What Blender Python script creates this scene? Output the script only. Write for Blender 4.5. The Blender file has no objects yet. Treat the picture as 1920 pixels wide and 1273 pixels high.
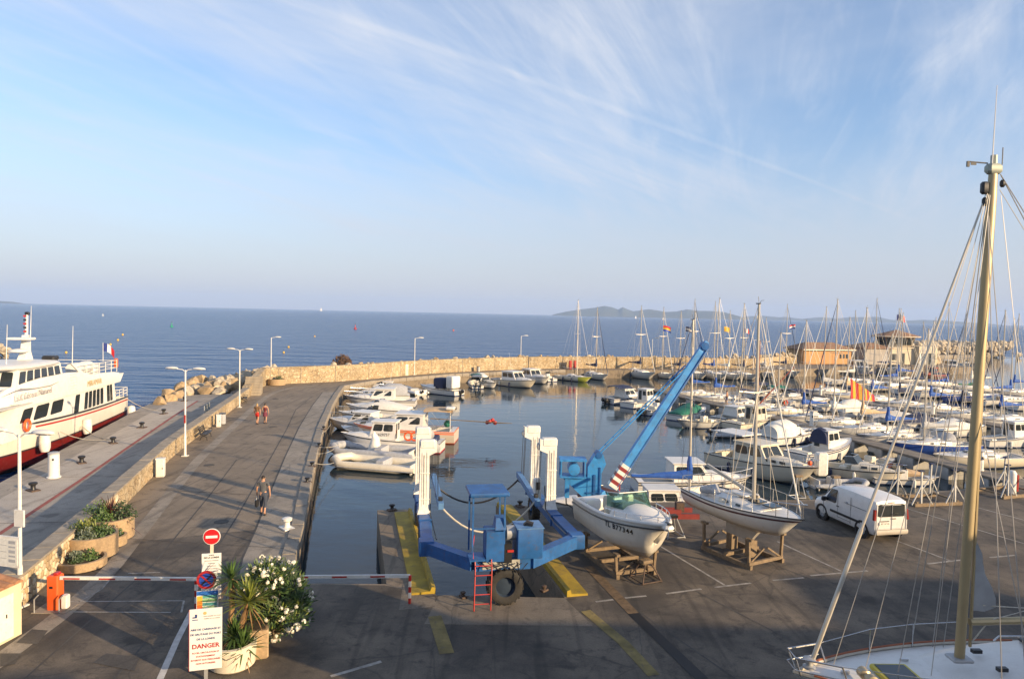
import bpy, bmesh, math, random
from mathutils import Vector, Matrix, noise
R = math.radians
random.seed(7)
scene = bpy.context.scene
# ---------------------------------------------------------------- camera
F_PX, CAM_H = 1280.0, 9.2
ROLL, PITCH = R(1.26), math.atan(48.5 / F_PX)
_fw = Vector((0, math.cos(PITCH), -math.sin(PITCH)))
_r0 = Vector((1, 0, 0)); _u0 = _r0.cross(_fw)
_rt = _r0 * math.cos(ROLL) + _u0 * math.sin(ROLL)
_up = _u0 * math.cos(ROLL) - _r0 * math.sin(ROLL)
cam_data = bpy.data.cameras.new('camera')
cam = bpy.data.objects.new('camera', cam_data)
scene.collection.objects.link(cam)
cam_data.sensor_width = 36.0
cam_data.lens = F_PX / 1920.0 * 36.0
cam_data.clip_start = 0.1
cam_data.clip_end = 60000.0
cam.matrix_world = Matrix(((_rt.x, _up.x, -_fw.x, 0), (_rt.y, _up.y, -_fw.y, 0), (_rt.z, _up.z, -_fw.z, CAM_H), (0, 0, 0, 1)))
scene.camera = cam
# ---------------------------------------------------------------- light
SUN_EL, SUN_AZ = R(14.5), math.atan2(0.85, -0.53)      # azimuth from +Y towards +X
world = bpy.data.worlds.new('World'); scene.world = world; world.use_nodes = True
wt = world.node_tree; wt.nodes.clear()
def wn(t, **k):
    n = wt.nodes.new(t)
    for a, b in k.items(): setattr(n, a, b)
    return n
sky = wn('ShaderNodeTexSky'); sky.sky_type = 'NISHITA'; sky.sun_disc = False
sky.sun_elevation = SUN_EL; sky.sun_rotation = SUN_AZ
sky.altitude = 0; sky.air_density = 1.0; sky.dust_density = 0.7; sky.ozone_density = 3.0
tc = wn('ShaderNodeTexCoord'); sp = wn('ShaderNodeSeparateXYZ'); wt.links.new(tc.outputs['Generated'], sp.inputs[0])
def wm(op, a, b=None, c=None):
    n = wn('ShaderNodeMath', operation=op)
    for i, v in enumerate((a, b, c)):
        if v is None: continue
        if isinstance(v, (int, float)): n.inputs[i].default_value = v
        else: wt.links.new(v, n.inputs[i])
    return n.outputs[0]
# cirrus: project the view direction on a high flat layer
zc = wm('MAXIMUM', sp.outputs[2], 0.0)
den = wm('ADD', zc, 0.09)
px_ = wm('DIVIDE', sp.outputs[0], den); py_ = wm('DIVIDE', sp.outputs[1], den)
cmb = wn('ShaderNodeCombineXYZ'); wt.links.new(px_, cmb.inputs[0]); wt.links.new(py_, cmb.inputs[1])
def cloud(rot, scale, sx, sy, detail, lo, hi, dist=1.0, loc=(0, 0, 0)):
    vr = wn('ShaderNodeVectorRotate', rotation_type='Z_AXIS'); vr.inputs['Angle'].default_value = R(-rot); wt.links.new(cmb.outputs[0], vr.inputs['Vector'])
    mp = wn('ShaderNodeMapping'); mp.inputs['Scale'].default_value = (sx, sy, 1)
    mp.inputs['Location'].default_value = loc
    wt.links.new(vr.outputs[0], mp.inputs[0])
    nz = wn('ShaderNodeTexNoise'); nz.inputs['Scale'].default_value = scale; nz.inputs['Detail'].default_value = detail
    nz.inputs['Roughness'].default_value = 0.62; nz.inputs['Distortion'].default_value = dist
    wt.links.new(mp.outputs[0], nz.inputs['Vector'])
    rmp = wn('ShaderNodeMapRange'); rmp.interpolation_type = 'SMOOTHSTEP'
    rmp.inputs['From Min'].default_value = lo; rmp.inputs['From Max'].default_value = hi
    wt.links.new(nz.outputs[0], rmp.inputs['Value'])
    return rmp.outputs[0]
c1 = cloud(48, 0.75, 0.40, 1.5, 8, 0.38, 0.76, 1.0, (3.1, 0.4, 0))
c2 = cloud(70, 1.9, 0.30, 1.7, 10, 0.40, 0.80, 1.6, (0.7, 2.2, 0))
c3 = cloud(20, 0.28, 1.0, 1.0, 4, 0.36, 0.66, 0.4, (-1.3, 0.9, 0))
c4 = cloud(35, 0.42, 0.6, 1.0, 6, 0.34, 0.72, 0.7, (5.3, 1.7, 0))
csum = wm('ADD', wm('MULTIPLY', wm('ADD', wm('MULTIPLY', c1, 0.66), wm('MULTIPLY', c2, 0.46)), wm('ADD', wm('MULTIPLY', c3, 0.75), 0.35)), wm('MULTIPLY', c4, 0.38))
# condensation trail: a thin straight line on the same layer
TRAIL = (0.590, -0.808, -1.842)
trl = wm('ABSOLUTE', wm('ADD', wm('ADD', wm('MULTIPLY', px_, TRAIL[0]), wm('MULTIPLY', py_, TRAIL[1])), -TRAIL[2]))
tr = wn('ShaderNodeMapRange'); tr.interpolation_type = 'SMOOTHSTEP'
tr.inputs['From Min'].default_value = 0.035; tr.inputs['From Max'].default_value = 0.006
wt.links.new(trl, tr.inputs['Value'])
csum = wm('ADD', csum, wm('MULTIPLY', wm('MULTIPLY', tr.outputs[0], c3), 0.28))
# cloud thins out towards the horizon where the haze takes over
fade = wn('ShaderNodeMapRange'); fade.interpolation_type = 'SMOOTHSTEP'
fade.inputs['From Min'].default_value = 0.02; fade.inputs['From Max'].default_value = 0.22
wt.links.new(zc, fade.inputs['Value'])
cf = wm('MINIMUM', wm('MULTIPLY', csum, fade.outputs[0]), 0.8)
mix = wn('ShaderNodeMix', data_type='RGBA')
tint = wn('ShaderNodeMix', data_type='RGBA', blend_type='MULTIPLY'); tint.inputs['Factor'].default_value = 1.0; tint.inputs['B'].default_value = (1.05, 1.02, 1.04, 1); wt.links.new(sky.outputs[0], tint.inputs['A'])
wt.links.new(cf, mix.inputs['Factor']); wt.links.new(tint.outputs['Result'], mix.inputs['A'])
mix.inputs['B'].default_value = (3.75, 3.85, 4.15, 1)
# low haze layer: greyish mauve air along the horizon
hz = wn('ShaderNodeMapRange'); hz.interpolation_type = 'SMOOTHSTEP'
hz.inputs['From Min'].default_value = 0.30; hz.inputs['From Max'].default_value = -0.03
wt.links.new(sp.outputs[2], hz.inputs['Value'])
mix2 = wn('ShaderNodeMix', data_type='RGBA')
wt.links.new(wm('MULTIPLY', hz.outputs[0], 0.85), mix2.inputs['Factor']); wt.links.new(mix.outputs['Result'], mix2.inputs['A'])
mix2.inputs['B'].default_value = (2.75, 2.68, 3.0, 1)
bg = wn('ShaderNodeBackground'); bg.inputs['Strength'].default_value = 0.12
wt.links.new(mix2.outputs['Result'], bg.inputs['Color'])
wo = wn('ShaderNodeOutputWorld'); wt.links.new(bg.outputs[0], wo.inputs['Surface'])
sun_data = bpy.data.lights.new('sun', 'SUN'); sun_data.energy = 4.6; sun_data.angle = R(0.55); sun_data.color = (1.0, 0.74, 0.44)
sun = bpy.data.objects.new('sun', sun_data); scene.collection.objects.link(sun)
_sd = Vector((math.sin(SUN_AZ) * math.cos(SUN_EL), math.cos(SUN_AZ) * math.cos(SUN_EL), math.sin(SUN_EL)))
sun.rotation_euler = _sd.to_track_quat('Z', 'Y').to_euler()
sun.location = _sd * 200
vs = scene.view_settings; vs.view_transform = 'Standard'; vs.look = 'None'; vs.gamma = 1.0; vs.exposure = 0.92; vs.use_curve_mapping = False
scene.cycles.use_denoising = True
scene.cycles.max_bounces = 6; scene.cycles.volume_bounces = 1; scene.cycles.caustics_reflective = False; scene.cycles.caustics_refractive = False
# ---------------------------------------------------------------- helpers
C = scene.collection
def G(px, py, z=0.0):
    "world point at height z seen at that spot of the photograph"
    d = _fw * F_PX + _rt * (px - 960) - _up * (py - 636.5)
    t = (z - CAM_H) / d.z
    return Vector((d.x * t, d.y * t, z))
def HGT(p, py):
    "height z above the point p that reaches picture row py"
    lo, hi = -2.0, 40.0
    for _ in range(40):
        m = (lo + hi) / 2; v = Vector((p.x, p.y, m - CAM_H)); y = 636.5 - F_PX * v.dot(_up) / v.dot(_fw)
        if y > py: lo = m
        else: hi = m
    return lo
def tag(o, label=None, cat=None, group=None, kind=None):
    if label: o['label'] = label
    if cat: o['category'] = cat
    if group: o['group'] = group
    if kind: o['kind'] = kind
    return o
def empty(name, loc=(0, 0, 0), rz=0.0, label=None, cat=None, group=None):
    o = bpy.data.objects.new(name, None); C.objects.link(o); o.location = loc; o.rotation_euler = (0, 0, rz)
    o.empty_display_size = 0.2
    return tag(o, label, cat, group)
def link(name, me, parent=None, loc=None, rot=None, scale=None):
    o = bpy.data.objects.new(name, me); C.objects.link(o)
    if parent: o.parent = parent
    if loc is not None: o.location = loc
    if rot is not None: o.rotation_euler = rot
    if scale is not None: o.scale = scale
    return o
class MB:
    "collects shapes and links them as one mesh object"
    def __init__(s): s.v = []; s.f = []
    def add(s, vs, fs):
        n = len(s.v); s.v += [tuple(v) for v in vs]; s.f += [tuple(i + n for i in f) for f in fs]; return s
    def box(s, c, d, rz=0.0, m=None):
        x, y, z = d[0] / 2, d[1] / 2, d[2] / 2; ca, sa = math.cos(rz), math.sin(rz); vs = []
        for k in (-z, z):
            for (i, j) in ((-x, -y), (x, -y), (x, y), (-x, y)):
                vs.append((c[0] + i * ca - j * sa, c[1] + i * sa + j * ca, c[2] + k))
        return s.add(vs, [(3, 2, 1, 0), (4, 5, 6, 7), (0, 1, 5, 4), (1, 2, 6, 5), (2, 3, 7, 6), (3, 0, 4, 7)])
    def hexa(s, b, t):
        return s.add(list(b) + list(t), [(3, 2, 1, 0), (4, 5, 6, 7), (0, 1, 5, 4), (1, 2, 6, 5), (2, 3, 7, 6), (3, 0, 4, 7)])
    def rbox(s, c, d, r=0.03, rz=0.0):
        "box with bevelled vertical and top edges"
        x, y, z = d[0] / 2, d[1] / 2, d[2] / 2; r = min(r, x * .9, y * .9, z * .9)
        def ring(e, h):
            a, b = x - e, y - e
            q = r * .9
            p = [(-a + q, -b), (a - q, -b), (a, -b + q), (a, b - q), (a - q, b), (-a + q, b), (-a, b - q), (-a, -b + q)]
            ca, sa = math.cos(rz), math.sin(rz)
            return [(c[0] + i * ca - j * sa, c[1] + i * sa + j * ca, c[2] + h) for i, j in p]
        return s.loft([ring(r * .6, -z), ring(0, -z + r), ring(0, z - r), ring(r * .6, z)], True, True)
    def loft(s, rings, cap0=True, cap1=True, closed=True):
        n = len(rings[0]); vs = [p for r in rings for p in r]; fs = []
        for i in range(len(rings) - 1):
            for j in range(n if closed else n - 1):
                k = (j + 1) % n
                fs.append((i * n + j, i * n + k, (i + 1) * n + k, (i + 1) * n + j))
        if cap0: fs.append(tuple(range(n - 1, -1, -1)))
        if cap1: fs.append(tuple((len(rings) - 1) * n + j for j in range(n)))
        return s.add(vs, fs)
    def cyl(s, p, q, r0, r1=None, n=8, caps=True):
        r1 = r0 if r1 is None else r1
        p, q = Vector(p), Vector(q); d = q - p
        if d.length < 1e-6: return s
        d.normalize(); a = d.orthogonal().normalized(); b = d.cross(a)
        cs = [(math.cos(2 * math.pi * i / n), math.sin(2 * math.pi * i / n)) for i in range(n)]
        return s.loft([[p + (a * x + b * y) * r0 for x, y in cs], [q + (a * x + b * y) * r1 for x, y in cs]], caps, caps)
    def tube(s, pts, r, n=6, closed=False):
        pts = [Vector(p) for p in pts]; rings = []
        m = len(pts)
        rr = r if isinstance(r, (list, tuple)) else [r] * m
        a = None
        for i, p in enumerate(pts):
            if closed: d = pts[(i + 1) % m] - pts[i - 1]
            else: d = pts[min(i + 1, m - 1)] - pts[max(i - 1, 0)]
            d.normalize()
            if a is None: a = d.orthogonal().normalized()
            else:
                a = (a - d * a.dot(d))
                a = a.normalized() if a.length > 1e-5 else d.orthogonal().normalized()
            b = d.cross(a)
            rings.append([p + (a * math.cos(2 * math.pi * k / n) + b * math.sin(2 * math.pi * k / n)) * rr[i] for k in range(n)])
        if closed: rings.append(rings[0]); return s.loft(rings, False, False)
        return s.loft(rings, True, True)
    def lathe(s, c, prof, n=16, axis='z', cap0=True, cap1=True):
        rings = []
        for r, h in prof:
            ring = []
            for i in range(n):
                t = 2 * math.pi * i / n; x, y = r * math.cos(t), r * math.sin(t)
                ring.append((c[0] + x, c[1] + y, c[2] + h) if axis == 'z' else ((c[0] + h, c[1] + x, c[2] + y) if axis == 'x' else (c[0] + y, c[1] + h, c[2] + x)))
            rings.append(ring)
        return s.loft(rings, cap0, cap1)
    def prism(s, poly, z0, z1):
        "poly: convex or simple outline (x, y) counter-clockwise"
        n = len(poly)
        return s.add([(x, y, z0) for x, y in poly] + [(x, y, z1) for x, y in poly],
                     [tuple(range(n - 1, -1, -1)), tuple(range(n, 2 * n))] + [(i, (i + 1) % n, n + (i + 1) % n, n + i) for i in range(n)])
    def ball(s, c, r, n=10, m=6, sz=1.0):
        prof = [(max(r * math.sin(math.pi * i / m), r * .02), -r * sz * math.cos(math.pi * i / m)) for i in range(m + 1)]
        return s.lathe(c, prof, n)
    def panel(s, q, u0, u1, v0, v1, off=0.008, th=0.012, rr=0.0):
        "a thin plate on the face q = (bl, br, tr, tl), inset by u, v fractions"
        bl, br, tr, tl = [Vector(p) for p in q]
        nrm = (br - bl).cross(tl - bl).normalized()
        def P(u, v): return (bl * (1 - u) + br * u) * (1 - v) + (tl * (1 - u) + tr * u) * v
        if rr:
            du, dv = (u1 - u0) * rr, (v1 - v0) * rr
            o = [P(u0 + du, v0), P(u1 - du, v0), P(u1, v0 + dv), P(u1, v1 - dv), P(u1 - du, v1), P(u0 + du, v1), P(u0, v1 - dv), P(u0, v0 + dv)]
        else: o = [P(u0, v0), P(u1, v0), P(u1, v1), P(u0, v1)]
        return s.loft([[p + nrm * (off - th) for p in o], [p + nrm * off for p in o]], True, True)
    def mesh(s, name, mat, smooth=35):
        me = bpy.data.meshes.new(name); me.from_pydata(s.v, [], s.f); me.update()
        if mat: me.materials.append(mat)
        if smooth:
            me.shade_smooth(); me.set_sharp_from_angle(angle=R(smooth))
        return me
    def build(s, name, mat, parent=None, smooth=35, loc=None, rz=None):
        return link(name, s.mesh(name, mat, smooth), parent, loc, None if rz is None else (0, 0, rz))
def text_mesh(txt, size, mat, align='CENTER', ext=0.002, bold=0.0, space=1.0):
    cu = bpy.data.curves.new('lettering', 'FONT'); cu.body = txt; cu.size = size; cu.align_x = align; cu.align_y = 'CENTER'
    cu.extrude = ext; cu.offset = bold; cu.resolution_u = 2; cu.space_character = space
    ob = bpy.data.objects.new('tmp_text', cu); C.objects.link(ob)
    bpy.context.view_layer.update()
    me = bpy.data.meshes.new_from_object(ob.evaluated_get(bpy.context.evaluated_depsgraph_get()))
    bpy.data.objects.remove(ob); bpy.data.curves.remove(cu)
    me.materials.clear(); me.materials.append(mat)
    return me
# ---------------------------------------------------------------- materials
MATS = {}
def nodes(name):
    m = bpy.data.materials.new(name); m.use_nodes = True; t = m.node_tree; t.nodes.clear()
    o = t.nodes.new('ShaderNodeOutputMaterial'); b = t.nodes.new('ShaderNodeBsdfPrincipled'); t.links.new(b.outputs[0], o.inputs[0])
    return m, t, b
def nd(t, ty, **k):
    n = t.nodes.new(ty)
    for a, v in k.items():
        if a.startswith('i_'):
            n.inputs[a[2:].replace('_', ' ')].default_value = v
        else: setattr(n, a, v)
    return n
def rgb(c): return (c[0], c[1], c[2], 1.0)
def mat(name, col, rough=0.5, metal=0.0, var=0.10, scale=3.0, bump=0.0, bscale=40.0, dirt=None, dirt_amt=0.0, spec=0.5, coat=0.0, coord='Object', emit=None):
    if name in MATS: return MATS[name]
    m, t, b = nodes(name)
    tcn = nd(t, 'ShaderNodeTexCoord')
    nz = nd(t, 'ShaderNodeTexNoise', i_Scale=scale, i_Detail=6.0, i_Roughness=0.6); t.links.new(tcn.outputs[coord], nz.inputs['Vector'])
    mr = nd(t, 'ShaderNodeMapRange'); mr.inputs['From Min'].default_value = 0.3; mr.inputs['From Max'].default_value = 0.7
    mr.inputs['To Min'].default_value = 1 - var; mr.inputs['To Max'].default_value = 1 + var
    t.links.new(nz.outputs[0], mr.inputs['Value'])
    mx = nd(t, 'ShaderNodeMix', data_type='RGBA', blend_type='MULTIPLY'); mx.inputs['Factor'].default_value = 1.0
    mx.inputs['A'].default_value = rgb(col); t.links.new(mr.outputs[0], mx.inputs['B'])
    out = mx.outputs['Result']
    if dirt:
        n2 = nd(t, 'ShaderNodeTexNoise', i_Scale=scale * 2.7, i_Detail=8.0, i_Roughness=0.7); t.links.new(tcn.outputs[coord], n2.inputs['Vector'])
        m2 = nd(t, 'ShaderNodeMapRange', interpolation_type='SMOOTHSTEP'); m2.inputs['From Min'].default_value = 0.5; m2.inputs['From Max'].default_value = 0.75
        m2.inputs['To Max'].default_value = dirt_amt; t.links.new(n2.outputs[0], m2.inputs['Value'])
        x2 = nd(t, 'ShaderNodeMix', data_type='RGBA'); t.links.new(m2.outputs[0], x2.inputs['Factor']); t.links.new(out, x2.inputs['A']); x2.inputs['B'].default_value = rgb(dirt)
        out = x2.outputs['Result']
    t.links.new(out, b.inputs['Base Color'])
    b.inputs['Roughness'].default_value = rough; b.inputs['Metallic'].default_value = metal
    b.inputs['Specular IOR Level'].default_value = spec
    if coat: b.inputs['Coat Weight'].default_value = coat; b.inputs['Coat Roughness'].default_value = 0.1
    if bump:
        n3 = nd(t, 'ShaderNodeTexNoise', i_Scale=bscale, i_Detail=4.0); t.links.new(tcn.outputs[coord], n3.inputs['Vector'])
        bp = nd(t, 'ShaderNodeBump', i_Strength=bump, i_Distance=0.02); t.links.new(n3.outputs[0], bp.inputs['Height']); t.links.new(bp.outputs[0], b.inputs['Normal'])
    MATS[name] = m
    return m
def hull_mat(top, boot=(0.02, 0.03, 0.08), bottom=(0.05, 0.06, 0.10), z0=0.0, z1=0.08):
    "gelcoat above, painted boot stripe, antifouling below; heights in the hull's own frame"
    key = 'hull_%s_%s_%s_%.2f_%.2f' % (top, boot, bottom, z0, z1)
    if key in MATS: return MATS[key]
    m, t, b = nodes('hull_paint')
    tcn = nd(t, 'ShaderNodeTexCoord'); sx = nd(t, 'ShaderNodeSeparateXYZ'); t.links.new(tcn.outputs['Object'], sx.inputs[0])
    def gt(v):
        n = nd(t, 'ShaderNodeMath', operation='GREATER_THAN'); t.links.new(sx.outputs[2], n.inputs[0]); n.inputs[1].default_value = v; return n.outputs[0]
    nz = nd(t, 'ShaderNodeTexNoise', i_Scale=1.4, i_Detail=6.0); t.links.new(tcn.outputs['Object'], nz.inputs['Vector'])
    mr = nd(t, 'ShaderNodeMapRange'); mr.inputs['To Min'].default_value = 0.84; mr.inputs['To Max'].default_value = 1.06; t.links.new(nz.outputs[0], mr.inputs['Value'])
    a = nd(t, 'ShaderNodeMix', data_type='RGBA'); t.links.new(gt(z0), a.inputs['Factor']); a.inputs['A'].default_value = rgb(bottom); a.inputs['B'].default_value = rgb(boot)
    c = nd(t, 'ShaderNodeMix', data_type='RGBA'); t.links.new(gt(z1), c.inputs['Factor']); t.links.new(a.outputs['Result'], c.inputs['A']); c.inputs['B'].default_value = rgb(top)
    # rain streaks
    mp = nd(t, 'ShaderNodeMapping'); mp.inputs['Scale'].default_value = (5, 5, 0.5); t.links.new(tcn.outputs['Object'], mp.inputs[0])
    n2 = nd(t, 'ShaderNodeTexNoise', i_Scale=1.5, i_Detail=5.0); t.links.new(mp.outputs[0], n2.inputs['Vector'])
    m2 = nd(t, 'ShaderNodeMapRange', interpolation_type='SMOOTHSTEP'); m2.inputs['From Min'].default_value = 0.55; m2.inputs['From Max'].default_value = 0.8; m2.inputs['To Max'].default_value = 0.22
    t.links.new(n2.outputs[0], m2.inputs['Value'])
    d = nd(t, 'ShaderNodeMix', data_type='RGBA'); t.links.new(m2.outputs[0], d.inputs['Factor']); t.links.new(c.outputs['Result'], d.inputs['A']); d.inputs['B'].default_value = (0.30, 0.26, 0.19, 1)
    mu = nd(t, 'ShaderNodeMix', data_type='RGBA', blend_type='MULTIPLY'); mu.inputs['Factor'].default_value = 1; t.links.new(d.outputs['Result'], mu.inputs['A']); t.links.new(mr.outputs[0], mu.inputs['B'])
    t.links.new(mu.outputs['Result'], b.inputs['Base Color']); b.inputs['Roughness'].default_value = 0.32
    MATS[key] = m
    return m
WHITE = (0.68, 0.66, 0.62)
M_gel = mat('gelcoat', WHITE, 0.35, var=0.06, dirt=(0.35, 0.30, 0.22), dirt_amt=0.25)
M_gel2 = mat('gelcoat_cream', (0.66, 0.60, 0.48), 0.38, var=0.06, dirt=(0.33, 0.27, 0.18), dirt_amt=0.3)
M_deckg = mat('deck_grey', (0.46, 0.46, 0.45), 0.6, var=0.12)
M_teak = mat('teak', (0.30, 0.18, 0.09), 0.6, var=0.25, scale=9)
M_glass = mat('dark_glass', (0.020, 0.026, 0.030), 0.08, var=0.2, spec=0.6)
M_steel = mat('stainless', (0.60, 0.60, 0.60), 0.25, metal=0.9, var=0.05)
M_alu = mat('mast_aluminium', (0.50, 0.46, 0.39), 0.35, metal=0.25, var=0.06)
M_wire = mat('rigging_wire', (0.42, 0.40, 0.37), 0.4, metal=0.4, var=0.05)
M_black = mat('black_plastic', (0.018, 0.018, 0.02), 0.4, var=0.2)
M_rubber = mat('tyre_rubber', (0.022, 0.021, 0.020), 0.75, var=0.3, scale=8, bump=0.3, bscale=60)
M_navy = mat('navy_canvas', (0.018, 0.028, 0.075), 0.8, var=0.25, scale=6, bump=0.4, bscale=12)
M_blue = mat('blue_canvas', (0.016, 0.085, 0.36), 0.75, var=0.25, scale=6, bump=0.5, bscale=9)
M_green = mat('green_canvas', (0.01, 0.13, 0.09), 0.8, var=0.2, scale=6, bump=0.4, bscale=9)
M_wcan = mat('white_canvas', (0.70, 0.68, 0.62), 0.8, var=0.1, scale=5, bump=0.5, bscale=8)
M_tan = mat('tan_canvas', (0.50, 0.36, 0.22), 0.8, var=0.15, scale=5, bump=0.4, bscale=9)
M_gcan = mat('grey_canvas', (0.36, 0.37, 0.39), 0.8, var=0.15, scale=5, bump=0.5, bscale=8)
M_red = mat('red_paint', (0.40, 0.025, 0.02), 0.45, var=0.15)
M_orange = mat('orange_paint', (0.80, 0.11, 0.02), 0.45, var=0.10, dirt=(0.3, 0.10, 0.04), dirt_amt=0.3)
M_white = mat('white_paint', (0.72, 0.70, 0.65), 0.5, var=0.10, dirt=(0.34, 0.25, 0.15), dirt_amt=0.4)
M_wood = mat('old_timber', (0.20, 0.145, 0.09), 0.8, var=0.3, scale=7, bump=0.3)
M_galv = mat('galvanised', (0.40, 0.41, 0.42), 0.5, metal=0.4, var=0.15)
M_rust = mat('rusty_steel', (0.085, 0.055, 0.04), 0.8, var=0.35, scale=9, bump=0.2)
M_rope = mat('rope', (0.50, 0.46, 0.38), 0.9, var=0.2, scale=20)
M_bluep = mat('crane_blue', (0.035, 0.23, 0.54), 0.5, var=0.22, scale=2.5, dirt=(0.10, 0.085, 0.07), dirt_amt=0.55, bump=0.15)
M_blued = mat('lift_blue', (0.016, 0.10, 0.30), 0.5, var=0.25, scale=2.5, dirt=(0.085, 0.065, 0.05), dirt_amt=0.65, bump=0.15)
# ---------------------------------------------------------------- the setting
WL = -1.4                                                     # water level below the quay
def water_mat(name, col, rough, layers, spec=0.5):
    m, t, b = nodes(name)
    geo = nd(t, 'ShaderNodeTexCoord')
    h = None
    for (sc, sx, sy, amp, rot) in layers:
        mp = nd(t, 'ShaderNodeMapping'); mp.inputs['Scale'].default_value = (sx, sy, 1); mp.inputs['Rotation'].default_value = (0, 0, R(rot))
        t.links.new(geo.outputs['Object'], mp.inputs[0])
        nz = nd(t, 'ShaderNodeTexNoise', i_Scale=sc, i_Detail=4.0, i_Roughness=0.55); t.links.new(mp.outputs[0], nz.inputs['Vector'])
        ml = nd(t, 'ShaderNodeMath', operation='MULTIPLY'); ml.inputs[1].default_value = amp; t.links.new(nz.outputs[0], ml.inputs[0])
        if h is None: h = ml.outputs[0]
        else:
            ad = nd(t, 'ShaderNodeMath', operation='ADD'); t.links.new(h, ad.inputs[0]); t.links.new(ml.outputs[0], ad.inputs[1]); h = ad.outputs[0]
    bp = nd(t, 'ShaderNodeBump', i_Strength=1.0, i_Distance=1.0); t.links.new(h, bp.inputs['Height']); t.links.new(bp.outputs[0], b.inputs['Normal'])
    b.inputs['Base Color'].default_value = rgb(col); b.inputs['Roughness'].default_value = rough; b.inputs['IOR'].default_value = 1.333; b.inputs['Specular IOR Level'].default_value = spec
    return m
M_sea = water_mat('sea_water', (0.008, 0.060, 0.185), 0.20, [(0.13, 0.40, 1.0, 4.2, 12), (0.55, 0.6, 1.0, 1.2, -14), (1.7, 1, 1, 0.3, 0)], 0.36)
M_harb = water_mat('calm_harbour_water', (0.018, 0.032, 0.042), 0.03, [(0.5, 0.5, 1.0, 0.030, 10), (1.7, 0.6, 1, 0.010, -20)])
sea = MB(); N = 48; RS = 13000.0
rad = [60, 180, 500, 1500, 5000, RS]
sea.add([(0, 60, 0)] + [(r_ * math.cos(2 * math.pi * i / N), 60 + r_ * math.sin(2 * math.pi * i / N), 0) for r_ in rad for i in range(N)],
        [(0, 1 + i, 1 + (i + 1) % N) for i in range(N)] + [(1 + k * N + i, 1 + (k + 1) * N + i, 1 + (k + 1) * N + (i + 1) % N, 1 + k * N + (i + 1) % N) for k in range(5) for i in range(N)])
tag(sea.build('sea', M_sea, smooth=0, loc=(0, 0, WL - 0.09)), kind='structure')
hw = MB(); hp = [(-30, 5), (75, 5), (300, 90), (300, 240), (163, 223), (129, 212), (99, 158), (60, 149), (20, 121), (-5, 110), (-16, 100), (-24, 85), (-24, 60)]
hw.add([(100, 100, 0)] + [(x, y, 0) for x, y in hp], [(0, 1 + i, 1 + (i + 1) % len(hp)) for i in range(len(hp))])
tag(hw.build('harbour_water', M_harb, smooth=0, loc=(0, 0, WL)), kind='structure')

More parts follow.
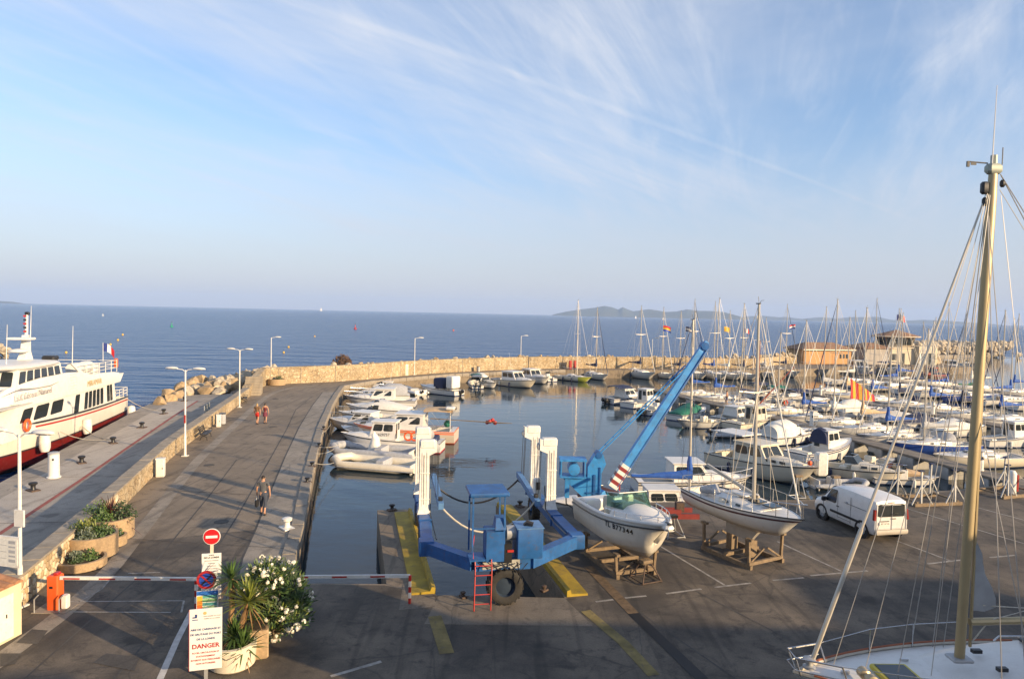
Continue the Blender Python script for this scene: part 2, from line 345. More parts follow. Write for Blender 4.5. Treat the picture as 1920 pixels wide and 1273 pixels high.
def ground_mat(name, c1, c2, c3, scale=0.25, cracks=True, rough=0.85, crack_col=(0.03, 0.028, 0.025)):
    "worn asphalt or concrete: patches, blotches, grain, fine cracks"
    m, t, b = nodes(name); tcn = nd(t, 'ShaderNodeTexCoord'); ob = tcn.outputs['Object']
    n1 = nd(t, 'ShaderNodeTexNoise', i_Scale=scale, i_Detail=8.0, i_Roughness=0.65); t.links.new(ob, n1.inputs['Vector'])
    r1 = nd(t, 'ShaderNodeMapRange', interpolation_type='SMOOTHSTEP'); r1.inputs['From Min'].default_value = 0.35; r1.inputs['From Max'].default_value = 0.68; t.links.new(n1.outputs[0], r1.inputs['Value'])
    a = nd(t, 'ShaderNodeMix', data_type='RGBA'); a.inputs['A'].default_value = rgb(c1); a.inputs['B'].default_value = rgb(c2); t.links.new(r1.outputs[0], a.inputs['Factor'])
    n2 = nd(t, 'ShaderNodeTexNoise', i_Scale=scale * 5, i_Detail=9.0, i_Roughness=0.72, i_Distortion=0.6); t.links.new(ob, n2.inputs['Vector'])
    r2 = nd(t, 'ShaderNodeMapRange', interpolation_type='SMOOTHSTEP'); r2.inputs['From Min'].default_value = 0.49; r2.inputs['From Max'].default_value = 0.70; r2.inputs['To Max'].default_value = 0.85; t.links.new(n2.outputs[0], r2.inputs['Value'])
    c = nd(t, 'ShaderNodeMix', data_type='RGBA'); t.links.new(r2.outputs[0], c.inputs['Factor']); t.links.new(a.outputs['Result'], c.inputs['A']); c.inputs['B'].default_value = rgb(c3)
    n3 = nd(t, 'ShaderNodeTexNoise', i_Scale=22.0, i_Detail=3.0); t.links.new(ob, n3.inputs['Vector'])
    r3 = nd(t, 'ShaderNodeMapRange'); r3.inputs['To Min'].default_value = 0.60; r3.inputs['To Max'].default_value = 1.40; t.links.new(n3.outputs[0], r3.inputs['Value'])
    d = nd(t, 'ShaderNodeMix', data_type='RGBA', blend_type='MULTIPLY'); d.inputs['Factor'].default_value = 1; t.links.new(c.outputs['Result'], d.inputs['A']); t.links.new(r3.outputs[0], d.inputs['B'])
    out = d.outputs['Result']
    # tyre sweeps and oil stains
    mp5 = nd(t, 'ShaderNodeMapping'); mp5.inputs['Scale'].default_value = (2.2, 0.16, 1); mp5.inputs['Rotation'].default_value = (0, 0, R(14)); t.links.new(ob, mp5.inputs[0])
    n5 = nd(t, 'ShaderNodeTexNoise', i_Scale=1.0, i_Detail=5.0, i_Distortion=0.8); t.links.new(mp5.outputs[0], n5.inputs['Vector'])
    r5 = nd(t, 'ShaderNodeMapRange', interpolation_type='SMOOTHSTEP'); r5.inputs['From Min'].default_value = 0.52; r5.inputs['From Max'].default_value = 0.70; r5.inputs['To Max'].default_value = 0.45; t.links.new(n5.outputs[0], r5.inputs['Value'])
    e5 = nd(t, 'ShaderNodeMix', data_type='RGBA'); t.links.new(r5.outputs[0], e5.inputs['Factor']); t.links.new(out, e5.inputs['A']); e5.inputs['B'].default_value = rgb((c3[0] * .6, c3[1] * .6, c3[2] * .6))
    v6 = nd(t, 'ShaderNodeTexVoronoi'); v6.inputs['Scale'].default_value = 0.42; t.links.new(ob, v6.inputs['Vector'])
    n6 = nd(t, 'ShaderNodeTexNoise', i_Scale=2.2, i_Detail=4.0); t.links.new(ob, n6.inputs['Vector'])
    a6 = nd(t, 'ShaderNodeMath', operation='MULTIPLY_ADD'); t.links.new(n6.outputs[0], a6.inputs[0]); a6.inputs[1].default_value = 0.35; t.links.new(v6.outputs['Distance'], a6.inputs[2])
    r6 = nd(t, 'ShaderNodeMapRange', interpolation_type='SMOOTHSTEP'); r6.inputs['From Min'].default_value = 0.36; r6.inputs['From Max'].default_value = 0.24; r6.inputs['To Max'].default_value = 0.6; t.links.new(a6.outputs[0], r6.inputs['Value'])
    e6 = nd(t, 'ShaderNodeMix', data_type='RGBA'); t.links.new(r6.outputs[0], e6.inputs['Factor']); t.links.new(e5.outputs['Result'], e6.inputs['A']); e6.inputs['B'].default_value = rgb((c3[0] * .55, c3[1] * .55, c3[2] * .55))
    out = e6.outputs['Result']
    if cracks:
        n4 = nd(t, 'ShaderNodeTexNoise', i_Scale=0.5, i_Detail=5.0); t.links.new(ob, n4.inputs['Vector'])
        am = nd(t, 'ShaderNodeMix', data_type='VECTOR'); am.inputs['Factor'].default_value = 0.35
        t.links.new(ob, am.inputs['A']); t.links.new(n4.outputs['Color'], am.inputs['B'])
        vo = nd(t, 'ShaderNodeTexVoronoi', feature='DISTANCE_TO_EDGE'); vo.inputs['Scale'].default_value = 0.32; t.links.new(am.outputs['Result'], vo.inputs['Vector'])
        vr = nd(t, 'ShaderNodeMapRange'); vr.inputs['From Max'].default_value = 0.006; vr.inputs['To Min'].default_value = 0.45; vr.inputs['To Max'].default_value = 0.0; t.links.new(vo.outputs['Distance'], vr.inputs['Value'])
        e = nd(t, 'ShaderNodeMix', data_type='RGBA'); t.links.new(vr.outputs[0], e.inputs['Factor']); t.links.new(out, e.inputs['A']); e.inputs['B'].default_value = rgb(crack_col)
        out = e.outputs['Result']
    t.links.new(out, b.inputs['Base Color']); b.inputs['Roughness'].default_value = rough
    bp = nd(t, 'ShaderNodeBump', i_Strength=0.35, i_Distance=0.02); t.links.new(n3.outputs[0], bp.inputs['Height']); t.links.new(bp.outputs[0], b.inputs['Normal'])
    return m
M_asph = ground_mat('worn_asphalt', (0.185, 0.148, 0.106), (0.250, 0.200, 0.145), (0.095, 0.078, 0.060))
M_conc = ground_mat('quay_concrete', (0.235, 0.205, 0.165), (0.31, 0.27, 0.22), (0.13, 0.112, 0.09), 0.4)
M_jet = ground_mat('jetty_concrete', (0.27, 0.24, 0.20), (0.35, 0.31, 0.26), (0.16, 0.14, 0.12), 0.3, cracks=False)
M_jetl = ground_mat('jetty_smooth_band', (0.40, 0.355, 0.30), (0.46, 0.41, 0.345), (0.29, 0.25, 0.21), 0.3, cracks=False)
M_dark = ground_mat('dark_patch', (0.060, 0.054, 0.048), (0.085, 0.077, 0.068), (0.04, 0.037, 0.034), 0.5)
M_line = mat('worn_white_marking', (0.30, 0.28, 0.25), 0.8, var=0.45, scale=2.5, dirt=(0.11, 0.095, 0.08), dirt_amt=0.95)
M_linew = mat('white_marking', (0.52, 0.50, 0.47), 0.8, var=0.2, scale=3, dirt=(0.16, 0.15, 0.13), dirt_amt=0.4)
M_yel = mat('yellow_rail_paint', (0.34, 0.235, 0.02), 0.7, var=0.3, scale=1.5, dirt=(0.12, 0.095, 0.05), dirt_amt=0.8)
M_yelw = mat('worn_yellow', (0.19, 0.145, 0.05), 0.85, var=0.4, scale=2, dirt=(0.10, 0.085, 0.065), dirt_amt=1.0)
M_redl = mat('red_marking', (0.28, 0.075, 0.06), 0.8, var=0.3, scale=1.5, dirt=(0.18, 0.15, 0.13), dirt_amt=0.5)

LQ = [(-7.2, 22.6), (-8, 25.2), (-8.8, 28.7), (-10.2, 34.3), (-12.2, 42.5), (-14.7, 53.3), (-17.2, 65.3), (-19.2, 76.0), (-20.2, 82), (-18.4, 88.0), (-14.5, 94), (-8.4, 101.6), (-0.4, 108), (9.0, 113.6), (21, 117), (32, 119.6), (49, 124.5), (62, 132), (66, 137), (92, 142), (98, 145)]
YE = [(60, 50), (45, 44), (29.9, 39.3), (21.3, 36.3), (16.1, 34.8), (7, 33.6), (2.5, 32.5), (-0.6, 32.5)]
SW = [(-27.2, 71.0), (-29.3, 81.3), (-27.9, 83.2), (-20.7, 88.5), (-14.1, 99.3), (-5.4, 108), (5.6, 116), (19.2, 119.7), (27.8, 122), (45, 127.5), (58, 143), (97, 154)]   # foot of the walls on the quay side
JE = [(-35, 70), (-34.5, 66.5), (-33.2, 61.0), (-30.1, 49.5), (-26, 34.6), (-22.5, 22), (-20, 5), (-20, -30)]
quay_poly = [(-20, -30), (75, -30), (75, 55)] + YE + [(1.9, 21.9), (-2.3, 21.9), (-4.55, 31.5), (-6.05, 31.2), (-4.05, 22.7)] + LQ + \
    [(99, 160), (57, 147.5), (43.5, 130), (27.5, 125), (18.8, 122.6), (4.8, 119), (-6.6, 111), (-16, 101.5), (-22.5, 91), (-28.5, 86), (-32.0, 85), (-30.5, 74), (-30, 72.7)] + JE[:-1]
def poly_sheet(poly, z, name, material, depth=0.0):
    n = len(poly)
    if sum(poly[i][0] * poly[(i + 1) % n][1] - poly[(i + 1) % n][0] * poly[i][1] for i in range(n)) < 0: poly = poly[::-1]
    def area(a, b, c): return (b[0] - a[0]) * (c[1] - a[1]) - (b[1] - a[1]) * (c[0] - a[0])
    idx = list(range(n)); tris = []
    while len(idx) > 3:                                        # ear clipping
        for k in range(len(idx)):
            i, j, l = idx[k - 1], idx[k], idx[(k + 1) % len(idx)]; A, B, D = poly[i], poly[j], poly[l]
            if area(A, B, D) <= 1e-9: continue
            if any(area(A, B, poly[q]) >= 0 and area(B, D, poly[q]) >= 0 and area(D, A, poly[q]) >= 0 for q in idx if q not in (i, j, l)): continue
            tris.append((i, j, l)); idx.pop(k); break
        else: break
    tris.append(tuple(idx))
    m = MB(); m.add([(x, y, z) for x, y in poly], tris)
    if depth:
        m.add([(x, y, z) for x, y in poly] + [(x, y, z - depth) for x, y in poly], [(i, n + i, n + (i + 1) % n, (i + 1) % n) for i in range(n)])
    return m.build(name, material, smooth=0)
quay = tag(poly_sheet(quay_poly, 0.0, 'quay', M_asph, 3.5), kind='structure')
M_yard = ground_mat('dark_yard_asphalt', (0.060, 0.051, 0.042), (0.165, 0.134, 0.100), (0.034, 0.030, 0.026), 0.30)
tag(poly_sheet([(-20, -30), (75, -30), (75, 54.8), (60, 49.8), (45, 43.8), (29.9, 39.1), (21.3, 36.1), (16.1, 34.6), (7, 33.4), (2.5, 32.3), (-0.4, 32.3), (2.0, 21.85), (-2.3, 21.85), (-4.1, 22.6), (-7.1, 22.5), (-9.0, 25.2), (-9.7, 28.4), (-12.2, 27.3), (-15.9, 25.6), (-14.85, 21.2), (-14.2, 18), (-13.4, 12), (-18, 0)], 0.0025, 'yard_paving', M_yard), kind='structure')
def offs(line, d):
    "polyline moved sideways (d > 0: to the left of its direction)"
    out = []
    for i, p in enumerate(line):
        a = Vector(line[max(i - 1, 0)]); b = Vector(line[min(i + 1, len(line) - 1)]); t = (b - a).normalized()
        out.append((p[0] - t.y * d, p[1] + t.x * d))
    return out
def subdiv(line, step):
    out = []
    for i in range(len(line) - 1):
        a, b = Vector(line[i]), Vector(line[i + 1]); n = max(1, int((b - a).length / step))
        for k in range(n): out.append(tuple(a.lerp(b, k / n)))
    out.append(tuple(line[-1]))
    return out
def smooth_line(line, it=2):
    for _ in range(it):
        o = [line[0]]
        for i in range(len(line) - 1):
            a, b = Vector(line[i]), Vector(line[i + 1]); o += [tuple(a.lerp(b, .25)), tuple(a.lerp(b, .75))]
        line = o + [line[-1]]
    return line
def strip(line, d0, d1, z, name, material, parent=quay, kind=None):
    a, b = offs(line, d0), offs(line, d1); n = len(line)
    m = MB(); m.add([(x, y, z) for x, y in a] + [(x, y, z) for x, y in b], [(i, i + 1, n + i + 1, n + i) for i in range(n - 1)])
    if m.v:
        e = Vector(m.v[1]) - Vector(m.v[0]); g = Vector(m.v[n]) - Vector(m.v[0])
        if e.cross(g).z < 0: m.f = [f[::-1] for f in m.f]
    return m.build(name, material, parent, smooth=0)
def mark(pts, w, name, material, z=0.009):
    "a painted line through photograph spots, laid on the ground"
    l = [tuple(G(*p)[:2]) for p in pts]
    return strip(l, -w / 2, w / 2, z, name, material)
# jetty surface
PW = [(-13.4, 12), (-14.2, 18), (-14.85, 21.2), (-16.5, 27.2), (-19.5, 37.5), (-20.9, 42.5), (-23.3, 53.5), (-25.5, 63.3), (-27.2, 70.9)]   # road-side foot of the parapet
PW = smooth_line(PW, 1)
jl = list(reversed(JE))
tag(poly_sheet([(-18.9, 0), (-14.4, 12)] + offs(PW, 0.55)[1:] + [(-29.9, 72.6), (-34.85, 69.9)] + JE[1:-2] + [(-20.3, 0)], 0.004, 'jetty', M_jet), kind='structure')
RL = [(-17.5, 14), (-20.0, 26), (-22.4, 35.4), (-24.6, 43.5), (-28.2, 56.9), (-30.6, 66.5)]
strip(RL, 0.12, 2.3, 0.008, 'smooth_band', M_jetl)
strip(RL, -0.10, 0.10, 0.012, 'red_line', M_redl)
for (x, y) in [(-22.5, 36), (-25, 45), (-27.5, 54), (-30, 63), (-21, 28)]:
    strip([(x - 8.5, y - 1.2), (x + 5.0, y + 0.9)] if y < 60 else [(x - 3.6, y - .6), (x + 4.2, y + 0.7)], -0.02, 0.02, 0.015, 'slab_joint', M_dark)
# apron along the left quay, gutter band beside the parapet, long joints of the road
strip(LQ[:8], 0.0, 1.75, 0.0065, 'apron', M_conc)
strip(subdiv(LQ[:8], 6), 1.75, 1.83, 0.008, 'road_joint', M_dark)
gut = smooth_line([(-13.0, 16), (-13.3, 21.5), (-15.0, 27.5), (-17.9, 37.5), (-19.2, 42.5), (-21.7, 53.5), (-23.9, 63.3), (-25.6, 71), (-26.2, 78), (-23.5, 82.5)], 2)
strip(gut, -0.35, 0.25, 0.008, 'gutter_band', M_conc)
strip([(-9.3, 14), (-10.3, 22), (-12.0, 30), (-14.3, 40), (-17.1, 52), (-19.6, 62), (-21, 72)], -0.03, 0.03, 0.008, 'road_joint', M_dark)
strip([(-11.5, 14), (-12.6, 24), (-14.6, 33), (-16.5, 41)], -0.025, 0.025, 0.008, 'road_joint', M_dark)
for y, xa, xb in [(26.3, -15.9, -8.6), (33.5, -18, -10.4), (46, -21.2, -13.4), (58, -23.9, -16.0)]:
    strip([(xa, y + .4), (xb, y - .4)], -0.02, 0.02, 0.009, 'slab_joint', M_dark)
for i in range(len(LQ) - 1):                                   # coping stones of the left quay
    a, b = Vector(LQ[i]), Vector(LQ[i + 1])
    if i > 12: break
    n = max(1, int((b - a).length / 1.25)); t = (b - a) / n; ang = math.atan2(t.y, t.x)
    for k in range(n):
        c = a + t * (k + .5); nn = Vector((-t.y, t.x)).normalized()
        j = random.uniform(-.02, .02)
        MB().rbox((0, 0, 0), (t.length - .03, 0.52, 0.5), 0.03).build('coping_stone', M_conc, quay, loc=(c.x + nn.x * (.16 + j), c.y + nn.y * (.16 + j), -0.2 + random.uniform(0, .03)), rz=ang)
# slab joints, drains, markings on the yard
mark([(1100, 1064), (1306, 1273)], 0.10, 'channel_edge', M_conc, 0.008)
mark([(1103, 1062), (1188, 1150)], 0.36, 'channel_boards', mat('channel_timber', (.13, .085, .045), .9, var=.4, scale=4), 0.012)
mark([(1188, 1150), (1316, 1273)], 0.36, 'drain_channel', mat('channel_black', (.008, .008, .009), .6, var=.2), 0.012)
for a, b in [((1160, 1120), (1380, 1273)), ((1270, 1090), (1560, 1240)), ((1455, 1060), (1800, 1195)), ((1610, 1022), (1920, 1120))]: mark([a, b], 0.05, 'slab_joint', M_dark, 0.0075)
for a, b in [((1238, 1024), (1359, 1097)), ((1457, 1015), (1578, 1071)), ((1682, 1014), (1781, 1051)), ((1689, 950), (1920, 1019)), ((1790, 940), (1920, 975))]: mark([a, b], 0.09, 'bay_line', M_line)
for a, b in [((1117, 1128), (1150, 1124)), ((1172, 1121), (1212, 1117)), ((1249, 1113), (1315, 1104)), ((1340, 1101), (1408, 1093)), ((1449, 1088), (1507, 1083)), ((1519, 1079), (1627, 1070)), ((1739, 1057), (1809, 1049)), ((1856, 1045), (1903, 1041))]: mark([a, b], 0.10, 'bay_line', M_line)
mark([(1098, 1145), (1168, 1204), (1226, 1266)], 0.34, 'faded_yellow_line', M_yelw, 0.012)
mark([(815, 1155), (838, 1225)], 0.40, 'faded_yellow_line', M_yelw, 0.012)
mark([(300, 1273), (332, 1200), (360, 1145)], 0.17, 'lane_line', M_linew)
for a, b in [((130, 1147), (320, 1148)), ((120, 1128), (345, 1126)), ((345, 1126), (340, 1148)), ((240, 1075), (300, 1073))]: mark([a, b], 0.06, 'barrier_marking', M_line)
mark([(148, 1128), (190, 1105), (212, 1080)], 0.05, 'barrier_marking', M_line)
mark([(620, 1268), (715, 1240)], 0.12, 'bay_line', M_line)
for p in [[(60, 1180), (30, 1205), (70, 1208), (90, 1182)], [(0, 1225), (40, 1225), (28, 1245), (0, 1250)], [(200, 1225), (262, 1232), (252, 1258), (175, 1243)]]:
    q = [tuple(G(*s)[:2]) for s in p]; m = MB(); m.add([(x, y, 0.0135) for x, y in q], [(0, 1, 2, 3)])
    if sum((q[i][0] * q[(i + 1) % 4][1] - q[(i + 1) % 4][0] * q[i][1]) for i in range(4)) < 0: m.f = [(3, 2, 1, 0)]
    m.build('repair_patch', M_dark, quay, smooth=0)
for p in [(415, 978), (455, 733), (512, 800), (517, 748), (392, 872)]:
    g = G(*p); MB().lathe((0, 0, 0), [(0.30, 0), (0.30, 0.014), (0.26, 0.016)], 16).build('manhole_cover', M_dark, quay, loc=(g.x, g.y, 0))
# rails of the boat lift
M_land = ground_mat('lift_landing', (0.145, 0.122, 0.095), (0.20, 0.168, 0.13), (0.075, 0.065, 0.054), 0.5)
def rail(pts, w, name='yellow_rail'):
    (ax, ay), (bx, by) = pts; a, b = Vector((ax, ay)), Vector((bx, by)); t = (b - a).normalized(); n = Vector((-t.y, t.x))
    m = MB()
    def q(p, o, z): r = p + n * o; return (r.x, r.y, z)
    prof = [(0, .005), (0, .20), (w * .16, .24), (w * .22, .09), (w, .07), (w, .005)]
    m.loft([[q(a, o, z) for o, z in prof], [q(b, o, z) for o, z in prof]])
    o = m.build(name, M_yel, quay, smooth=20)
    return o
rail([(-2.32, 22.0), (-4.42, 30.9)], 0.78)
rail([(-0.55, 32.2), (1.98, 21.95)], 0.72)
poly_sheet([(-3.5, 22.7), (-2.35, 21.95), (-2.2, 21.0), (-3.3, 20.7)], 0.008, 'rail_landing', M_land).parent = quay
poly_sheet([(-2.2, 21.85), (1.9, 21.85), (2.6, 19.9), (-2.4, 19.8)], 0.0075, 'rail_landing', M_land).parent = quay
# ---- stone walls
def stone_mat(name, cols, mortar, scale, jw=0.05):
    m, t, b = nodes(name); tcn = nd(t, 'ShaderNodeTexCoord'); ob = tcn.outputs['Object']
    n4 = nd(t, 'ShaderNodeTexNoise', i_Scale=2.0, i_Detail=2.0); t.links.new(ob, n4.inputs['Vector'])
    am = nd(t, 'ShaderNodeMix', data_type='VECTOR'); am.inputs['Factor'].default_value = 0.12; t.links.new(ob, am.inputs['A']); t.links.new(n4.outputs['Color'], am.inputs['B'])
    v1 = nd(t, 'ShaderNodeTexVoronoi'); v1.inputs['Scale'].default_value = scale; t.links.new(am.outputs['Result'], v1.inputs['Vector'])
    v2 = nd(t, 'ShaderNodeTexVoronoi', feature='DISTANCE_TO_EDGE'); v2.inputs['Scale'].default_value = scale; t.links.new(am.outputs['Result'], v2.inputs['Vector'])
    sp_ = nd(t, 'ShaderNodeSeparateColor'); t.links.new(v1.outputs['Color'], sp_.inputs[0])
    rp = nd(t, 'ShaderNodeValToRGB'); t.links.new(sp_.outputs[0], rp.inputs[0])
    rp.color_ramp.elements[0].color = rgb(cols[0]); rp.color_ramp.elements[1].color = rgb(cols[-1])
    for i, c in enumerate(cols[1:-1]):
        e = rp.color_ramp.elements.new((i + 1) / (len(cols) - 1)); e.color = rgb(c)
    nz = nd(t, 'ShaderNodeTexNoise', i_Scale=6.0, i_Detail=6.0); t.links.new(ob, nz.inputs['Vector'])
    mr = nd(t, 'ShaderNodeMapRange'); mr.inputs['To Min'].default_value = 0.75; mr.inputs['To Max'].default_value = 1.2; t.links.new(nz.outputs[0], mr.inputs['Value'])
    mu = nd(t, 'ShaderNodeMix', data_type='RGBA', blend_type='MULTIPLY'); mu.inputs['Factor'].default_value = 1; t.links.new(rp.outputs[0], mu.inputs['A']); t.links.new(mr.outputs[0], mu.inputs['B'])
    e = nd(t, 'ShaderNodeMapRange', interpolation_type='SMOOTHSTEP'); e.inputs['From Max'].default_value = jw; t.links.new(v2.outputs['Distance'], e.inputs['Value'])
    mx = nd(t, 'ShaderNodeMix', data_type='RGBA'); t.links.new(e.outputs[0], mx.inputs['Factor']); mx.inputs['A'].default_value = rgb(mortar); t.links.new(mu.outputs['Result'], mx.inputs['B'])
    ns = nd(t, 'ShaderNodeTexNoise', i_Scale=0.35, i_Detail=7.0, i_Roughness=0.7); t.links.new(ob, ns.inputs['Vector'])
    ms_ = nd(t, 'ShaderNodeMapRange'); ms_.inputs['From Min'].default_value = 0.3; ms_.inputs['From Max'].default_value = 0.7; ms_.inputs['To Min'].default_value = 0.62; ms_.inputs['To Max'].default_value = 1.15; t.links.new(ns.outputs[0], ms_.inputs['Value'])
    mz_ = nd(t, 'ShaderNodeMix', data_type='RGBA', blend_type='MULTIPLY'); mz_.inputs['Factor'].default_value = 1; t.links.new(mx.outputs['Result'], mz_.inputs['A']); t.links.new(ms_.outputs[0], mz_.inputs['B'])
    t.links.new(mz_.outputs['Result'], b.inputs['Base Color']); b.inputs['Roughness'].default_value = 0.85
    bp = nd(t, 'ShaderNodeBump', i_Strength=0.7, i_Distance=0.06); t.links.new(e.outputs[0], bp.inputs['Height']); t.links.new(bp.outputs[0], b.inputs['Normal'])
    return m
LIME = [(0.40, 0.30, 0.17), (0.56, 0.45, 0.29), (0.47, 0.34, 0.19), (0.62, 0.52, 0.36), (0.36, 0.26, 0.15)]
M_wall = stone_mat('rubble_stone', LIME, (0.19, 0.14, 0.085), 4.6)
M_wallf = stone_mat('sea_wall_stone', LIME, (0.20, 0.145, 0.09), 4.0, 0.07)
M_cap = mat('wall_coping', (0.30, 0.255, 0.195), 0.85, var=0.25, scale=2, bump=0.3, dirt=(0.16, 0.13, 0.10), dirt_amt=0.6)
def wall_run(line, th, h0, h1, name, material, parent=None):
    "a wall along a line; th to the left of the line's direction"
    a, b = line, offs(line, th); n = len(line); m = MB()
    hs = [h0 + (h1 - h0) * i / (n - 1) for i in range(n)]
    rings = [[(a[i][0], a[i][1], 0.003), (b[i][0], b[i][1], -2.5), (b[i][0], b[i][1], hs[i]), (a[i][0], a[i][1], hs[i])] for i in range(n)]
    m.loft(rings)
    return m.build(name, material, parent, smooth=0)
par = empty('parapet_wall', (0, 0, 0), 0, 'low rubble stone wall with flat coping between jetty and road', 'wall')
wall_run(PW, 0.55, 0.95, 0.85, 'wall', M_wall, par)
cl = subdiv(offs(PW, -0.04), 1.1)
ca, cb = cl, subdiv(offs(PW, 0.60), 1.1)
nc = min(len(ca), len(cb))
for i in range(nc - 1):
    h = 0.95 - 0.1 * i / nc + random.uniform(-.012, .012)
    p = [Vector(ca[i]), Vector(ca[i + 1]), Vector(cb[i + 1]), Vector(cb[i])]; c = sum(p, Vector((0, 0))) / 4
    MB().hexa([(*(c + (q - c) * .985), h) for q in p], [(*(c + (q - c) * .965), h + .075) for q in p]).build('coping_stone', M_cap, par, smooth=0)
# single stones of the near stretch
M_stones = [mat('limestone_%d' % i, c, 0.85, var=0.22, scale=7, bump=0.5, bscale=18) for i, c in enumerate(LIME + [(0.66, 0.57, 0.42), (0.52, 0.42, 0.28)])]
def clip(poly, p, n):
    out = []
    for i in range(len(poly)):
        a, b = poly[i], poly[(i + 1) % len(poly)]; da = (a[0] - p[0]) * n[0] + (a[1] - p[1]) * n[1]; db = (b[0] - p[0]) * n[0] + (b[1] - p[1]) * n[1]
        if da <= 0: out.append(a)
        if (da < 0 < db) or (db < 0 < da):
            t = da / (da - db); out.append((a[0] + (b[0] - a[0]) * t, a[1] + (b[1] - a[1]) * t))
    return out
def rubble(line, h, step, parent, maxn, rnd):
    ln = subdiv(line, 0.2); cum = [0]
    for i in range(len(ln) - 1): cum.append(cum[-1] + (Vector(ln[i + 1]) - Vector(ln[i])).length)
    def at(s, off):
        i = 0
        while i < len(cum) - 2 and cum[i + 1] < s: i += 1
        a, b = Vector(ln[i]), Vector(ln[i + 1]); t = (b - a).normalized(); p = a + t * (s - cum[i])
        return p + Vector((t.y, -t.x)) * off
    S = cum[-1]; seeds = []
    for i in range(int(S / step)):
        for j in range(int(h / (step * .8)) + 1):
            seeds.append((i * step + (j % 2) * step * .5 + rnd.uniform(-.4, .4) * step, (j + .5) * step * .8 + rnd.uniform(-.36, .36) * step))
    cells = []
    for k, s in enumerate(seeds):
        poly = [(s[0] - step, max(0.01, s[1] - step)), (s[0] + step, max(0.01, s[1] - step)), (s[0] + step, min(h - .01, s[1] + step)), (s[0] - step, min(h - .01, s[1] + step))]
        for q in seeds:
            dx, dy = q[0] - s[0], q[1] - s[1]
            if 0 < dx * dx + dy * dy < (2.2 * step) ** 2: poly = clip(poly, ((q[0] + s[0]) / 2, (q[1] + s[1]) / 2), (dx, dy))
            if len(poly) < 3: break
        if len(poly) < 3: continue
        cx = sum(p[0] for p in poly) / len(poly); cy = sum(p[1] for p in poly) / len(poly)
        if cx < 0.05 or cx > S - .05: continue
        cells.append((cx, cy, poly))
    for n, (cx, cy, poly) in enumerate(cells):
        if n >= maxn: break
        pr = rnd.uniform(.025, .055); rings = []
        for sc, o in ((.90, -.03), (.88, pr * .55), (.62, pr)):
            rg = []
            for (x, y) in poly:
                p = at(min(max(cx + (x - cx) * sc, 0), S), o); rg.append((p.x, p.y, cy + (y - cy) * sc))
            rings.append(rg)
        m = MB(); m.loft(rings, False, True)
        m.build('stone', rnd.choice(M_stones), parent, smooth=50)
rubble([p for p in PW if 16.5 < p[1] < 31.5], 0.93, 0.235, par, 300, random.Random(3))
# tall sea wall
swall = empty('sea_wall', (0, 0, 0), 0, 'long tall stone sea wall curving along the far quay', 'wall')
swl = smooth_line(SW[1:9], 1)
wall_run(swl, 0.9, 2.05, 2.0, 'wall', M_wallf, swall)
wall_run(SW[8:], 0.9, 1.95, 1.4, 'wall', M_wallf, swall)
wall_run([SW[0], SW[1]], 0.8, 1.0, 2.05, 'wall', M_wallf, swall)
l2 = subdiv(swl, 7.0)
for i in range(1, len(l2) - 1):
    a, b = Vector(l2[i]), Vector(l2[i + 1]); t = (b - a).normalized()
    MB().box((0, 0, 0), (0.09, 0.06, 2.0), math.atan2(t.y, t.x)).build('joint_strip', M_cap, swall, loc=(a.x + t.y * .012, a.y - t.x * .012, 1.02), smooth=0)
# stairs at the corner
st = empty('stone_stairs', (0, 0, 0), 0, 'stone steps climbing the wall corner beside the red box', 'stairs')
sb = G(474, 742); dr_ = Vector((-0.25, 0.97, 0)); pr_ = Vector((0.97, 0.25, 0))
for k in range(7):
    c = sb + dr_ * (0.32 * k + .2) - pr_ * .1
    MB().box((0, 0, 0), (1.7, 0.34, 0.26 * (k + 1)), math.atan2(pr_.y, pr_.x)).build('step', M_cap, st, loc=(c.x, c.y, 0.13 * (k + 1) + .003), smooth=0)
# ---- rocks
def rock_mesh(seed, name, material):
    rn = random.Random(seed); bm = bmesh.new(); bmesh.ops.create_icosphere(bm, subdivisions=2, radius=1.0)
    pl = [(Vector((rn.gauss(0, 1), rn.gauss(0, 1), rn.gauss(0, 1))).normalized(), rn.uniform(.50, .88)) for _ in range(14)]
    o = Vector((rn.uniform(0, 50), rn.uniform(0, 50), 0))
    for v in bm.verts:
        p = v.co.copy()
        for n, d in pl:
            k = p.dot(n)
            if k > d: p -= n * (k - d) * .97
        v.co = p * (1 + .12 * noise.noise(p * 2.3 + o))
    me = bpy.data.meshes.new(name); bm.to_mesh(me); bm.free(); me.materials.append(material); me.shade_smooth(); me.set_sharp_from_angle(angle=R(12))
    return me
M_rock = mat('pale_boulder', (0.44, 0.375, 0.28), 0.9, var=0.4, scale=1.8, bump=1.0, bscale=7, dirt=(0.17, 0.13, 0.085), dirt_amt=0.75)
M_rock2 = mat('ochre_boulder', (0.36, 0.26, 0.15), 0.9, var=0.4, scale=1.8, bump=1.0, bscale=7, dirt=(0.48, 0.41, 0.31), dirt_amt=0.6)
rocks = [rock_mesh(i, 'rock', M_rock if i % 3 else M_rock2) for i in range(9)]
rr = random.Random(11)
bw = empty('rock_breakwater', (0, 0, 0)); tag(bw, 'pale boulders heaped along the sea side of the jetty end and wall', 'rocks', kind='structure')
def put_rock(x, y, z, s, parent=bw, m=None):
    return link('rock', m or rr.choice(rocks), parent, (x, y, z), (rr.uniform(0, 6), rr.uniform(0, 6), rr.uniform(0, 6)), (s * rr.uniform(.8, 1.25), s * rr.uniform(.8, 1.2), s * rr.uniform(.65, .95)))
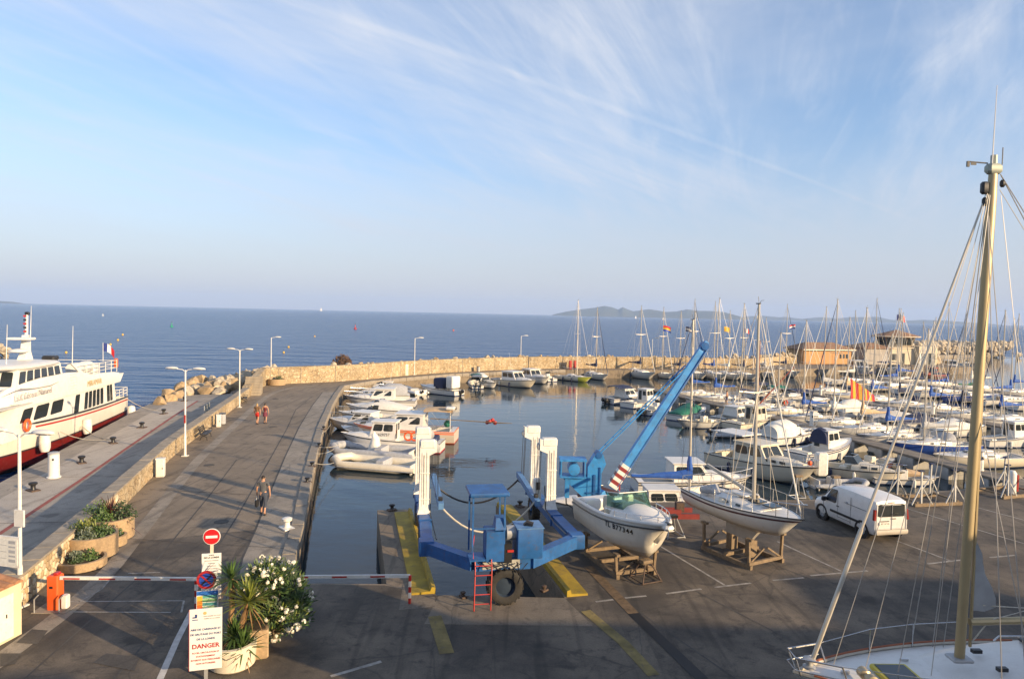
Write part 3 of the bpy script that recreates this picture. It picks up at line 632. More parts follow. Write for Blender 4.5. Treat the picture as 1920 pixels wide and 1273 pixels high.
for px, py, s in [(352, 733, 1.0), (372, 728, 1.05), (390, 730, 1.0), (412, 731, .85), (378, 712, 1.2), (400, 714, 1.15), (420, 716, 1.2), (437, 722, 1.3), (360, 715, 1.0), (452, 716, 1.0), (333, 738, .9), (318, 744, .8), (300, 750, .7), (316, 733, .8), (340, 724, .9)]:
    g = G(px, py, 0.4); put_rock(g.x, g.y, .15, s)
for i in range(120):                                           # heap between jetty end and wall
    a = rr.random(); b = rr.random()
    x = -37.5 + 6.0 * a; y = 73.5 + 20 * b
    if x > -32.0 and y > 80: x -= 3
    hgt = max(-1.5, 0.9 - 0.42 * abs(x + 32.5) + .25 * b)
    put_rock(x, y, hgt - .3, rr.uniform(.6, 1.15))
so = subdiv(offs(smooth_line(SW[1:], 1), 1.9), 0.85); k = 0
for i, p in enumerate(so):
    for row, (o, z) in enumerate(((0, 1.75), (1.6, 1.0), (3.2, -.2), (4.6, -1.1))):
        if row and (p[0] > -16 or i % 2): continue
        if row == 0 and i % 11 == 5: continue
        t = Vector(so[min(i + 1, len(so) - 1)]) - Vector(so[max(i - 1, 0)]); t.normalize()
        q = Vector(p) + Vector((-t.y, t.x)) * (o + rr.uniform(-.4, .4))
        put_rock(q.x, q.y, z + rr.uniform(-.35, .2), rr.uniform(.35, .68) if row == 0 else rr.uniform(.6, 1.1))
def rock_bank(name, label, line, width, z0, size, n, seed):
    "a far bank of stones, too small to tell apart: one mesh"
    rn = random.Random(seed); m = MB(); ln = subdiv(line, 1.0)
    src = [(list(v.co for v in r.vertices), [tuple(p.vertices) for p in r.polygons]) for r in rocks[:4]]
    for i in range(n):
        p = Vector(rn.choice(ln)); d = rn.uniform(-1, 1); s = size * rn.uniform(.6, 1.3)
        mt = Matrix.Translation((p.x + rn.uniform(-1, 1), p.y + d * width, z0 * (1 - d * d) + WL - .1)) @ Matrix.Rotation(rn.uniform(0, 6), 4, 'Z') @ Matrix.Rotation(rn.uniform(0, 6), 4, 'X') @ Matrix.Scale(s, 4)
        v, f = src[i % 4]; m.add([mt @ c for c in v], f)
    o = m.build(name, M_rock, smooth=30); return tag(o, label, 'rocks', kind='stuff')
rock_bank('far_breakwater', 'long bank of pale stones at the harbour mouth beyond the masts', [(104, 196), (129, 212), (163, 223)], 3.5, 4.2, 1.3, 420, 4)
rock_bank('shore_rocks', 'brown rocky bank behind the white passenger boat', [(-120, 120), (-106, 125), (-95, 128)], 3, 2.6, .7, 200, 5)
# low concrete pier under the breakwater
tag(MB().box((0, 0, 0), (40, 2.5, 1.2)).build('breakwater_quay', M_conc, loc=(124, 203, WL + .4), rz=R(25)), kind='structure')
# ---- islands on the horizon
M_isl = mat('island_scrub', (0.060, 0.075, 0.045), 0.95, var=0.35, scale=0.004, bump=0.0, dirt=(0.16, 0.13, 0.10), dirt_amt=0.5)
def island(name, label, prof, D, depth=900.0):
    m = MB(); n = len(prof); rings = []
    pr = []
    for i in range(n - 1):
        for k in range(4):
            t = k / 4; pr.append((prof[i][0] * (1 - t) + prof[i + 1][0] * t, prof[i][1] * (1 - t) + prof[i + 1][1] * t))
    pr.append(prof[-1])
    for j in range(9):
        u = j / 8; row = []
        for i, (px, py) in enumerate(pr):
            d = _fw * F_PX + _rt * (px - 960) - _up * (py - 636.5); s = D / math.hypot(d.x, d.y)
            x, y, z = d.x * s, d.y * s, CAM_H + d.z * s
            sh = math.sin(math.pi * min(max(u * 1.0, 0), 1)) ** .8
            k = 1 + (u - .5) * depth / D
            nz_ = noise.noise(Vector((x * .004, y * .004 + j * .7, 3.3)))
            row.append((x * k, y * k, WL - 4 + (max(z, 0) - WL + 4) * sh * (1 + .10 * nz_ * (1 - abs(2 * u - 1)))))
        rings.append(row)
    w = len(pr); m.add([p for r_ in rings for p in r_], [(j * w + i, j * w + i + 1, (j + 1) * w + i + 1, (j + 1) * w + i) for j in range(8) for i in range(w - 1)])
    o = m.build(name, M_isl, smooth=60); return tag(o, label, 'island', kind='structure')
island('island', 'bluish hilly island with a double peak on the horizon', [(1036, 590), (1044, 588), (1063, 584), (1087, 580), (1116, 577), (1133, 574), (1147, 576), (1159, 580), (1168, 575), (1176, 579), (1188, 583), (1216, 580), (1248, 585), (1269, 584), (1288, 580), (1307, 582), (1331, 583), (1355, 585), (1375, 590), (1390, 594), (1400, 598)], 7000)
island('far_island', 'long low blue hills on the horizon behind the masts', [(1380, 597), (1400, 593), (1430, 592), (1460, 595), (1474, 594), (1503, 598), (1539, 595), (1568, 597), (1594, 595), (1623, 595), (1645, 594), (1668, 599), (1700, 601), (1733, 600), (1771, 601), (1815, 604), (1867, 608), (1895, 612)], 9000)
island('headland', 'faint strip of land on the horizon at the left', [(-60, 560), (-10, 564), (25, 566), (45, 569), (60, 573)], 8000)
# ---- hazy sea air
hzb = MB().box((0, 0, 0), (27000, 27000, 262)).build('haze', None, smooth=0, loc=(0, 0, 131 - 10))
mh = bpy.data.materials.new('haze_air'); mh.use_nodes = True; th_ = mh.node_tree; th_.nodes.clear()
vo_ = th_.nodes.new('ShaderNodeVolumePrincipled'); vo_.inputs['Color'].default_value = (0.52, 0.70, 1.0, 1); vo_.inputs['Density'].default_value = 0.00011; vo_.inputs['Anisotropy'].default_value = 0.0
th_.links.new(vo_.outputs[0], th_.nodes.new('ShaderNodeOutputMaterial').inputs['Volume'])
hzb.data.materials.append(mh); tag(hzb, 'thin hazy sea air over the whole bay', 'haze', kind='stuff')
# ---------------------------------------------------------------- boats
class Hull:
    "a lofted hull; x runs from stern (-L/2) to bow (+L/2), z = 0 is the waterline"
    def __init__(s, L, B, fs, fb, dr=0.35, tw=0.8, kind='motor', N=14, rake=0.10, full=2.0):
        s.L, s.B, s.fs, s.fb, s.dr, s.tw, s.kind, s.N, s.rake, s.full = L, B, fs, fb, dr, tw, kind, N, rake, full
    def hb(s, t):
        tm = .45
        if t < tm: w = s.tw + (1 - s.tw) * math.sin(math.pi / 2 * t / tm)
        else: w = max(0.0, 1 - ((t - tm) / (1 - tm)) ** s.full) ** .85
        return max(s.B / 2 * w, 0.012)
    def sh(s, t): return s.fs + (s.fb - s.fs) * t ** 1.9
    def x(s, t): return -s.L / 2 + s.L * t
    def section(s, t):
        b, z = s.hb(t), s.sh(t); q = max(0.0, (t - .55) / .45)
        k = -s.dr * (1 - q ** 2.2) + z * .35 * q ** 6
        xr = lambda zz: s.x(t) - s.rake * s.L * (t ** 5) * (z - zz) / (z - k + 1e-6)
        pts = []
        if s.kind == 'motor':
            zc = .03 + .30 * s.fb * q ** 1.6; c = b * (.90 - .25 * q)
            for y, zz in ((b, z), (b * .985, z - (z - zc) * .35), (b * .955 - .08 * b * q, z - (z - zc) * .7), (c, zc), (c * .95, zc - .03), (c * .5, zc + (k - zc) * .6), (0, k)): pts.append((xr(zz), y, zz))
        else:
            for u in (0, .18, .38, .58, .76, .9, 1.0):
                pts.append((xr(z + (k - z) * u), b * (1 - u ** 2.3) ** .62 if u < 1 else 0.0, z + (k - z) * u))
        return pts
    def rings(s):
        out = []
        for i in range(s.N + 1):
            t = (i / s.N); t = 1 - (1 - t) ** 1.25
            p = s.section(t); out.append([(x, -y, z) for x, y, z in p[:-1]] + [p[-1]] + [(x, y, z) for x, y, z in reversed(p[:-1])])
        return out
    def mesh(s, m):
        m.loft(s.rings(), True, False, closed=False); return m
    def deck(s, m, t0=0.0, t1=1.0, dz=-0.03, inset=0.0, n=12, camber=0.04):
        rows = []
        for i in range(n + 1):
            t = t0 + (t1 - t0) * i / n; b = max(s.hb(t) - inset, .01); z = s.sh(t) + dz
            rows.append([(s.x(t), -b, z), (s.x(t), -b * .5, z + camber * .75 * b), (s.x(t), 0, z + camber * b), (s.x(t), b * .5, z + camber * .75 * b), (s.x(t), b, z)])
        m.loft(rows, False, False, closed=False); m.f = [f[::-1] for f in m.f]; return m
    def well(s, m, t0, t1, fr, zf, dz=-0.03, n=6):
        "side decks round an open well with floor at zf"
        L_, Ri = [], []
        for i in range(n + 1):
            t = t0 + (t1 - t0) * i / n; b = s.hb(t); z = s.sh(t) + dz
            for sg, lst in ((-1, L_), (1, Ri)): lst.append([(s.x(t), sg * b, z), (s.x(t), sg * b * fr, z), (s.x(t), sg * b * fr * .97, zf), (s.x(t), 0, zf)])
        for lst in (L_, Ri): m.loft(lst, False, False, closed=False)
        for t in (t0, t1):
            b = s.hb(t) * fr; z = s.sh(t) + dz
            m.add([(s.x(t), -b, z), (s.x(t), b, z), (s.x(t), b * .97, zf), (s.x(t), -b * .97, zf)], [(0, 1, 2, 3)])
        return m
    def edge(s, sg, t0=0.0, t1=1.0, dz=0.0, dy=0.0, n=14):
        return [(s.x(t0 + (t1 - t0) * i / n), sg * (s.hb(t0 + (t1 - t0) * i / n) + dy), s.sh(t0 + (t1 - t0) * i / n) + dz) for i in range(n + 1)]
    def stripe(s, m, d0, d1, off=0.006):
        "painted band round the topsides, d0..d1 below the sheer"
        for sg in (-1, 1):
            rows = []
            for i in range(s.N * 2 + 1):
                t = i / (s.N * 2.0); p = s.section(t)
                def at(d):
                    zz = p[0][2] - d
                    for a, b in zip(p, p[1:]):
                        if b[2] <= zz <= a[2] + 1e-9:
                            f = (a[2] - zz) / max(a[2] - b[2], 1e-6); return (a[0] + (b[0] - a[0]) * f, sg * (a[1] + (b[1] - a[1]) * f + off), zz)
                    return (p[0][0], sg * (p[0][1] + off), zz)
                rows.append([at(d0), at(d1)])
            m.loft(rows, False, False, closed=False)
            if sg > 0: n = (s.N * 2) ; m.f[-n:] = [f[::-1] for f in m.f[-n:]]
        return m
def rail_line(h, t0, t1, ht, step=0.09, dy=-.05, r=.016, bow=True, m=None):
    m = m or MB()
    ts = []; t = t0
    while t < t1 + 1e-6: ts.append(t); t += step
    P = {}
    for sg in (-1, 1):
        P[sg] = [(h.x(t), sg * max(h.hb(t) + dy, .03), h.sh(t) + ht) for t in ts]
        for t, p in zip(ts, P[sg]): m.cyl((p[0], p[1], h.sh(t) - .02), p, r * .9, n=5)
    if bow:
        e = (h.x(1.0) + .12, 0, h.sh(1) + ht + .04); m.tube(P[-1] + [e] + P[1][::-1], r, 5)
    else:
        for sg in (-1, 1): m.tube(P[sg], r, 5)
    return m
def outboard(parent, x, y, z, s=1.0, tilt=0.0, col=None, name='outboard_motor'):
    "cowling, leg and skeg of an outboard clamped to the transom"
    o = bpy.data.objects.new(name, None); C.objects.link(o); o.parent = parent; o.location = (x, y, z); o.rotation_euler = (0, tilt, 0); o.empty_display_size = .1
    m = MB(); rg = []
    for h, w, l, dx in ((0, .13, .20, 0), (.08, .17, .27, -.02), (.25, .18, .29, -.02), (.38, .15, .25, -.03), (.44, .08, .15, -.04)):
        rg.append([(s * (-.28 + dx + l * math.cos(a) * (1 if abs(math.cos(a)) < .9 else .95)), s * w * math.sin(a), s * (.18 + h)) for a in [2 * math.pi * k / 10 for k in range(10)]])
    m.loft(rg); m.build('cowling', col or M_black, o)
    l = MB(); l.box((-.26 * s, 0, -.18 * s), (.20 * s, .12 * s, .75 * s)); l.box((-.08 * s, 0, .08 * s), (.22 * s, .24 * s, .18 * s)); l.box((-.24 * s, 0, -.62 * s), (.34 * s, .07 * s, .18 * s)); l.box((-.34 * s, 0, -.46 * s), (.36 * s, .2 * s, .02 * s))
    l.cyl((-.44 * s, 0, -.62 * s), (-.36 * s, 0, -.62 * s), .13 * s, n=8); l.build('leg', M_black if not col else M_gcan, o)
    return o
def cabin_box(parent, mat_, x0, x1, w0, w1, z0, z1, rf=.35, rb=.05, tp=.12, roof=True, nwin=2, wv=(.38, .85), front=True, name='wheelhouse', over=.10, rear=False, roofm=None):
    "wheelhouse: raked front, windows as panes set on each face, roof slab"
    b = [(x0, -w0, z0), (x1, -w1, z0), (x1, w1, z0), (x0, w0, z0)]
    t = [(x0 + rb, -w0 + tp, z1), (x1 - rf, -w1 + tp, z1), (x1 - rf, w1 - tp, z1), (x0 + rb, w0 - tp, z1)]
    ho = MB().hexa(b, t).build(name, mat_, parent, smooth=0)
    sides = [(b[0], b[1], t[1], t[0]), (b[2], b[3], t[3], t[2])]
    for q in sides:
        for k in range(nwin):
            u0 = .07 + .88 * k / nwin; u1 = .07 + .88 * (k + 1) / nwin - .05
            MB().panel(q, u0, u1, wv[0], wv[1], rr=.12).build('window', M_glass, ho, smooth=0)
    if front:
        q = (b[1], b[2], t[2], t[1]); nf = 2 if w1 < 1.2 else 3
        for k in range(nf): MB().panel(q, .06 + .89 * k / nf, .06 + .89 * (k + 1) / nf - .035, wv[0] - .05, wv[1] + .05, rr=.1).build('windscreen', M_glass, ho, smooth=0)
    if rear:
        q = (b[3], b[0], t[0], t[3]); MB().panel(q, .12, .45, .05, .9).build('door', M_glass, ho, smooth=0)
        MB().panel(q, .55, .9, wv[0], wv[1]).build('window', M_glass, ho, smooth=0)
    if roof:
        cx = (x0 + rb - over + x1 - rf + over * 1.6) / 2; lx = (x1 - rf + over * 1.6) - (x0 + rb - over); ww = 2 * (max(w0, w1) - tp) + 2 * over * .6
        MB().rbox((cx, 0, z1 + .035), (lx, ww, .08), .05).build('roof', roofm or mat_, parent)
    return ho
def fender(parent, p, mat_=None, s=1.0):
    m = MB().lathe((0, 0, 0), [(.02, .34), (.04, .30), (.10, .24), (.115, .1), (.115, -.1), (.10, -.24), (.03, -.3)], 8)
    o = m.build('fender', mat_ or M_navy, parent, loc=p); o.scale = (s, s, s); return o
def blob_cover(parent, prof, mat_, name='cover', n=9):
    "draped cover: prof = list of (x, half width, base z, top z)"
    rows = []
    for x, w, z0, z1 in prof:
        rows.append([(x, w * math.cos(a) * (1.0 if 0 < math.sin(a) < .95 else 1), z0 + (z1 - z0) * max(0, math.sin(a)) ** .75) for a in [math.pi * k / (n - 1) for k in range(n)]])
    return MB().loft(rows, True, True, closed=False).build(name, mat_, parent, smooth=60)
def hoops(parent, x0, x1, w, z0, z1, mat_, name='bimini', drop=0.0, r=.018):
    "canvas top stretched on tubular hoops"
    rows = []
    for i in range(6):
        u = i / 5; x = x0 + (x1 - x0) * u; zz = z1 - .08 * (2 * u - 1) ** 2
        rows.append([(x, -w * 1.0, zz - .18 - drop), (x, -w * .8, zz - .04), (x, 0, zz + .05), (x, w * .8, zz - .04), (x, w, zz - .18 - drop)])
    m = MB().loft(rows, False, False, closed=False)
    nv = len(m.v); m.add([(a, b, c - .02) for a, b, c in m.v], [f[::-1] for f in m.f])
    o = m.build(name, mat_, parent, smooth=60)
    f = MB()
    for x in (x0, x1):
        f.tube([((x0 + x1) / 2, -w, z0), (x, -w, z1 - .2), (x, -w * .8, z1 - .04), (x, w * .8, z1 - .04), (x, w, z1 - .2), ((x0 + x1) / 2, w, z0)], r, 5)
    f.build('frame', M_steel, o)
    return o
def base_boat(name, loc, head, label, cat, group=None, roll=0.0):
    e = empty(name, loc, R(head), label, cat, group); e.rotation_euler = (R(roll), 0, R(head)); return e
RNDB = random.Random(21)
def rig(e, h, mx, mz, mh, boom=None, cover=None, genoa=M_wcan, r=.075, spread=1, det=1, mastm=None, bz=.95, gen_r=.055, back=True):
    "mast, spreaders, stays, boom with stowed sail"
    ms = MB().cyl((mx, 0, mz), (mx - .01 * mh, 0, mz + mh), r, r * .62, 8).build('mast', mastm or M_alu, e)
    top = Vector((mx - .01 * mh, 0, mz + mh))
    hd = MB(); hd.box((top.x - .03, 0, top.z + .02), (.2, .05, .04)); hd.cyl(top, top + Vector((-.05, 0, .28)), .008, n=4); hd.tube([top + Vector((.05, 0, .03)), top + Vector((.1, 0, .13)), top + Vector((.25, 0, .14))], .008, 4)
    hd.build('masthead_gear', M_black, ms)
    bw_ = h.hb((mx + h.L / 2) / h.L)
    w = MB()
    for k in range(spread):
        zz = mz + mh * ((k + 1) / (spread + 1) + .05)
        MB().tube([(mx - .12, -bw_ * .72, zz + .06), (mx, 0, zz), (mx - .12, bw_ * .72, zz + .06)], .022, 5).build('spreader', M_alu, ms)
    for sg in (-1, 1):
        zt = mz + mh * .97; zs = mz + mh * ((1) / (spread + 1) + .05) + .06
        w.tube([(mx - .15, sg * bw_ * .93, h.sh(.5)), (mx - .12, sg * bw_ * .72, zs), (mx - .01 * mh, 0, zt)], .011, 3)
        if det: w.cyl((mx - .45, sg * bw_ * .9, h.sh(.5)), (mx, 0, zs - .1), .010, n=3); w.cyl((mx + .35, sg * bw_ * .85, h.sh(.5)), (mx, 0, zs - .1), .010, n=3)
    if back: w.cyl((-h.L / 2 + .08, 0, h.fs), top, .011, n=3)
    w.build('shroud', M_wire, e)
    fb = Vector((h.L / 2 - .12, 0, h.fb + .05)); ft = top + Vector((.08, 0, -.04 * mh))
    if genoa is not None:
        d = ft - fb
        MB().tube([fb, fb + d * .06, fb + d * .5, fb + d * .93, ft], [gen_r * .4, gen_r, gen_r * .85, gen_r * .5, gen_r * .2], 6).build('furled_headsail', genoa, e)
    else: MB().cyl(fb, ft, .012, n=3).build('forestay', M_wire, e)
    if boom:
        zb = mz + bz; bm_ = MB().cyl((mx - .08, 0, zb), (mx - boom, 0, zb + .10), .055, .05, 7).build('boom', M_alu, e)
        if cover is not None:
            rows = []
            for i in range(9):
                u = i / 8; x = mx + .12 - (boom * .96) * u; hh = (.50 * (1 - u) ** 2.2 + .20 + .10 * math.sin(u * 9 + mh) * .4); ww = .17 * (1 - .45 * u)
                rows.append([(x, ww * math.sin(a) * (1 if math.cos(a) < .3 else .6), zb - .04 + .1 * u + hh * (.5 + .5 * math.cos(a))) for a in [2 * math.pi * k / 8 for k in range(8)]])
            m = MB().loft(rows); m.tube([(mx, 0, zb + .5), (mx - .05, 0, zb + .9), (mx - .03, 0, zb + 1.25)], [.17, .13, .09], 7)
            m.build('sail_cover', cover, e, smooth=60)
        if det: MB().cyl((mx - boom * .93, 0, zb + .1), (mx - .01 * mh, 0, mz + mh * .98), .009, n=3).build('topping_lift', M_wire, e)
    return ms
def sailboat(name, loc, head, label, L=8.0, B=None, mh=10.5, cover=M_blue, genoa=M_wcan, top=WHITE, boot=(.02, .04, .14), stripe=None, spread=1, det=1, group=None, roll=0.0, mastm=None, hatch=True, boomf=.40, bottom=(.05, .06, .10), extras=(), cat='sailboat', gen_r=.055, mtop=None):
    B = B or L * .33; fs, fb = .09 * L + .08, .125 * L + .05
    e = base_boat(name, loc, head, label, cat, group, roll)
    h = Hull(L, B, fs, fb, .28, .70, 'sail', 16, .12, 1.9)
    h.mesh(MB()).build('hull', hull_mat(top, boot, bottom, .02, .10), e, smooth=50)
    d = MB(); h.deck(d, .36, 1.0, -.02); h.well(d, .03, .36, .62, fs - .42); h.deck(d, 0, .03, -.02, n=2); d.build('deck', M_gel if top[0] > .5 or top[2] > top[0] * 1.2 else M_gel2, e, smooth=40)
    if stripe: h.stripe(MB(), .10, .17).build('stripe', stripe, e, smooth=60)
    rb_ = MB()
    for sg in (-1, 1): rb_.tube(h.edge(sg, 0, 1, .0, .0), .025, 5)
    rb_.build('toe_rail', M_black if stripe else M_alu, e)
    # coachroof with portlights
    x0, x1 = h.x(.35), h.x(.74); z0 = h.sh(.5) - .03; n = 8; rows = []
    for i in range(n + 1):
        u = i / n; x = x0 + (x1 - x0) * u; t = (x + L / 2) / L; w = min(h.hb(t) * .66, h.hb(.5) * .66); zz = h.sh(t) - .04; hh = .045 * L * (1 - .75 * max(0, (u - .35) / .65) ** 1.6)
        rows.append([(x, -w, zz), (x - .02, -w * .93, zz + hh * .75), (x - .02, -w * .70, zz + hh), (x - .02, 0, zz + hh * 1.12), (x - .02, w * .70, zz + hh), (x - .02, w * .93, zz + hh * .75), (x, w, zz)])
    co = MB().loft(rows, True, True, closed=False).build('coachroof', M_gel, e, smooth=40)
    for sg in (0, 1):
        for (i0, i1) in ((1, 3), (4, 5)) if L < 8.5 else ((1, 3), (3, 4), (5, 6)):
            a, b = rows[i0], rows[i1]; k0, k1 = (0, 1) if sg == 0 else (6, 5)
            q = (a[k0], b[k0], b[k1], a[k1]) if sg == 0 else (b[k0], a[k0], a[k1], b[k1])
            MB().panel(q, .05, .9, .28, .80, rr=.2).build('window', M_glass, co, smooth=0)
    zr = h.sh(.5) + .045 * L * 1.1
    if hatch:
        MB().rbox((x0 + .45, 0, zr - .02), (.8, .62, .08), .03).build('companionway_hatch', M_gel, co)
        MB().rbox((x0 + (x1 - x0) * .68, 0, h.sh(.6) + .045 * L * .82), (.5, .5, .05), .02).build('deck_hatch', M_glass, co)
    MB().panel(((x0 - .01, .3, z0 - .35), (x0 - .01, -.3, z0 - .35), (x0 - .01, -.3, z0 + .04 * L), (x0 - .01, .3, z0 + .04 * L)), .05, .95, 0, .95, off=.02).build('companionway', M_teak, e, smooth=0)
    if det:
        p = MB(); rail_line(h, .86, .985, .52, .0625, -.05, .016, True, p)
        p.build('pulpit', M_steel, e)
        q = MB(); pts = [(h.x(.12), -h.hb(.12), fs + .5), (h.x(.0) + .05, -h.hb(.02) * .9, fs + .52), (h.x(.0) + .05, h.hb(.02) * .9, fs + .52), (h.x(.12), h.hb(.12), fs + .5)]
        q.tube(pts, .016, 5)
        for c in pts: q.cyl((c[0], c[1], fs), c, .014, n=5)
        q.build('pushpit', M_steel, e)
        ll = MB()
        for sg in (-1, 1):
            ts = [.12, .27, .42, .57, .72, .86]; pts = [(h.x(t), sg * (h.hb(t) - .05), h.sh(t) + .5) for t in ts]; ll.tube(pts, .008, 4)
            for t, c in zip(ts, pts): ll.cyl((c[0], c[1], h.sh(t)), c, .012, n=4)
        ll.build('lifeline', M_steel, e)
    mx = h.x(.58)
    mz = h.sh(.58) + .035 * L
    if mtop is not None: mh = max(4.0, mtop - loc[2] - mz)
    rig(e, h, mx, mz, mh, L * boomf, cover, genoa, .055 + L * .0035, spread, det, mastm, gen_r=gen_r)
    if 'tiller' in extras or L < 7.5: MB().tube([(h.x(.02), 0, fs + .05), (h.x(.10), 0, fs + .22), (h.x(.2), .1, fs + .2)], .02, 5).build('tiller', M_teak, e)
    MB().box((0, 0, 0), (.06, .03, .7)).build('rudder', M_gel, e, loc=(-L / 2 - .05, 0, .1), smooth=0)
    if 'outboard' in extras: outboard(e, -L / 2 - .02, -.35, fs - .35, .8)
    if 'sprayhood' in extras: blob_cover(e, [(x0 - .5, .75, zr - .15, zr + .45), (x0 - .1, .78, zr - .12, zr + .5), (x0 + .35, .7, zr - .1, zr + .15), (x0 + .5, .6, zr - .1, zr - .02)], cover or M_navy, 'sprayhood')
    for k in range(2 if det and 'nofender' not in extras else 0): fender(e, (h.x(.3 + .25 * k), -h.hb(.3 + .25 * k) - .1, h.sh(.4) * .45), M_navy)
    if 'fendersP' in extras:
        for k in range(2): fender(e, (h.x(.3 + .25 * k), h.hb(.3 + .25 * k) + .1, h.sh(.4) * .45), M_wcan)
    return e, h
def motorboat(name, loc, head, label, L=6.5, style='cabin', top=WHITE, boot=(.02, .04, .14), stripe=None, group=None, det=1, ob=0, obcol=None, tilt=0.0, bimini=None, cover=None, roll=0.0, bottom=(.05, .06, .10), cab=None, extras=(), fs=None, fb=None, B=None, cat='motorboat', deckm=None):
    "cabin cruisers, pilothouse boats, runabouts and open boats"
    B = B or L * .36; fs = fs or .085 * L + .12; fb = fb or .135 * L + .12
    e = base_boat(name, loc, head, label, cat, group, roll)
    h = Hull(L, B, fs, fb, .30, .90, 'motor', 14, .10, 2.3)
    h.mesh(MB()).build('hull', hull_mat(top, boot, bottom, .02, .09), e, smooth=40)
    gm = cab or M_gel; dm = deckm or gm
    wt0, wt1 = {'cabin': (.05, .40), 'pilot': (.04, .46), 'open': (.04, .80), 'runabout': (.06, .52), 'cuddy': (.05, .50), 'flush': (.05, .30)}[style]
    d = MB(); h.deck(d, wt1, 1.0, -.02); h.well(d, wt0, wt1, .80, max(.12, fs - .55)); h.deck(d, 0, wt0, -.02, n=2); d.build('deck', dm, e, smooth=40)
    rb_ = MB()
    for sg in (-1, 1): rb_.tube(h.edge(sg, 0, 1, -.05, .01), .035, 5)
    rb_.tube([(h.x(0), -h.hb(0), fs - .05), (h.x(0), h.hb(0), fs - .05)], .035, 5)
    rb_.build('rubbing_strake', stripe or M_black, e)
    if stripe: h.stripe(MB(), .16, .24).build('stripe', stripe, e, smooth=60)
    if style == 'cabin':
        # low trunk forward, wheelhouse amidships
        blob_cover(e, [(h.x(.58), h.hb(.58) * .70, h.sh(.58) - .03, h.sh(.58) + .42), (h.x(.66), h.hb(.66) * .70, h.sh(.66) - .03, h.sh(.66) + .38), (h.x(.78), h.hb(.78) * .68, h.sh(.78) - .03, h.sh(.78) + .26), (h.x(.88), h.hb(.88) * .5, h.sh(.88) - .03, h.sh(.88) + .06)], gm, 'foredeck_trunk')
        cabin_box(e, gm, h.x(.30), h.x(.64), h.hb(.35) * .80, h.hb(.6) * .72, h.sh(.4) - .05, h.sh(.4) + .19 * L * .72, .75, .02, .14, nwin=2, over=.14)
    elif style == 'pilot':
        cabin_box(e, gm, h.x(.44), h.x(.70), h.hb(.5) * .62, h.hb(.65) * .58, h.sh(.5) - .05, h.sh(.5) + 1.25, .38, .0, .08, nwin=2, wv=(.48, .88), rear=True, over=.12)
        blob_cover(e, [(h.x(.69), h.hb(.69) * .6, h.sh(.69) - .03, h.sh(.69) + .30), (h.x(.80), h.hb(.8) * .6, h.sh(.8) - .03, h.sh(.8) + .24), (h.x(.9), h.hb(.9) * .4, h.sh(.9) - .03, h.sh(.9) + .05)], gm, 'cuddy')
        MB().rbox((h.x(.12), 0, fs - .2), (.5, B * .62, .5), .05).build('stern_bench', M_gel2, e)
    elif style in ('runabout', 'cuddy'):
        zz = h.sh(.55)
        blob_cover(e, [(h.x(.50), h.hb(.5) * .80, zz - .04, zz + .40), (h.x(.60), h.hb(.60) * .78, h.sh(.60) - .04, zz + .40), (h.x(.75), h.hb(.75) * .72, h.sh(.75) - .04, h.sh(.75) + .26), (h.x(.9), h.hb(.9) * .5, h.sh(.9) - .04, h.sh(.9) + .03)], gm, 'foredeck')
        w = h.hb(.52) * .74; ws = MB(); x = h.x(.56); z0 = zz + .33
        ws.add([(x - .75, -w, z0 - .02), (x, -w * .72, z0), (x, w * .72, z0), (x - .75, w, z0 - .02), (x - .85, -w * .92, z0 + .42), (x - .35, -w * .66, z0 + .45), (x - .35, w * .66, z0 + .45), (x - .85, w * .92, z0 + .42)], [(0, 1, 5, 4), (1, 2, 6, 5), (2, 3, 7, 6)])
        nv = len(ws.v); ws.add([(a - .02, b * .985, c) for a, b, c in ws.v], [f[::-1] for f in ws.f])
        wo_ = ws.build('windscreen', M_glass, e, smooth=0)
        MB().tube([(x - .85, -w * .92, z0 + .43), (x - .35, -w * .66, z0 + .46), (x - .35, w * .66, z0 + .46), (x - .85, w * .92, z0 + .43)], .022, 5).build('frame', M_steel, wo_)
        for sg in (-1, 1): MB().rbox((h.x(.40), sg * .45, fs - .1), (.5, .5, .5), .08).build('seat', M_gel2, e)
        MB().rbox((h.x(.13), 0, fs - .2), (.5, B * .62, .5), .06).build('stern_bench', M_gel2, e)
        if style == 'cuddy':
            for sg in (0, 1):
                for k in range(2):
                    q = [(h.x(.60 + .1 * k), (-1, 1)[sg] * h.hb(.6 + .1 * k) * .78, h.sh(.62) + .10), (h.x(.66 + .1 * k), (-1, 1)[sg] * h.hb(.66 + .1 * k) * .76, h.sh(.64) + .10)]
                    q = q if sg == 0 else q[::-1]
                    MB().panel((q[0], q[1], (q[1][0], q[1][1] * .95, q[1][2] + .16), (q[0][0], q[0][1] * .95, q[0][2] + .16)), 0, 1, 0, 1, off=.05, th=.03).build('window', M_glass, e, smooth=0)
    elif style == 'open':
        c = MB(); c.rbox((h.x(.45), 0, fs + .05), (.55, .6, 1.0), .06); c.build('console', gm, e)
        MB().panel(((h.x(.45) + .2, -.3, fs + .5), (h.x(.45) + .2, .3, fs + .5), (h.x(.45), .28, fs + .85), (h.x(.45), -.28, fs + .85)), 0, 1, 0, 1).build('windscreen', M_glass, e, smooth=0)
        MB().rbox((h.x(.32), 0, fs - .1), (.4, .8, .6), .05).build('seat', M_gel2, e)
        for t in (.15, .68): MB().box((h.x(t), 0, fs - .12), (.3, h.hb(t) * 1.55, .06)).build('thwart', M_gel2, e, smooth=0)
    if 'rail' in extras or style in ('cabin', 'cuddy'):
        rail_line(h, .60, .97, .42, .092, -.06, .016, True).build('bow_rail', M_steel, e)
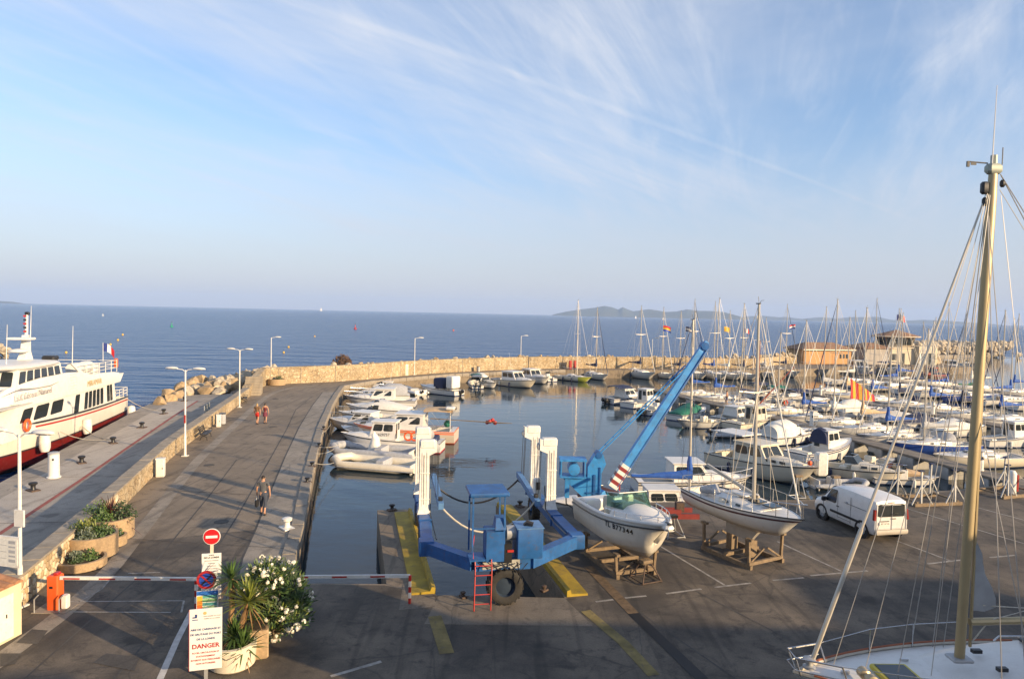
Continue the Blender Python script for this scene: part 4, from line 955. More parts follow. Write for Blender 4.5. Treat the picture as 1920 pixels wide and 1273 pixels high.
    if 'roofrack' in extras: MB().tube([(h.x(.34), -.5, fs + 1.5), (h.x(.50), -.5, fs + 1.52), (h.x(.50), .5, fs + 1.52), (h.x(.34), .5, fs + 1.5)], .018, 5).build('roof_rail', M_steel, e)
    if 'antenna' in extras: MB().cyl((h.x(.35), .4, fs + 1.1), (h.x(.28), .4, fs + 4.0), .018, .008, 5).build('antenna', M_white, e)
    if ob:
        for k in range(ob): outboard(e, h.x(0), (k - (ob - 1) / 2) * .62, fs - .30, 1.0 if L > 5.5 else .8, tilt, obcol)
    if bimini: hoops(e, h.x(.12), h.x(.46), h.hb(.3) * .85, fs, fs + 1.45, bimini, 'bimini', .05)
    if 'canopy' in extras: blob_cover(e, [(h.x(.04), h.hb(.1) * .8, fs, fs + .9), (h.x(.15), h.hb(.2) * .85, fs, fs + 1.25), (h.x(.36), h.hb(.3) * .85, fs, fs + 1.35), (h.x(.52), h.hb(.5) * .78, fs + .3, fs + .8)], cover or M_wcan, 'canopy')
    elif cover is not None: blob_cover(e, [(h.x(.02), h.hb(.05) * .93, fs - .02, fs + .25), (h.x(.20), h.hb(.2) * .96, fs - .02, fs + .55), (h.x(.45), h.hb(.45) * .96, h.sh(.45) - .02, fs + .95), (h.x(.62), h.hb(.62) * .92, h.sh(.62), h.sh(.62) + .45), (h.x(.72), h.hb(.72) * .8, h.sh(.72), h.sh(.72) + .22)], cover, 'cover')
    if det:
        for k in range(2): fender(e, (h.x(.3 + .25 * k), -h.hb(.3 + .25 * k) - .1, fs * .45), M_navy if RNDB.random() < .6 else M_wcan)
        for sg in (-1, 1): MB().box((h.x(.93), sg * .14, h.sh(.93) + .03), (.16, .03, .05)).build('cleat', M_steel, e, smooth=0)
    return e, h
def inflatable(name, loc, head, label, L=5.0, col=M_gel2, tilt=0.0, ob=1, console=None, seat=True, group=None, obcol=None, r=None):
    e = base_boat(name, loc, head, label, 'inflatable boat', group); r = r or L * .047; w = L * .19
    pts = [(-L / 2, -w, .18)]
    for u in (0.2, .45, .62, .74, .85): pts.append((-L / 2 + L * u, -w, .18 + .02 * u))
    for a in (-60, -30, 0, 30, 60): pts.append((L / 2 - w * 1.05 + w * 1.0 * math.cos(R(a)), w * .95 * math.sin(R(a)), .36))
    left = pts[:6]; arc = pts[6:]; allp = left + arc + [(x, -y, z) for x, y, z in reversed(left)]
    rr_ = [r * .5] + [r] * (len(allp) - 2) + [r * .5]
    tb = MB().tube([(x, y, z + r * .35) for x, y, z in allp], rr_, 10).build('tube', col, e, smooth=70)
    MB().tube([(x * 1.0, y + (.97 * r if y > .05 else -.97 * r if y < -.05 else 0), z + r * .2) if abs(y) > w * .9 else (x + r * .8 * (1 if x > L * .2 else 0), y * (1 + r / w * .6), z + r * .2) for x, y, z in allp], .030, 5).build('rubbing_strake', M_gcan, tb)
    hl = MB(); hl.loft([[(-L / 2 + .1, -w + .05, .14), (-L / 2 + .1, 0, -.25), (-L / 2 + .1, w - .05, .14)], [(L * .15, -w + .05, .14), (L * .15, 0, -.22), (L * .15, w - .05, .14)], [(L / 2 - .4, -.1, .2), (L / 2 - .35, 0, .05), (L / 2 - .4, .1, .2)]]).build('hull', M_gel, e)
    MB().box((0, 0, 0), (.07, 2 * w - .1, .62)).build('transom', M_gel, e, loc=(-L / 2 + .28, 0, .28), smooth=0)
    if seat: MB().rbox((-L * .08, 0, .42), (.6, w * 1.3, .5), .06).build('seat', M_gcan, e)
    if console: blob_cover(e, [(-.35, .42, .15, .2), (-.3, .42, .15, 1.3), (.05, .40, .15, 1.75), (.25, .38, .15, 1.2), (.55, .3, .15, .3)], console, 'console_cover')
    if ob: outboard(e, -L / 2 + .22, 0, .38, 1.0 if L > 5 else .75, tilt, obcol)
    return e
def hull_text(e, h, txt, size, t0, z, mat_, sg=-1, off=.012):
    "letters set one by one along the curve of the topsides"
    x = h.x(t0)
    for ch in txt:
        t = (x + h.L / 2) / h.L
        def at(tt, zz):
            p = h.section(tt)
            for a, b in zip(p, p[1:]):
                if b[2] <= zz <= a[2]:
                    f = (a[2] - zz) / max(a[2] - b[2], 1e-6); return Vector((a[0] + (b[0] - a[0]) * f, sg * (a[1] + (b[1] - a[1]) * f), zz))
            return Vector((p[1][0], sg * p[1][1], p[1][2]))
        if ch != ' ':
            c = at(t, z); tx = (at(min(t + .02, 1), z) - at(t - .02, z)).normalized(); ty = (at(t, z + .06) - at(t, z - .06)).normalized()
            if sg > 0: tx = -tx
            nn = tx.cross(ty).normalized(); ty = nn.cross(tx)
            o = link('lettering', text_mesh(ch, size, mat_, bold=.006), e)
            o.matrix_local = Matrix(((tx.x, ty.x, nn.x, c.x + nn.x * off), (tx.y, ty.y, nn.y, c.y + nn.y * off), (tx.z, ty.z, nn.z, c.z + nn.z * off), (0, 0, 0, 1)))
        x += size * (.62 if ch != ' ' else .4) * (1 if sg < 0 else -1)
def mooring(label, a, b, sag=.25, r=.014, cat='rope', group=None, m=None):
    pts = []; a, b = Vector(a), Vector(b)
    for i in range(9):
        u = i / 8; p = a.lerp(b, u); p.z -= sag * 4 * u * (1 - u); pts.append(p)
    return tag(MB().tube(pts, r, 5).build('mooring_line', m or M_rope, smooth=60), label, cat, group)
def W(px, py, z=None):
    g = G(px, py, WL if z is None else z); return (g.x, g.y, WL)
# ---------------------------------------------------------------- pontoons
P1 = [(31.8, 39.2), (26.3, 66.5), (18.5, 92)]; P2 = [(54, 40), (46.5, 66), (38, 95)]; P3 = [(78, 70), (67, 98), (60, 118)]
M_pdeck = mat('pontoon_deck', (0.20, 0.17, 0.135), 0.85, var=0.3, scale=1.2, bump=0.3, dirt=(0.16, 0.13, 0.10), dirt_amt=0.5)
M_float = mat('pontoon_float', (0.38, 0.37, 0.35), 0.8, var=0.2, scale=1.0, dirt=(0.08, 0.09, 0.06), dirt_amt=0.5)
def pontoon(line, label, w=1.5):
    e = empty('pontoon', (0, 0, 0), 0, label, 'pontoon'); ln = subdiv(line, 3.0)
    for i in range(len(ln) - 1):
        a, b = Vector(ln[i]), Vector(ln[i + 1]); c = (a + b) / 2; t = b - a; an = math.atan2(t.y, t.x)
        MB().rbox((0, 0, 0), (t.length - .03, w, .16), .02).build('deck_panel', M_pdeck, e, loc=(c.x, c.y, -.50), rz=an)
        MB().box((0, 0, 0), (t.length - .01, .10, .22)).build('edge_beam', M_conc, e, loc=(c.x + t.y / t.length * (w / 2 + .05), c.y - t.x / t.length * (w / 2 + .05), -.52), rz=an, smooth=0)
        MB().rbox((0, 0, 0), (t.length * .5, w - .1, .9), .05).build('float', M_float, e, loc=(c.x, c.y, -1.02), rz=an)
    return e
pontoon(P1, 'near walkway pontoon with concrete floats, running out from the yard edge')
pontoon(P2, 'middle pontoon between the motorboats and the sailboats')
pontoon(P3, 'far pontoon in front of the harbour office')
def on(line, y):
    for (x0, y0), (x1, y1) in zip(line, line[1:]):
        if min(y0, y1) <= y <= max(y0, y1): return x0 + (x1 - x0) * (y - y0) / (y1 - y0)
    return line[-1][0] if abs(y - line[-1][1]) < abs(y - line[0][1]) else line[0][0]
def pedestal(x, y, label, z=-.42):
    e = empty('service_pedestal', (x, y, z), 0, label, 'pedestal', 'white service pedestals')
    MB().lathe((0, 0, 0), [(.20, 0), (.20, .05), (.17, .08), (.17, 1.15), (.15, 1.2)], 14).build('post', M_white, e)
    MB().lathe((0, 0, 0), [(.18, 1.2), (.18, 1.27), (.05, 1.32)], 14).build('cap', M_gcan, e)
    MB().box((0, -.165, .85), (.12, .03, .16)).build('socket', M_black, e, smooth=0)
for y, lb in ((44.6, 'white service pedestal on the near pontoon, closest to the yard'), (62, 'white service pedestal on the near pontoon behind the open-cockpit fishing boat'), (74, 'white service pedestal on the near pontoon by the red-masted boat'), (86, 'white service pedestal at the outer end of the near pontoon')): pedestal(on(P1, y) + .3, y, lb)
for y, lb in ((72, 'white service pedestal on the middle pontoon behind the mast'), (88, 'white service pedestal on the middle pontoon by the speedboats')): pedestal(on(P2, y), y, lb)
# ---------------------------------------------------------------- the fleet
def bp(bow, stern, L=None):
    a, b = G(*bow, WL), G(*stern, WL); d = a - b; c = (a + b) / 2
    if L: c = a - d.normalized() * (L / 2)
    return (c.x, c.y, WL), math.degrees(math.atan2(d.y, d.x)), L or d.length
NAVY, BLUEH, REDB = (.015, .03, .12), (.02, .06, .28), (.32, .02, .02)
CREAM = (.66, .60, .48)
# left quay row
l, a, L = bp((627, 871), (790, 884)); inflatable('inflatable_boat', l, a, 'cream inflatable boat nearest the left quay, tan side with grey strake', 6.2, M_gel2, -.5, 1, None, group='boats along the left quay')
l, a, L = bp((622, 848), (785, 858)); inflatable('inflatable_boat', l, a, 'grey inflatable boat with tall white console cover on the left quay row', 6.6, M_gcan, -.5, 1, M_wcan, group='boats along the left quay')
l, a, L = bp((636, 838), (832, 846))
fe, fh = motorboat('fishing_boat', l, a, 'white fishing boat with small square wheelhouse and red bottom by the left quay', 8.0, 'pilot', WHITE, (.45, .02, .02), None, 'boats along the left quay', 1, bottom=(.40, .02, .02), B=2.5, cat='fishing boat')
MB().rbox((fh.x(.1), 0, fh.fs + .1), (.9, 1.4, .5), .08).build('net_heap', M_navy, fe)
me = text_mesh('NI 629757', .30, M_black); link('lettering', me, fe, (fh.x(.57), fh.hb(.57) * .62 + .07, fh.sh(.57) + .30), (R(90), 0, R(180)))
for i, (t, s) in enumerate(((.30, -.6), (.24, -.5))): MB().tube([(fh.x(t) + .3 * math.cos(q), fh.hb(t) * .9, fh.fs + .45 + .3 * math.sin(q)) for q in [k * math.pi / 5 for k in range(10)]], .07, 7, True).build('lifebuoy', M_orange, fe)
l, a, L = bp((641, 814), (716, 829)); motorboat('open_boat', l, a, 'small dark-hulled open boat with white gunwale on the left quay row', 5.2, 'open', (.05, .03, .03), (.05, .02, .02), None, 'boats along the left quay', 1)
l, a, L = bp((700, 822), (818, 826))
fe, fh = motorboat('fishing_boat', l, a, 'larger fishing boat with tan awning, orange bulwark and long poles astern', 8.6, 'cabin', (.60, .52, .42), (.5, .10, .02), M_orange, 'boats along the left quay', 1, bottom=(.35, .05, .02), fs=1.0, cat='fishing boat')
hoops(fe, fh.x(.02), fh.x(.30), 1.1, 1.0, 2.75, M_tan, 'awning', 0)
pl = MB()
for k in range(5): pl.cyl((fh.x(.25), -.5 + .22 * k, 1.75 + .03 * k), (fh.x(0) - 3.6 - .25 * k, -.35 + .15 * k, 1.55 + .03 * k), .035, .02, 5)
pl.build('pole', M_wood, fe)
for k in range(4): MB().ball((fh.x(0) - 2.5 - .22 * k, -.2 + .13 * (k % 2), 1.62 + .1 * (k % 3)), .17, 8, 5).build('float', M_red, fe)
MB().rbox((fh.x(0) + .4, .9, 2.85), (.75, .75, .22), .1).build('liferaft', M_white, fe); MB().cyl((fh.x(0) + .4, .9, 1.0), (fh.x(0) + .4, .9, 2.8), .03, n=6).build('post', M_white, fe)
MB().ball((fh.x(.1), -.5, 1.35), .3, 8, 5).build('green_buoy', M_green, fe)
A = [((634, 789), (758, 795), 'cuddy', 'low white cuddy boat with dark windscreen beside the covered motorboat, left quay row', dict(ob=1, tilt=-.4)),
     ((614, 802), (742, 812), 'cabin', 'grey-white cabin cruiser with dark side window in the middle of the left quay row', dict(stripe=M_gcan, cab=M_gel)),
     ((648, 775), (770, 781), 'runabout', 'motorboat under a long white cockpit cover on the left quay row', dict(cover=M_wcan)),
     ((645, 760), (780, 762), 'cabin', 'white cruiser with two dark cabin windows on the left quay row', dict(stripe=M_navy)),
     ((658, 750), (768, 750), 'cuddy', 'white cuddy cruiser with raked windscreen and blue-grey cover, left quay row', dict(extras=('antenna', 'canopy'), cover=M_gcan)),
     ((680, 742), (742, 742), 'runabout', 'small boat under a cream pitched cover at the far end of the left quay row', dict(cover=M_wcan, cab=M_gel2)),
     ((697, 734), (744, 735), 'cabin', 'farthest small cabin boat on the left quay row', dict())]
for bw_, st_, sty, lb, kw in A:
    l, a, L = bp(bw_, st_); motorboat('cabin_cruiser' if sty != 'runabout' else 'covered_motorboat', l, a, lb, max(5.2, min(L, 8.6)), sty, group='boats along the left quay', **kw)
l, a, L = bp((718, 724), (765, 733)); inflatable('inflatable_boat', l, a, 'light grey inflatable dinghy behind the far left cruisers', 4.6, M_gcan, -.3, group='boats along the left quay')
l, a, L = bp((748, 732), (798, 742)); inflatable('inflatable_boat', l, a, 'white inflatable boat with raised black outboard beside the navy-covered boat', 5.0, M_gel, -.7, group='boats along the left quay')
# along the sea wall
l, a, L = bp((788, 734), (853, 741), 6.6); e_, h_ = motorboat('open_boat', l, a, 'open motorboat with navy and white canvas covers moored by the sea wall', 6.6, 'runabout', ob=1, group='boats along the sea wall', tilt=-.5)
MB().rbox((h_.x(.45), 0, h_.fs + .75), (1.5, 1.7, 1.3), .15).build('console_cover', M_navy, e_); MB().rbox((h_.x(.16), 0, h_.fs + 1.0), (1.1, 1.7, 1.5), .12).build('white_cover', M_wcan, e_)
l, a, L = bp((884, 722), (905, 735), 5.2); motorboat('bimini_boat', l, a, 'small motorboat with green bimini and twin outboards by the sea wall', 5.2, 'runabout', ob=2, bimini=M_green, group='boats along the sea wall')
l, a, L = bp((932, 730), (888, 721)); motorboat('cabin_cruiser', l, a, 'short cabin boat with cream canopy beside the green bimini', 6.0, 'cuddy', cab=M_gel2, cover=M_wcan, extras=('canopy',), group='boats along the sea wall')
l, a, L = bp((1004, 729), (930, 719)); e_, h_ = motorboat('cabin_cruiser', l, a, 'tall white cabin cruiser with hardtop, first of the pair by the orange lifebuoy post', 8.6, 'cabin', CREAM, extras=('antenna',), group='boats along the sea wall', det=1)
l, a, L = bp((1029, 722), (972, 712)); motorboat('cabin_cruiser', l, a, 'white cabin cruiser partly hidden behind its taller twin by the sea wall', 8.2, 'cabin', group='boats along the sea wall')
l, a, L = bp((1012, 709), (1040, 717)); motorboat('open_boat', l, a, 'small open boat with white outboard and red buoy by the sea wall', 5.0, 'open', ob=1, obcol=M_gel, group='boats along the sea wall')
def sail_px(bow, stern, top_py, label, L=None, **kw):
    l, a, LL = bp((bow[0], bow[1] + 2.5), (stern[0], stern[1] + 4), L); L = L or LL
    L = max(5.5, min(L, 11))
    return sailboat('sailboat', l, a, label, L, mtop=HGT(Vector(l), top_py), **kw)
GW = 'sailboats along the sea wall'
gb_, gh_ = sail_px((1110, 715), (1044, 707), 563, 'white sailboat with yellow-green bow by the sea wall', top=(.72, .70, .60), cover=None, genoa=None, group=GW, det=1)
m = MB()
for sg in (-1, 1):
    rows = []
    for i in range(9):
        t = .70 + .30 * i / 8; p = gh_.section(t); k_ = 1 if i else 0; rows.append([(x, sg * (y + .010), z) for x, y, z in p[:6]])
    q = MB().loft(rows, False, False, closed=False); m.add(q.v, q.f if sg < 0 else [f[::-1] for f in q.f])
m.build('bow_paint', mat('lime_paint', (.50, .52, .08), .4), gb_, smooth=60)
sail_px((1140, 712), (1088, 702), 577, 'white sailboat with dark boom cover and blue furled headsail by the sea wall', cover=M_navy, genoa=M_navy, group=GW)
sail_px((1228, 711), (1164, 699), 574, 'white sailboat with raised dark boom cover left of the crane tip', cover=M_navy, genoa=M_wcan, group=GW)
sail_px((1262, 709), (1215, 700), 577, 'white sailboat just left of the crane tip, bare boom', cover=None, genoa=M_wcan, group=GW)
sail_px((1296, 710), (1246, 700), 584, 'white sailboat moored behind the crane arm', cover=M_navy, genoa=None, group=GW)
sail_px((1325, 711), (1268, 700), 562, 'tall-masted sailboat moored behind the crane tip', cover=M_wcan, genoa=M_navy, group=GW, L=9.5)
sail_px((1362, 712), (1306, 701), 566, 'sailboat right of the crane tip by the far quay', cover=M_blue, group=GW, L=9.0)
sail_px((1390, 712), (1330, 701), 583, 'sailboat with white cover in the far row, second right of the crane tip', cover=M_wcan, group=GW, L=8.5)
sail_px((1420, 712), (1362, 702), 581, 'sailboat with navy cover in the far row, third right of the crane tip', cover=M_navy, genoa=M_navy, group=GW, L=8.5)
l, a, L = bp((1452, 706), (1394, 696)); motorboat('motor_yacht', l, a, 'white motor yacht with blue side stripe at the far quay', 9.5, 'cabin', stripe=M_blue, group='boats at the far quay')
sail_px((1452, 708), (1405, 698), 596, 'grey-hulled sailboat beside the blue-striped motor yacht', cover=M_gcan, top=(.5, .5, .5), group=GW, L=8)
sail_px((1500, 707), (1440, 697), 571, 'sailboat before the tiled shed, tall mast with navy headsail', cover=M_navy, genoa=M_navy, group=GW, L=9.5)
for bw_, st_, sty, lb, kw in [((1560, 708), (1500, 697), 'flush', 'long low grey motorboat before the tiled shed', dict(top=(.45, .44, .42))), ((1645, 706), (1580, 694), 'cabin', 'white flybridge cruiser before the harbour office', dict(extras=('roofrack', 'antenna'))),
                              ((1712, 708), (1645, 697), 'cuddy', 'sleek grey-white cruiser with dark canopy before the office wall', dict(bimini=M_navy, top=(.60, .59, .56))), ((1800, 700), (1760, 692), 'pilot', 'small white pilothouse boat near the harbour mouth', dict()), ((1828, 694), (1800, 688), 'open', 'small open boat farthest out by the harbour mouth', dict())]:
    l, a, L = bp(bw_, st_); motorboat('cabin_cruiser', l, a, lb, max(5.5, min(L, 10.5)), sty, group='boats at the far quay', **kw)
l, a, L = bp((1715, 716), (1775, 706)); e_, h_ = motorboat('fishing_boat', l, a, 'old fishing boat with red-brown wheelhouse and dark hull near the office', 8.5, 'pilot', (.10, .05, .04), REDB, M_red, 'boats at the far quay', cab=mat('redbrown_paint', (.28, .07, .04), .5), cat='fishing boat')
# near pontoon, left side (bows to the pontoon)
GP = 'boats on the near side of the near pontoon'
l, a, L = bp((1212, 751), (1140, 757)); motorboat('cabin_cruiser', l, a, 'cruiser with black cockpit canopy and two raised outboards, outermost on the near pontoon', 6.8, 'cabin', ob=2, tilt=-.7, bimini=M_navy, group=GP, stripe=M_navy)
l, a, L = bp((1243, 757), (1169, 766)); motorboat('pilothouse_boat', l, a, 'white pilothouse boat beside the black-canopied cruiser', 6.4, 'pilot', group=GP)
l, a, L = bp((1268, 768), (1196, 780)); motorboat('open_boat', l, a, 'open boat with twin black outboards behind the crane arm', 5.8, 'open', ob=2, tilt=-.4, group=GP)
l, a, L = bp((1332, 777), (1252, 791)); e_, h_ = motorboat('speedboat', l, a, 'white speedboat with dark green cockpit cover', 6.2, 'runabout', group=GP)
blob_cover(e_, [(h_.x(.02), .8, h_.fs, h_.fs + .2), (h_.x(.25), 1.0, h_.fs, h_.fs + .55), (h_.x(.5), 1.0, h_.fs + .1, h_.fs + .98), (h_.x(.66), .8, h_.fs + .3, h_.fs + .7)], M_green, 'cockpit_cover')
l, a, L = bp((1284, 802), (1345, 800)); motorboat('open_boat', l, a, 'weathered grey open boat lying bow-out with big black outboard', 5.4, 'open', (.42, .41, .38), ob=1, group=GP, cab=M_gel2)
l, a, L = bp((1412, 818), (1345, 818)); inflatable('inflatable_boat', l, a, 'grey inflatable with dark seats beside the big black outboard', 4.8, M_gcan, -.4, group=GP)
l, a, L = bp((1425, 786), (1340, 795)); motorboat('cabin_cruiser', l, a, 'grey-hulled cabin boat with single dark windscreen beside the weathered open boat', 6.4, 'cabin', (.50, .50, .50), group=GP)
l, a, L = bp((1450, 796), (1372, 806)); motorboat('pilothouse_boat', l, a, 'old cream trawler-style boat with two side windows', 7.0, 'pilot', CREAM, cab=M_gel2, group=GP)
l, a, L = bp((1535, 822), (1432, 834)); motorboat('cabin_cruiser', l, a, 'white cruiser with rounded white canopy behind the sport fishing boat', 6.6, 'cuddy', extras=('canopy',), cover=M_wcan, group=GP)
l, a, L = bp((1604, 850), (1478, 866)); e_, h_ = motorboat('fishing_boat', l, a, 'bright white sport fishing boat with boxy wheelhouse and navy trim', 6.6, 'pilot', stripe=M_navy, group=GP, fb=1.35)
blob_cover(e_, [(h_.x(.40), .75, h_.fs + .5, h_.fs + 1.6), (h_.x(.44), .7, h_.fs + .5, h_.fs + 1.7), (h_.x(.47), .7, h_.fs + .6, h_.fs + 1.65)], M_navy, 'canvas_back')
l, a, L = bp((1532, 917), (1346, 869), 8.2)
e_, h_ = motorboat('motor_cruiser', l, a, 'cream cabin cruiser with long hardtop and row of side windows, nearest the yard', 8.2, 'cabin', CREAM, cab=M_gel2, group=GP, fs=.95, fb=1.4, bottom=(.10, .09, .08))
MB().rbox((h_.x(.22), 0, h_.fs + 1.62), (2.6, 2.0, .08), .04).build('cockpit_roof', M_gel, e_)
for t in (.06, .28):
    for sg in (-1, 1): MB().cyl((h_.x(t), sg * .85, h_.fs - .1), (h_.x(t), sg * .85, h_.fs + 1.6), .025, n=6).build('roof_post', M_steel, e_)
for k in range(3):
    for sg in (-1, 1):
        y = h_.hb(.6) * .72
        MB().rbox((h_.x(.60 + .075 * k), sg * h_.hb(.6 + .075 * k) * .66, h_.sh(.6) + .2), (.42, .06, .17), .02).build('portlight', M_glass, e_)
MB().ball((h_.x(.93), .0, h_.sh(.93) + .2), .16, 8, 5).build('rolled_buoy', M_orange, e_)
l, a, L = bp((1614, 915), (1528, 914)); inflatable('inflatable_boat', l, a, 'small grey inflatable with white bow at the yard edge', 3.6, M_gcan, 0, 0, None, group=GP)
l, a, L = bp((1660, 905), (1548, 886)); motorboat('open_boat', l, a, 'low cream motorboat with flat foredeck and tall covered outboard', 6.0, 'cuddy', CREAM, cab=M_gel2, group=GP, bottom=(.1, .09, .08))
g = G(1538, 905, WL); tag(MB().rbox((0, 0, 0), (.75, .6, 1.5), .12).build('covered_outboard', M_wcan, loc=(g.x, g.y, WL + 1.25)), 'cream canvas hood over an upright outboard behind the low cream boat', 'outboard cover')
l, a, L = bp((1738, 909), (1655, 905)); e_, h_ = motorboat('dinghy', l, a, 'white dinghy with tan rolled sail at the yard edge', 4.2, 'open', group=GP, fs=.42, fb=.6, cat='dinghy')
MB().tube([(h_.x(.2), .1, .62), (h_.x(.5), 0, .75), (h_.x(.75), -.05, .7)], [.2, .28, .16], 8).build('rolled_sail', M_tan, e_)
l, a, L = bp((1668, 878), (1600, 886)); motorboat('open_boat', l, a, 'dark red-brown open boat under the near pontoon edge', 4.8, 'open', (.10, .025, .02), (.08, .02, .02), M_black, GP, cab=M_gel2)
# moored along the yard edge
NS = 'boats alongside the yard edge'
e_, h_ = sailboat('sailboat', (9.2, 36.4, WL), 3, 'motor sailer with royal blue sail cover and dark cabin opening behind the yard', 6.6, B=2.2, mtop=HGT(Vector((9.9, 36.4, 0)), 600), cover=M_blue, genoa=None, group=NS, det=1, boomf=.52)
cabin_box(e_, M_gel, h_.x(.22), h_.x(.50), .75, .70, h_.fs - .1, h_.fs + .75, .25, .0, .08, nwin=2, name='doghouse')
MB().cyl((h_.x(.02), .5, h_.fs), (h_.x(.02), .5, h_.fs + 1.5), .03, n=6).build('flag_staff', M_red, e_)
motorboat('cabin_boat', (11.2, 41.2, WL), 2, 'white boat with black sheer stripe and long low coachroof behind the blue sail cover', 7.2, 'cabin', stripe=M_black, group=NS, fs=.85, extras=('rail',), cat='boat')
motorboat('cabin_cruiser', (4.6, 36.0, WL), 182, 'small boat with red-brown cover behind the crane column', 5.4, 'runabout', cover=mat('maroon_canvas', (.07, .022, .018), .8, bump=.4, bscale=9), group=NS)
# near pontoon, right side: bows to the pontoon
ORD = ['first', 'second', 'third', 'fourth', 'fifth', 'sixth', 'seventh', 'eighth', 'ninth', 'tenth', 'eleventh', 'twelfth']
CNAME = {id(M_blue): 'bright blue', id(M_navy): 'navy', id(M_wcan): 'off-white', id(M_green): 'green', id(M_gcan): 'grey', id(M_tan): 'tan', None: 'no'}
def row_sail(line, side, specs, where, group):
    for i, (y, L, top, cov, gen, hull, ex) in enumerate(specs):
        x = on(line, y) + side * (L / 2 + 1.5); head = (180 if side > 0 else 0) + RNDB.uniform(-3, 3) + 12
        cn = CNAME[id(cov) if cov is not None else None]
        hn = 'blue-hulled' if hull is BLUEH else 'grey-hulled' if hull[0] < .6 and hull[0] > .3 else 'dark-hulled' if hull[0] < .3 else 'white'
        sailboat('sailboat', (x, y, WL), head, '%s sailboat, %s boom cover, %s from the yard on %s' % (hn, cn, ORD[i], where), L, mtop=HGT(Vector((x, y, 0)), top), cover=cov, genoa=gen, top=hull, group=group, det=1 if y < 75 else 0, extras=ex, roll=RNDB.uniform(-1.2, 1.2), stripe=M_navy if i % 3 == 0 and hull is WHITE else None)
GREY = (.46, .46, .46)
row_sail(P1, 1, [(43.5, 7.2, 590, M_gcan, M_wcan, WHITE, ()), (50.5, 7.6, 640, None, None, CREAM, ()), (55.0, 8.0, 618, M_gcan, M_wcan, BLUEH, ('sprayhood',)), (58.8, 7.6, 626, M_blue, M_wcan, WHITE, ()), (62.2, 8.2, 578, M_tan, M_wcan, WHITE, ()), (65.8, 7.8, 562, M_wcan, M_navy, GREY, ()), (69.5, 7.2, 602, M_blue, M_wcan, WHITE, ()), (73.5, 7.5, 625, None, M_wcan, CREAM, ()), (79.5, 7.0, 570, M_navy, M_wcan, WHITE, ()), (84.5, 7.2, 560, M_blue, None, WHITE, ()), (89.5, 7.0, 585, M_blue, M_navy, WHITE, ())], "near pontoon's right side", 'sailboats on the near pontoon')
e_, h_ = sailboat('sailboat', (on(P1, 76.5) + 5.0, 76.5, WL), 195, 'sailing boat with slanting red-brown spar and orange lifebuoy', 7.0, mtop=HGT(Vector((30, 76.5, 0)), 640), cover=None, genoa=None, mastm=mat('redbrown_spar', (.25, .06, .03), .5), group='sailboats on the near pontoon', top=(.62, .58, .50))
MB().cyl((h_.x(.55), 0, h_.fs + .3), (h_.x(.55) - 4.2, .3, h_.fs + 4.6), .09, .06, 7).build('raised_spar', mat('redbrown_spar', (.25, .06, .03), .5), e_)
MB().tube([(h_.x(.05) + .0, .3 * math.cos(q), h_.fs + .45 + .3 * math.sin(q)) for q in [k * math.pi / 5 for k in range(10)]], .07, 7, True).build('lifebuoy', M_orange, e_)
# middle pontoon, left side: motorboats
specs = [(59.5, 6.2, 'pilot', dict(ob=1, fb=1.45), 'bright white fishing boat with wheelhouse and raked bow behind the big mast'), (64.5, 6.4, 'runabout', dict(cover=M_wcan), 'boat under a rounded white cover left of the big mast'), (68.5, 6.0, 'cuddy', dict(cover=M_navy, ob=1), 'motorboat under a navy cover beside the white-covered boat'), (72.0, 6.0, 'runabout', dict(cover=M_gcan, ob=1), 'motorboat under a grey cover below the striped flag'),
         (76, 6.2, 'cuddy', dict(ob=1, extras=('canopy',), cover=M_wcan), 'white-hooded cruiser carrying the red and yellow striped flag'), (80, 5.8, 'open', dict(ob=1), 'open white boat left of the striped flag'), (84, 6.4, 'runabout', dict(bimini=M_navy, ob=1), 'speedboat with navy bimini and bow toward the middle pontoon'), (88, 6.6, 'runabout', dict(bimini=M_green, ob=1), 'speedboat with green bimini on the middle pontoon'), (92, 6.0, 'cuddy', dict(bimini=M_navy), 'outermost speedboat with dark arch on the middle pontoon')]
for i, (y, L, sty, kw, lb) in enumerate(specs):
    x = on(P2, y) - (L / 2 + 1.3); motorboat('motorboat', (x, y, WL), RNDB.uniform(8, 18), lb, L, sty, group='motorboats on the middle pontoon', det=1, tilt=-.4 if kw.get('ob') else 0, **kw)
row_sail(P2, 1, [(70, 8.5, 583, M_blue, M_navy, WHITE, ()), (74, 8.0, 590, M_navy, M_navy, WHITE, ()), (78, 8.5, 603, M_blue, M_wcan, GREY, ()), (82, 8.2, 588, M_navy, M_wcan, WHITE, ('sprayhood',)), (86, 8.0, 600, M_blue, M_navy, WHITE, ()), (90, 8.0, 596, M_tan, M_wcan, CREAM, ()), (94.5, 8.5, 576, M_gcan, M_wcan, GREY, ())], "middle pontoon's right side", 'sailboats on the middle pontoon')
row_sail(P3, -1, [(85, 8.6, 585, M_blue, M_wcan, WHITE, ()), (89, 8.6, 598, M_blue, M_wcan, WHITE, ()), (93, 8.4, 575, M_green, M_navy, BLUEH, ()), (97, 8.6, 568, M_blue, M_wcan, WHITE, ()), (101, 8.0, 604, M_navy, M_wcan, WHITE, ()), (105, 8.4, 579, M_blue, M_navy, CREAM, ()), (109, 8.2, 560, M_navy, M_navy, GREY, ()), (113, 8.0, 583, M_wcan, M_wcan, WHITE, ())], "far pontoon's left side", 'sailboats on the far pontoon')
row_sail(P3, 1, [(98, 9.0, 590, M_blue, M_navy, WHITE, ()), (104, 9.0, 572, M_wcan, M_wcan, WHITE, ()), (110, 8.8, 596, M_navy, M_wcan, WHITE, ()), (116, 8.6, 580, M_blue, M_wcan, GREY, ())], "far pontoon's right side", 'sailboats on the far pontoon')
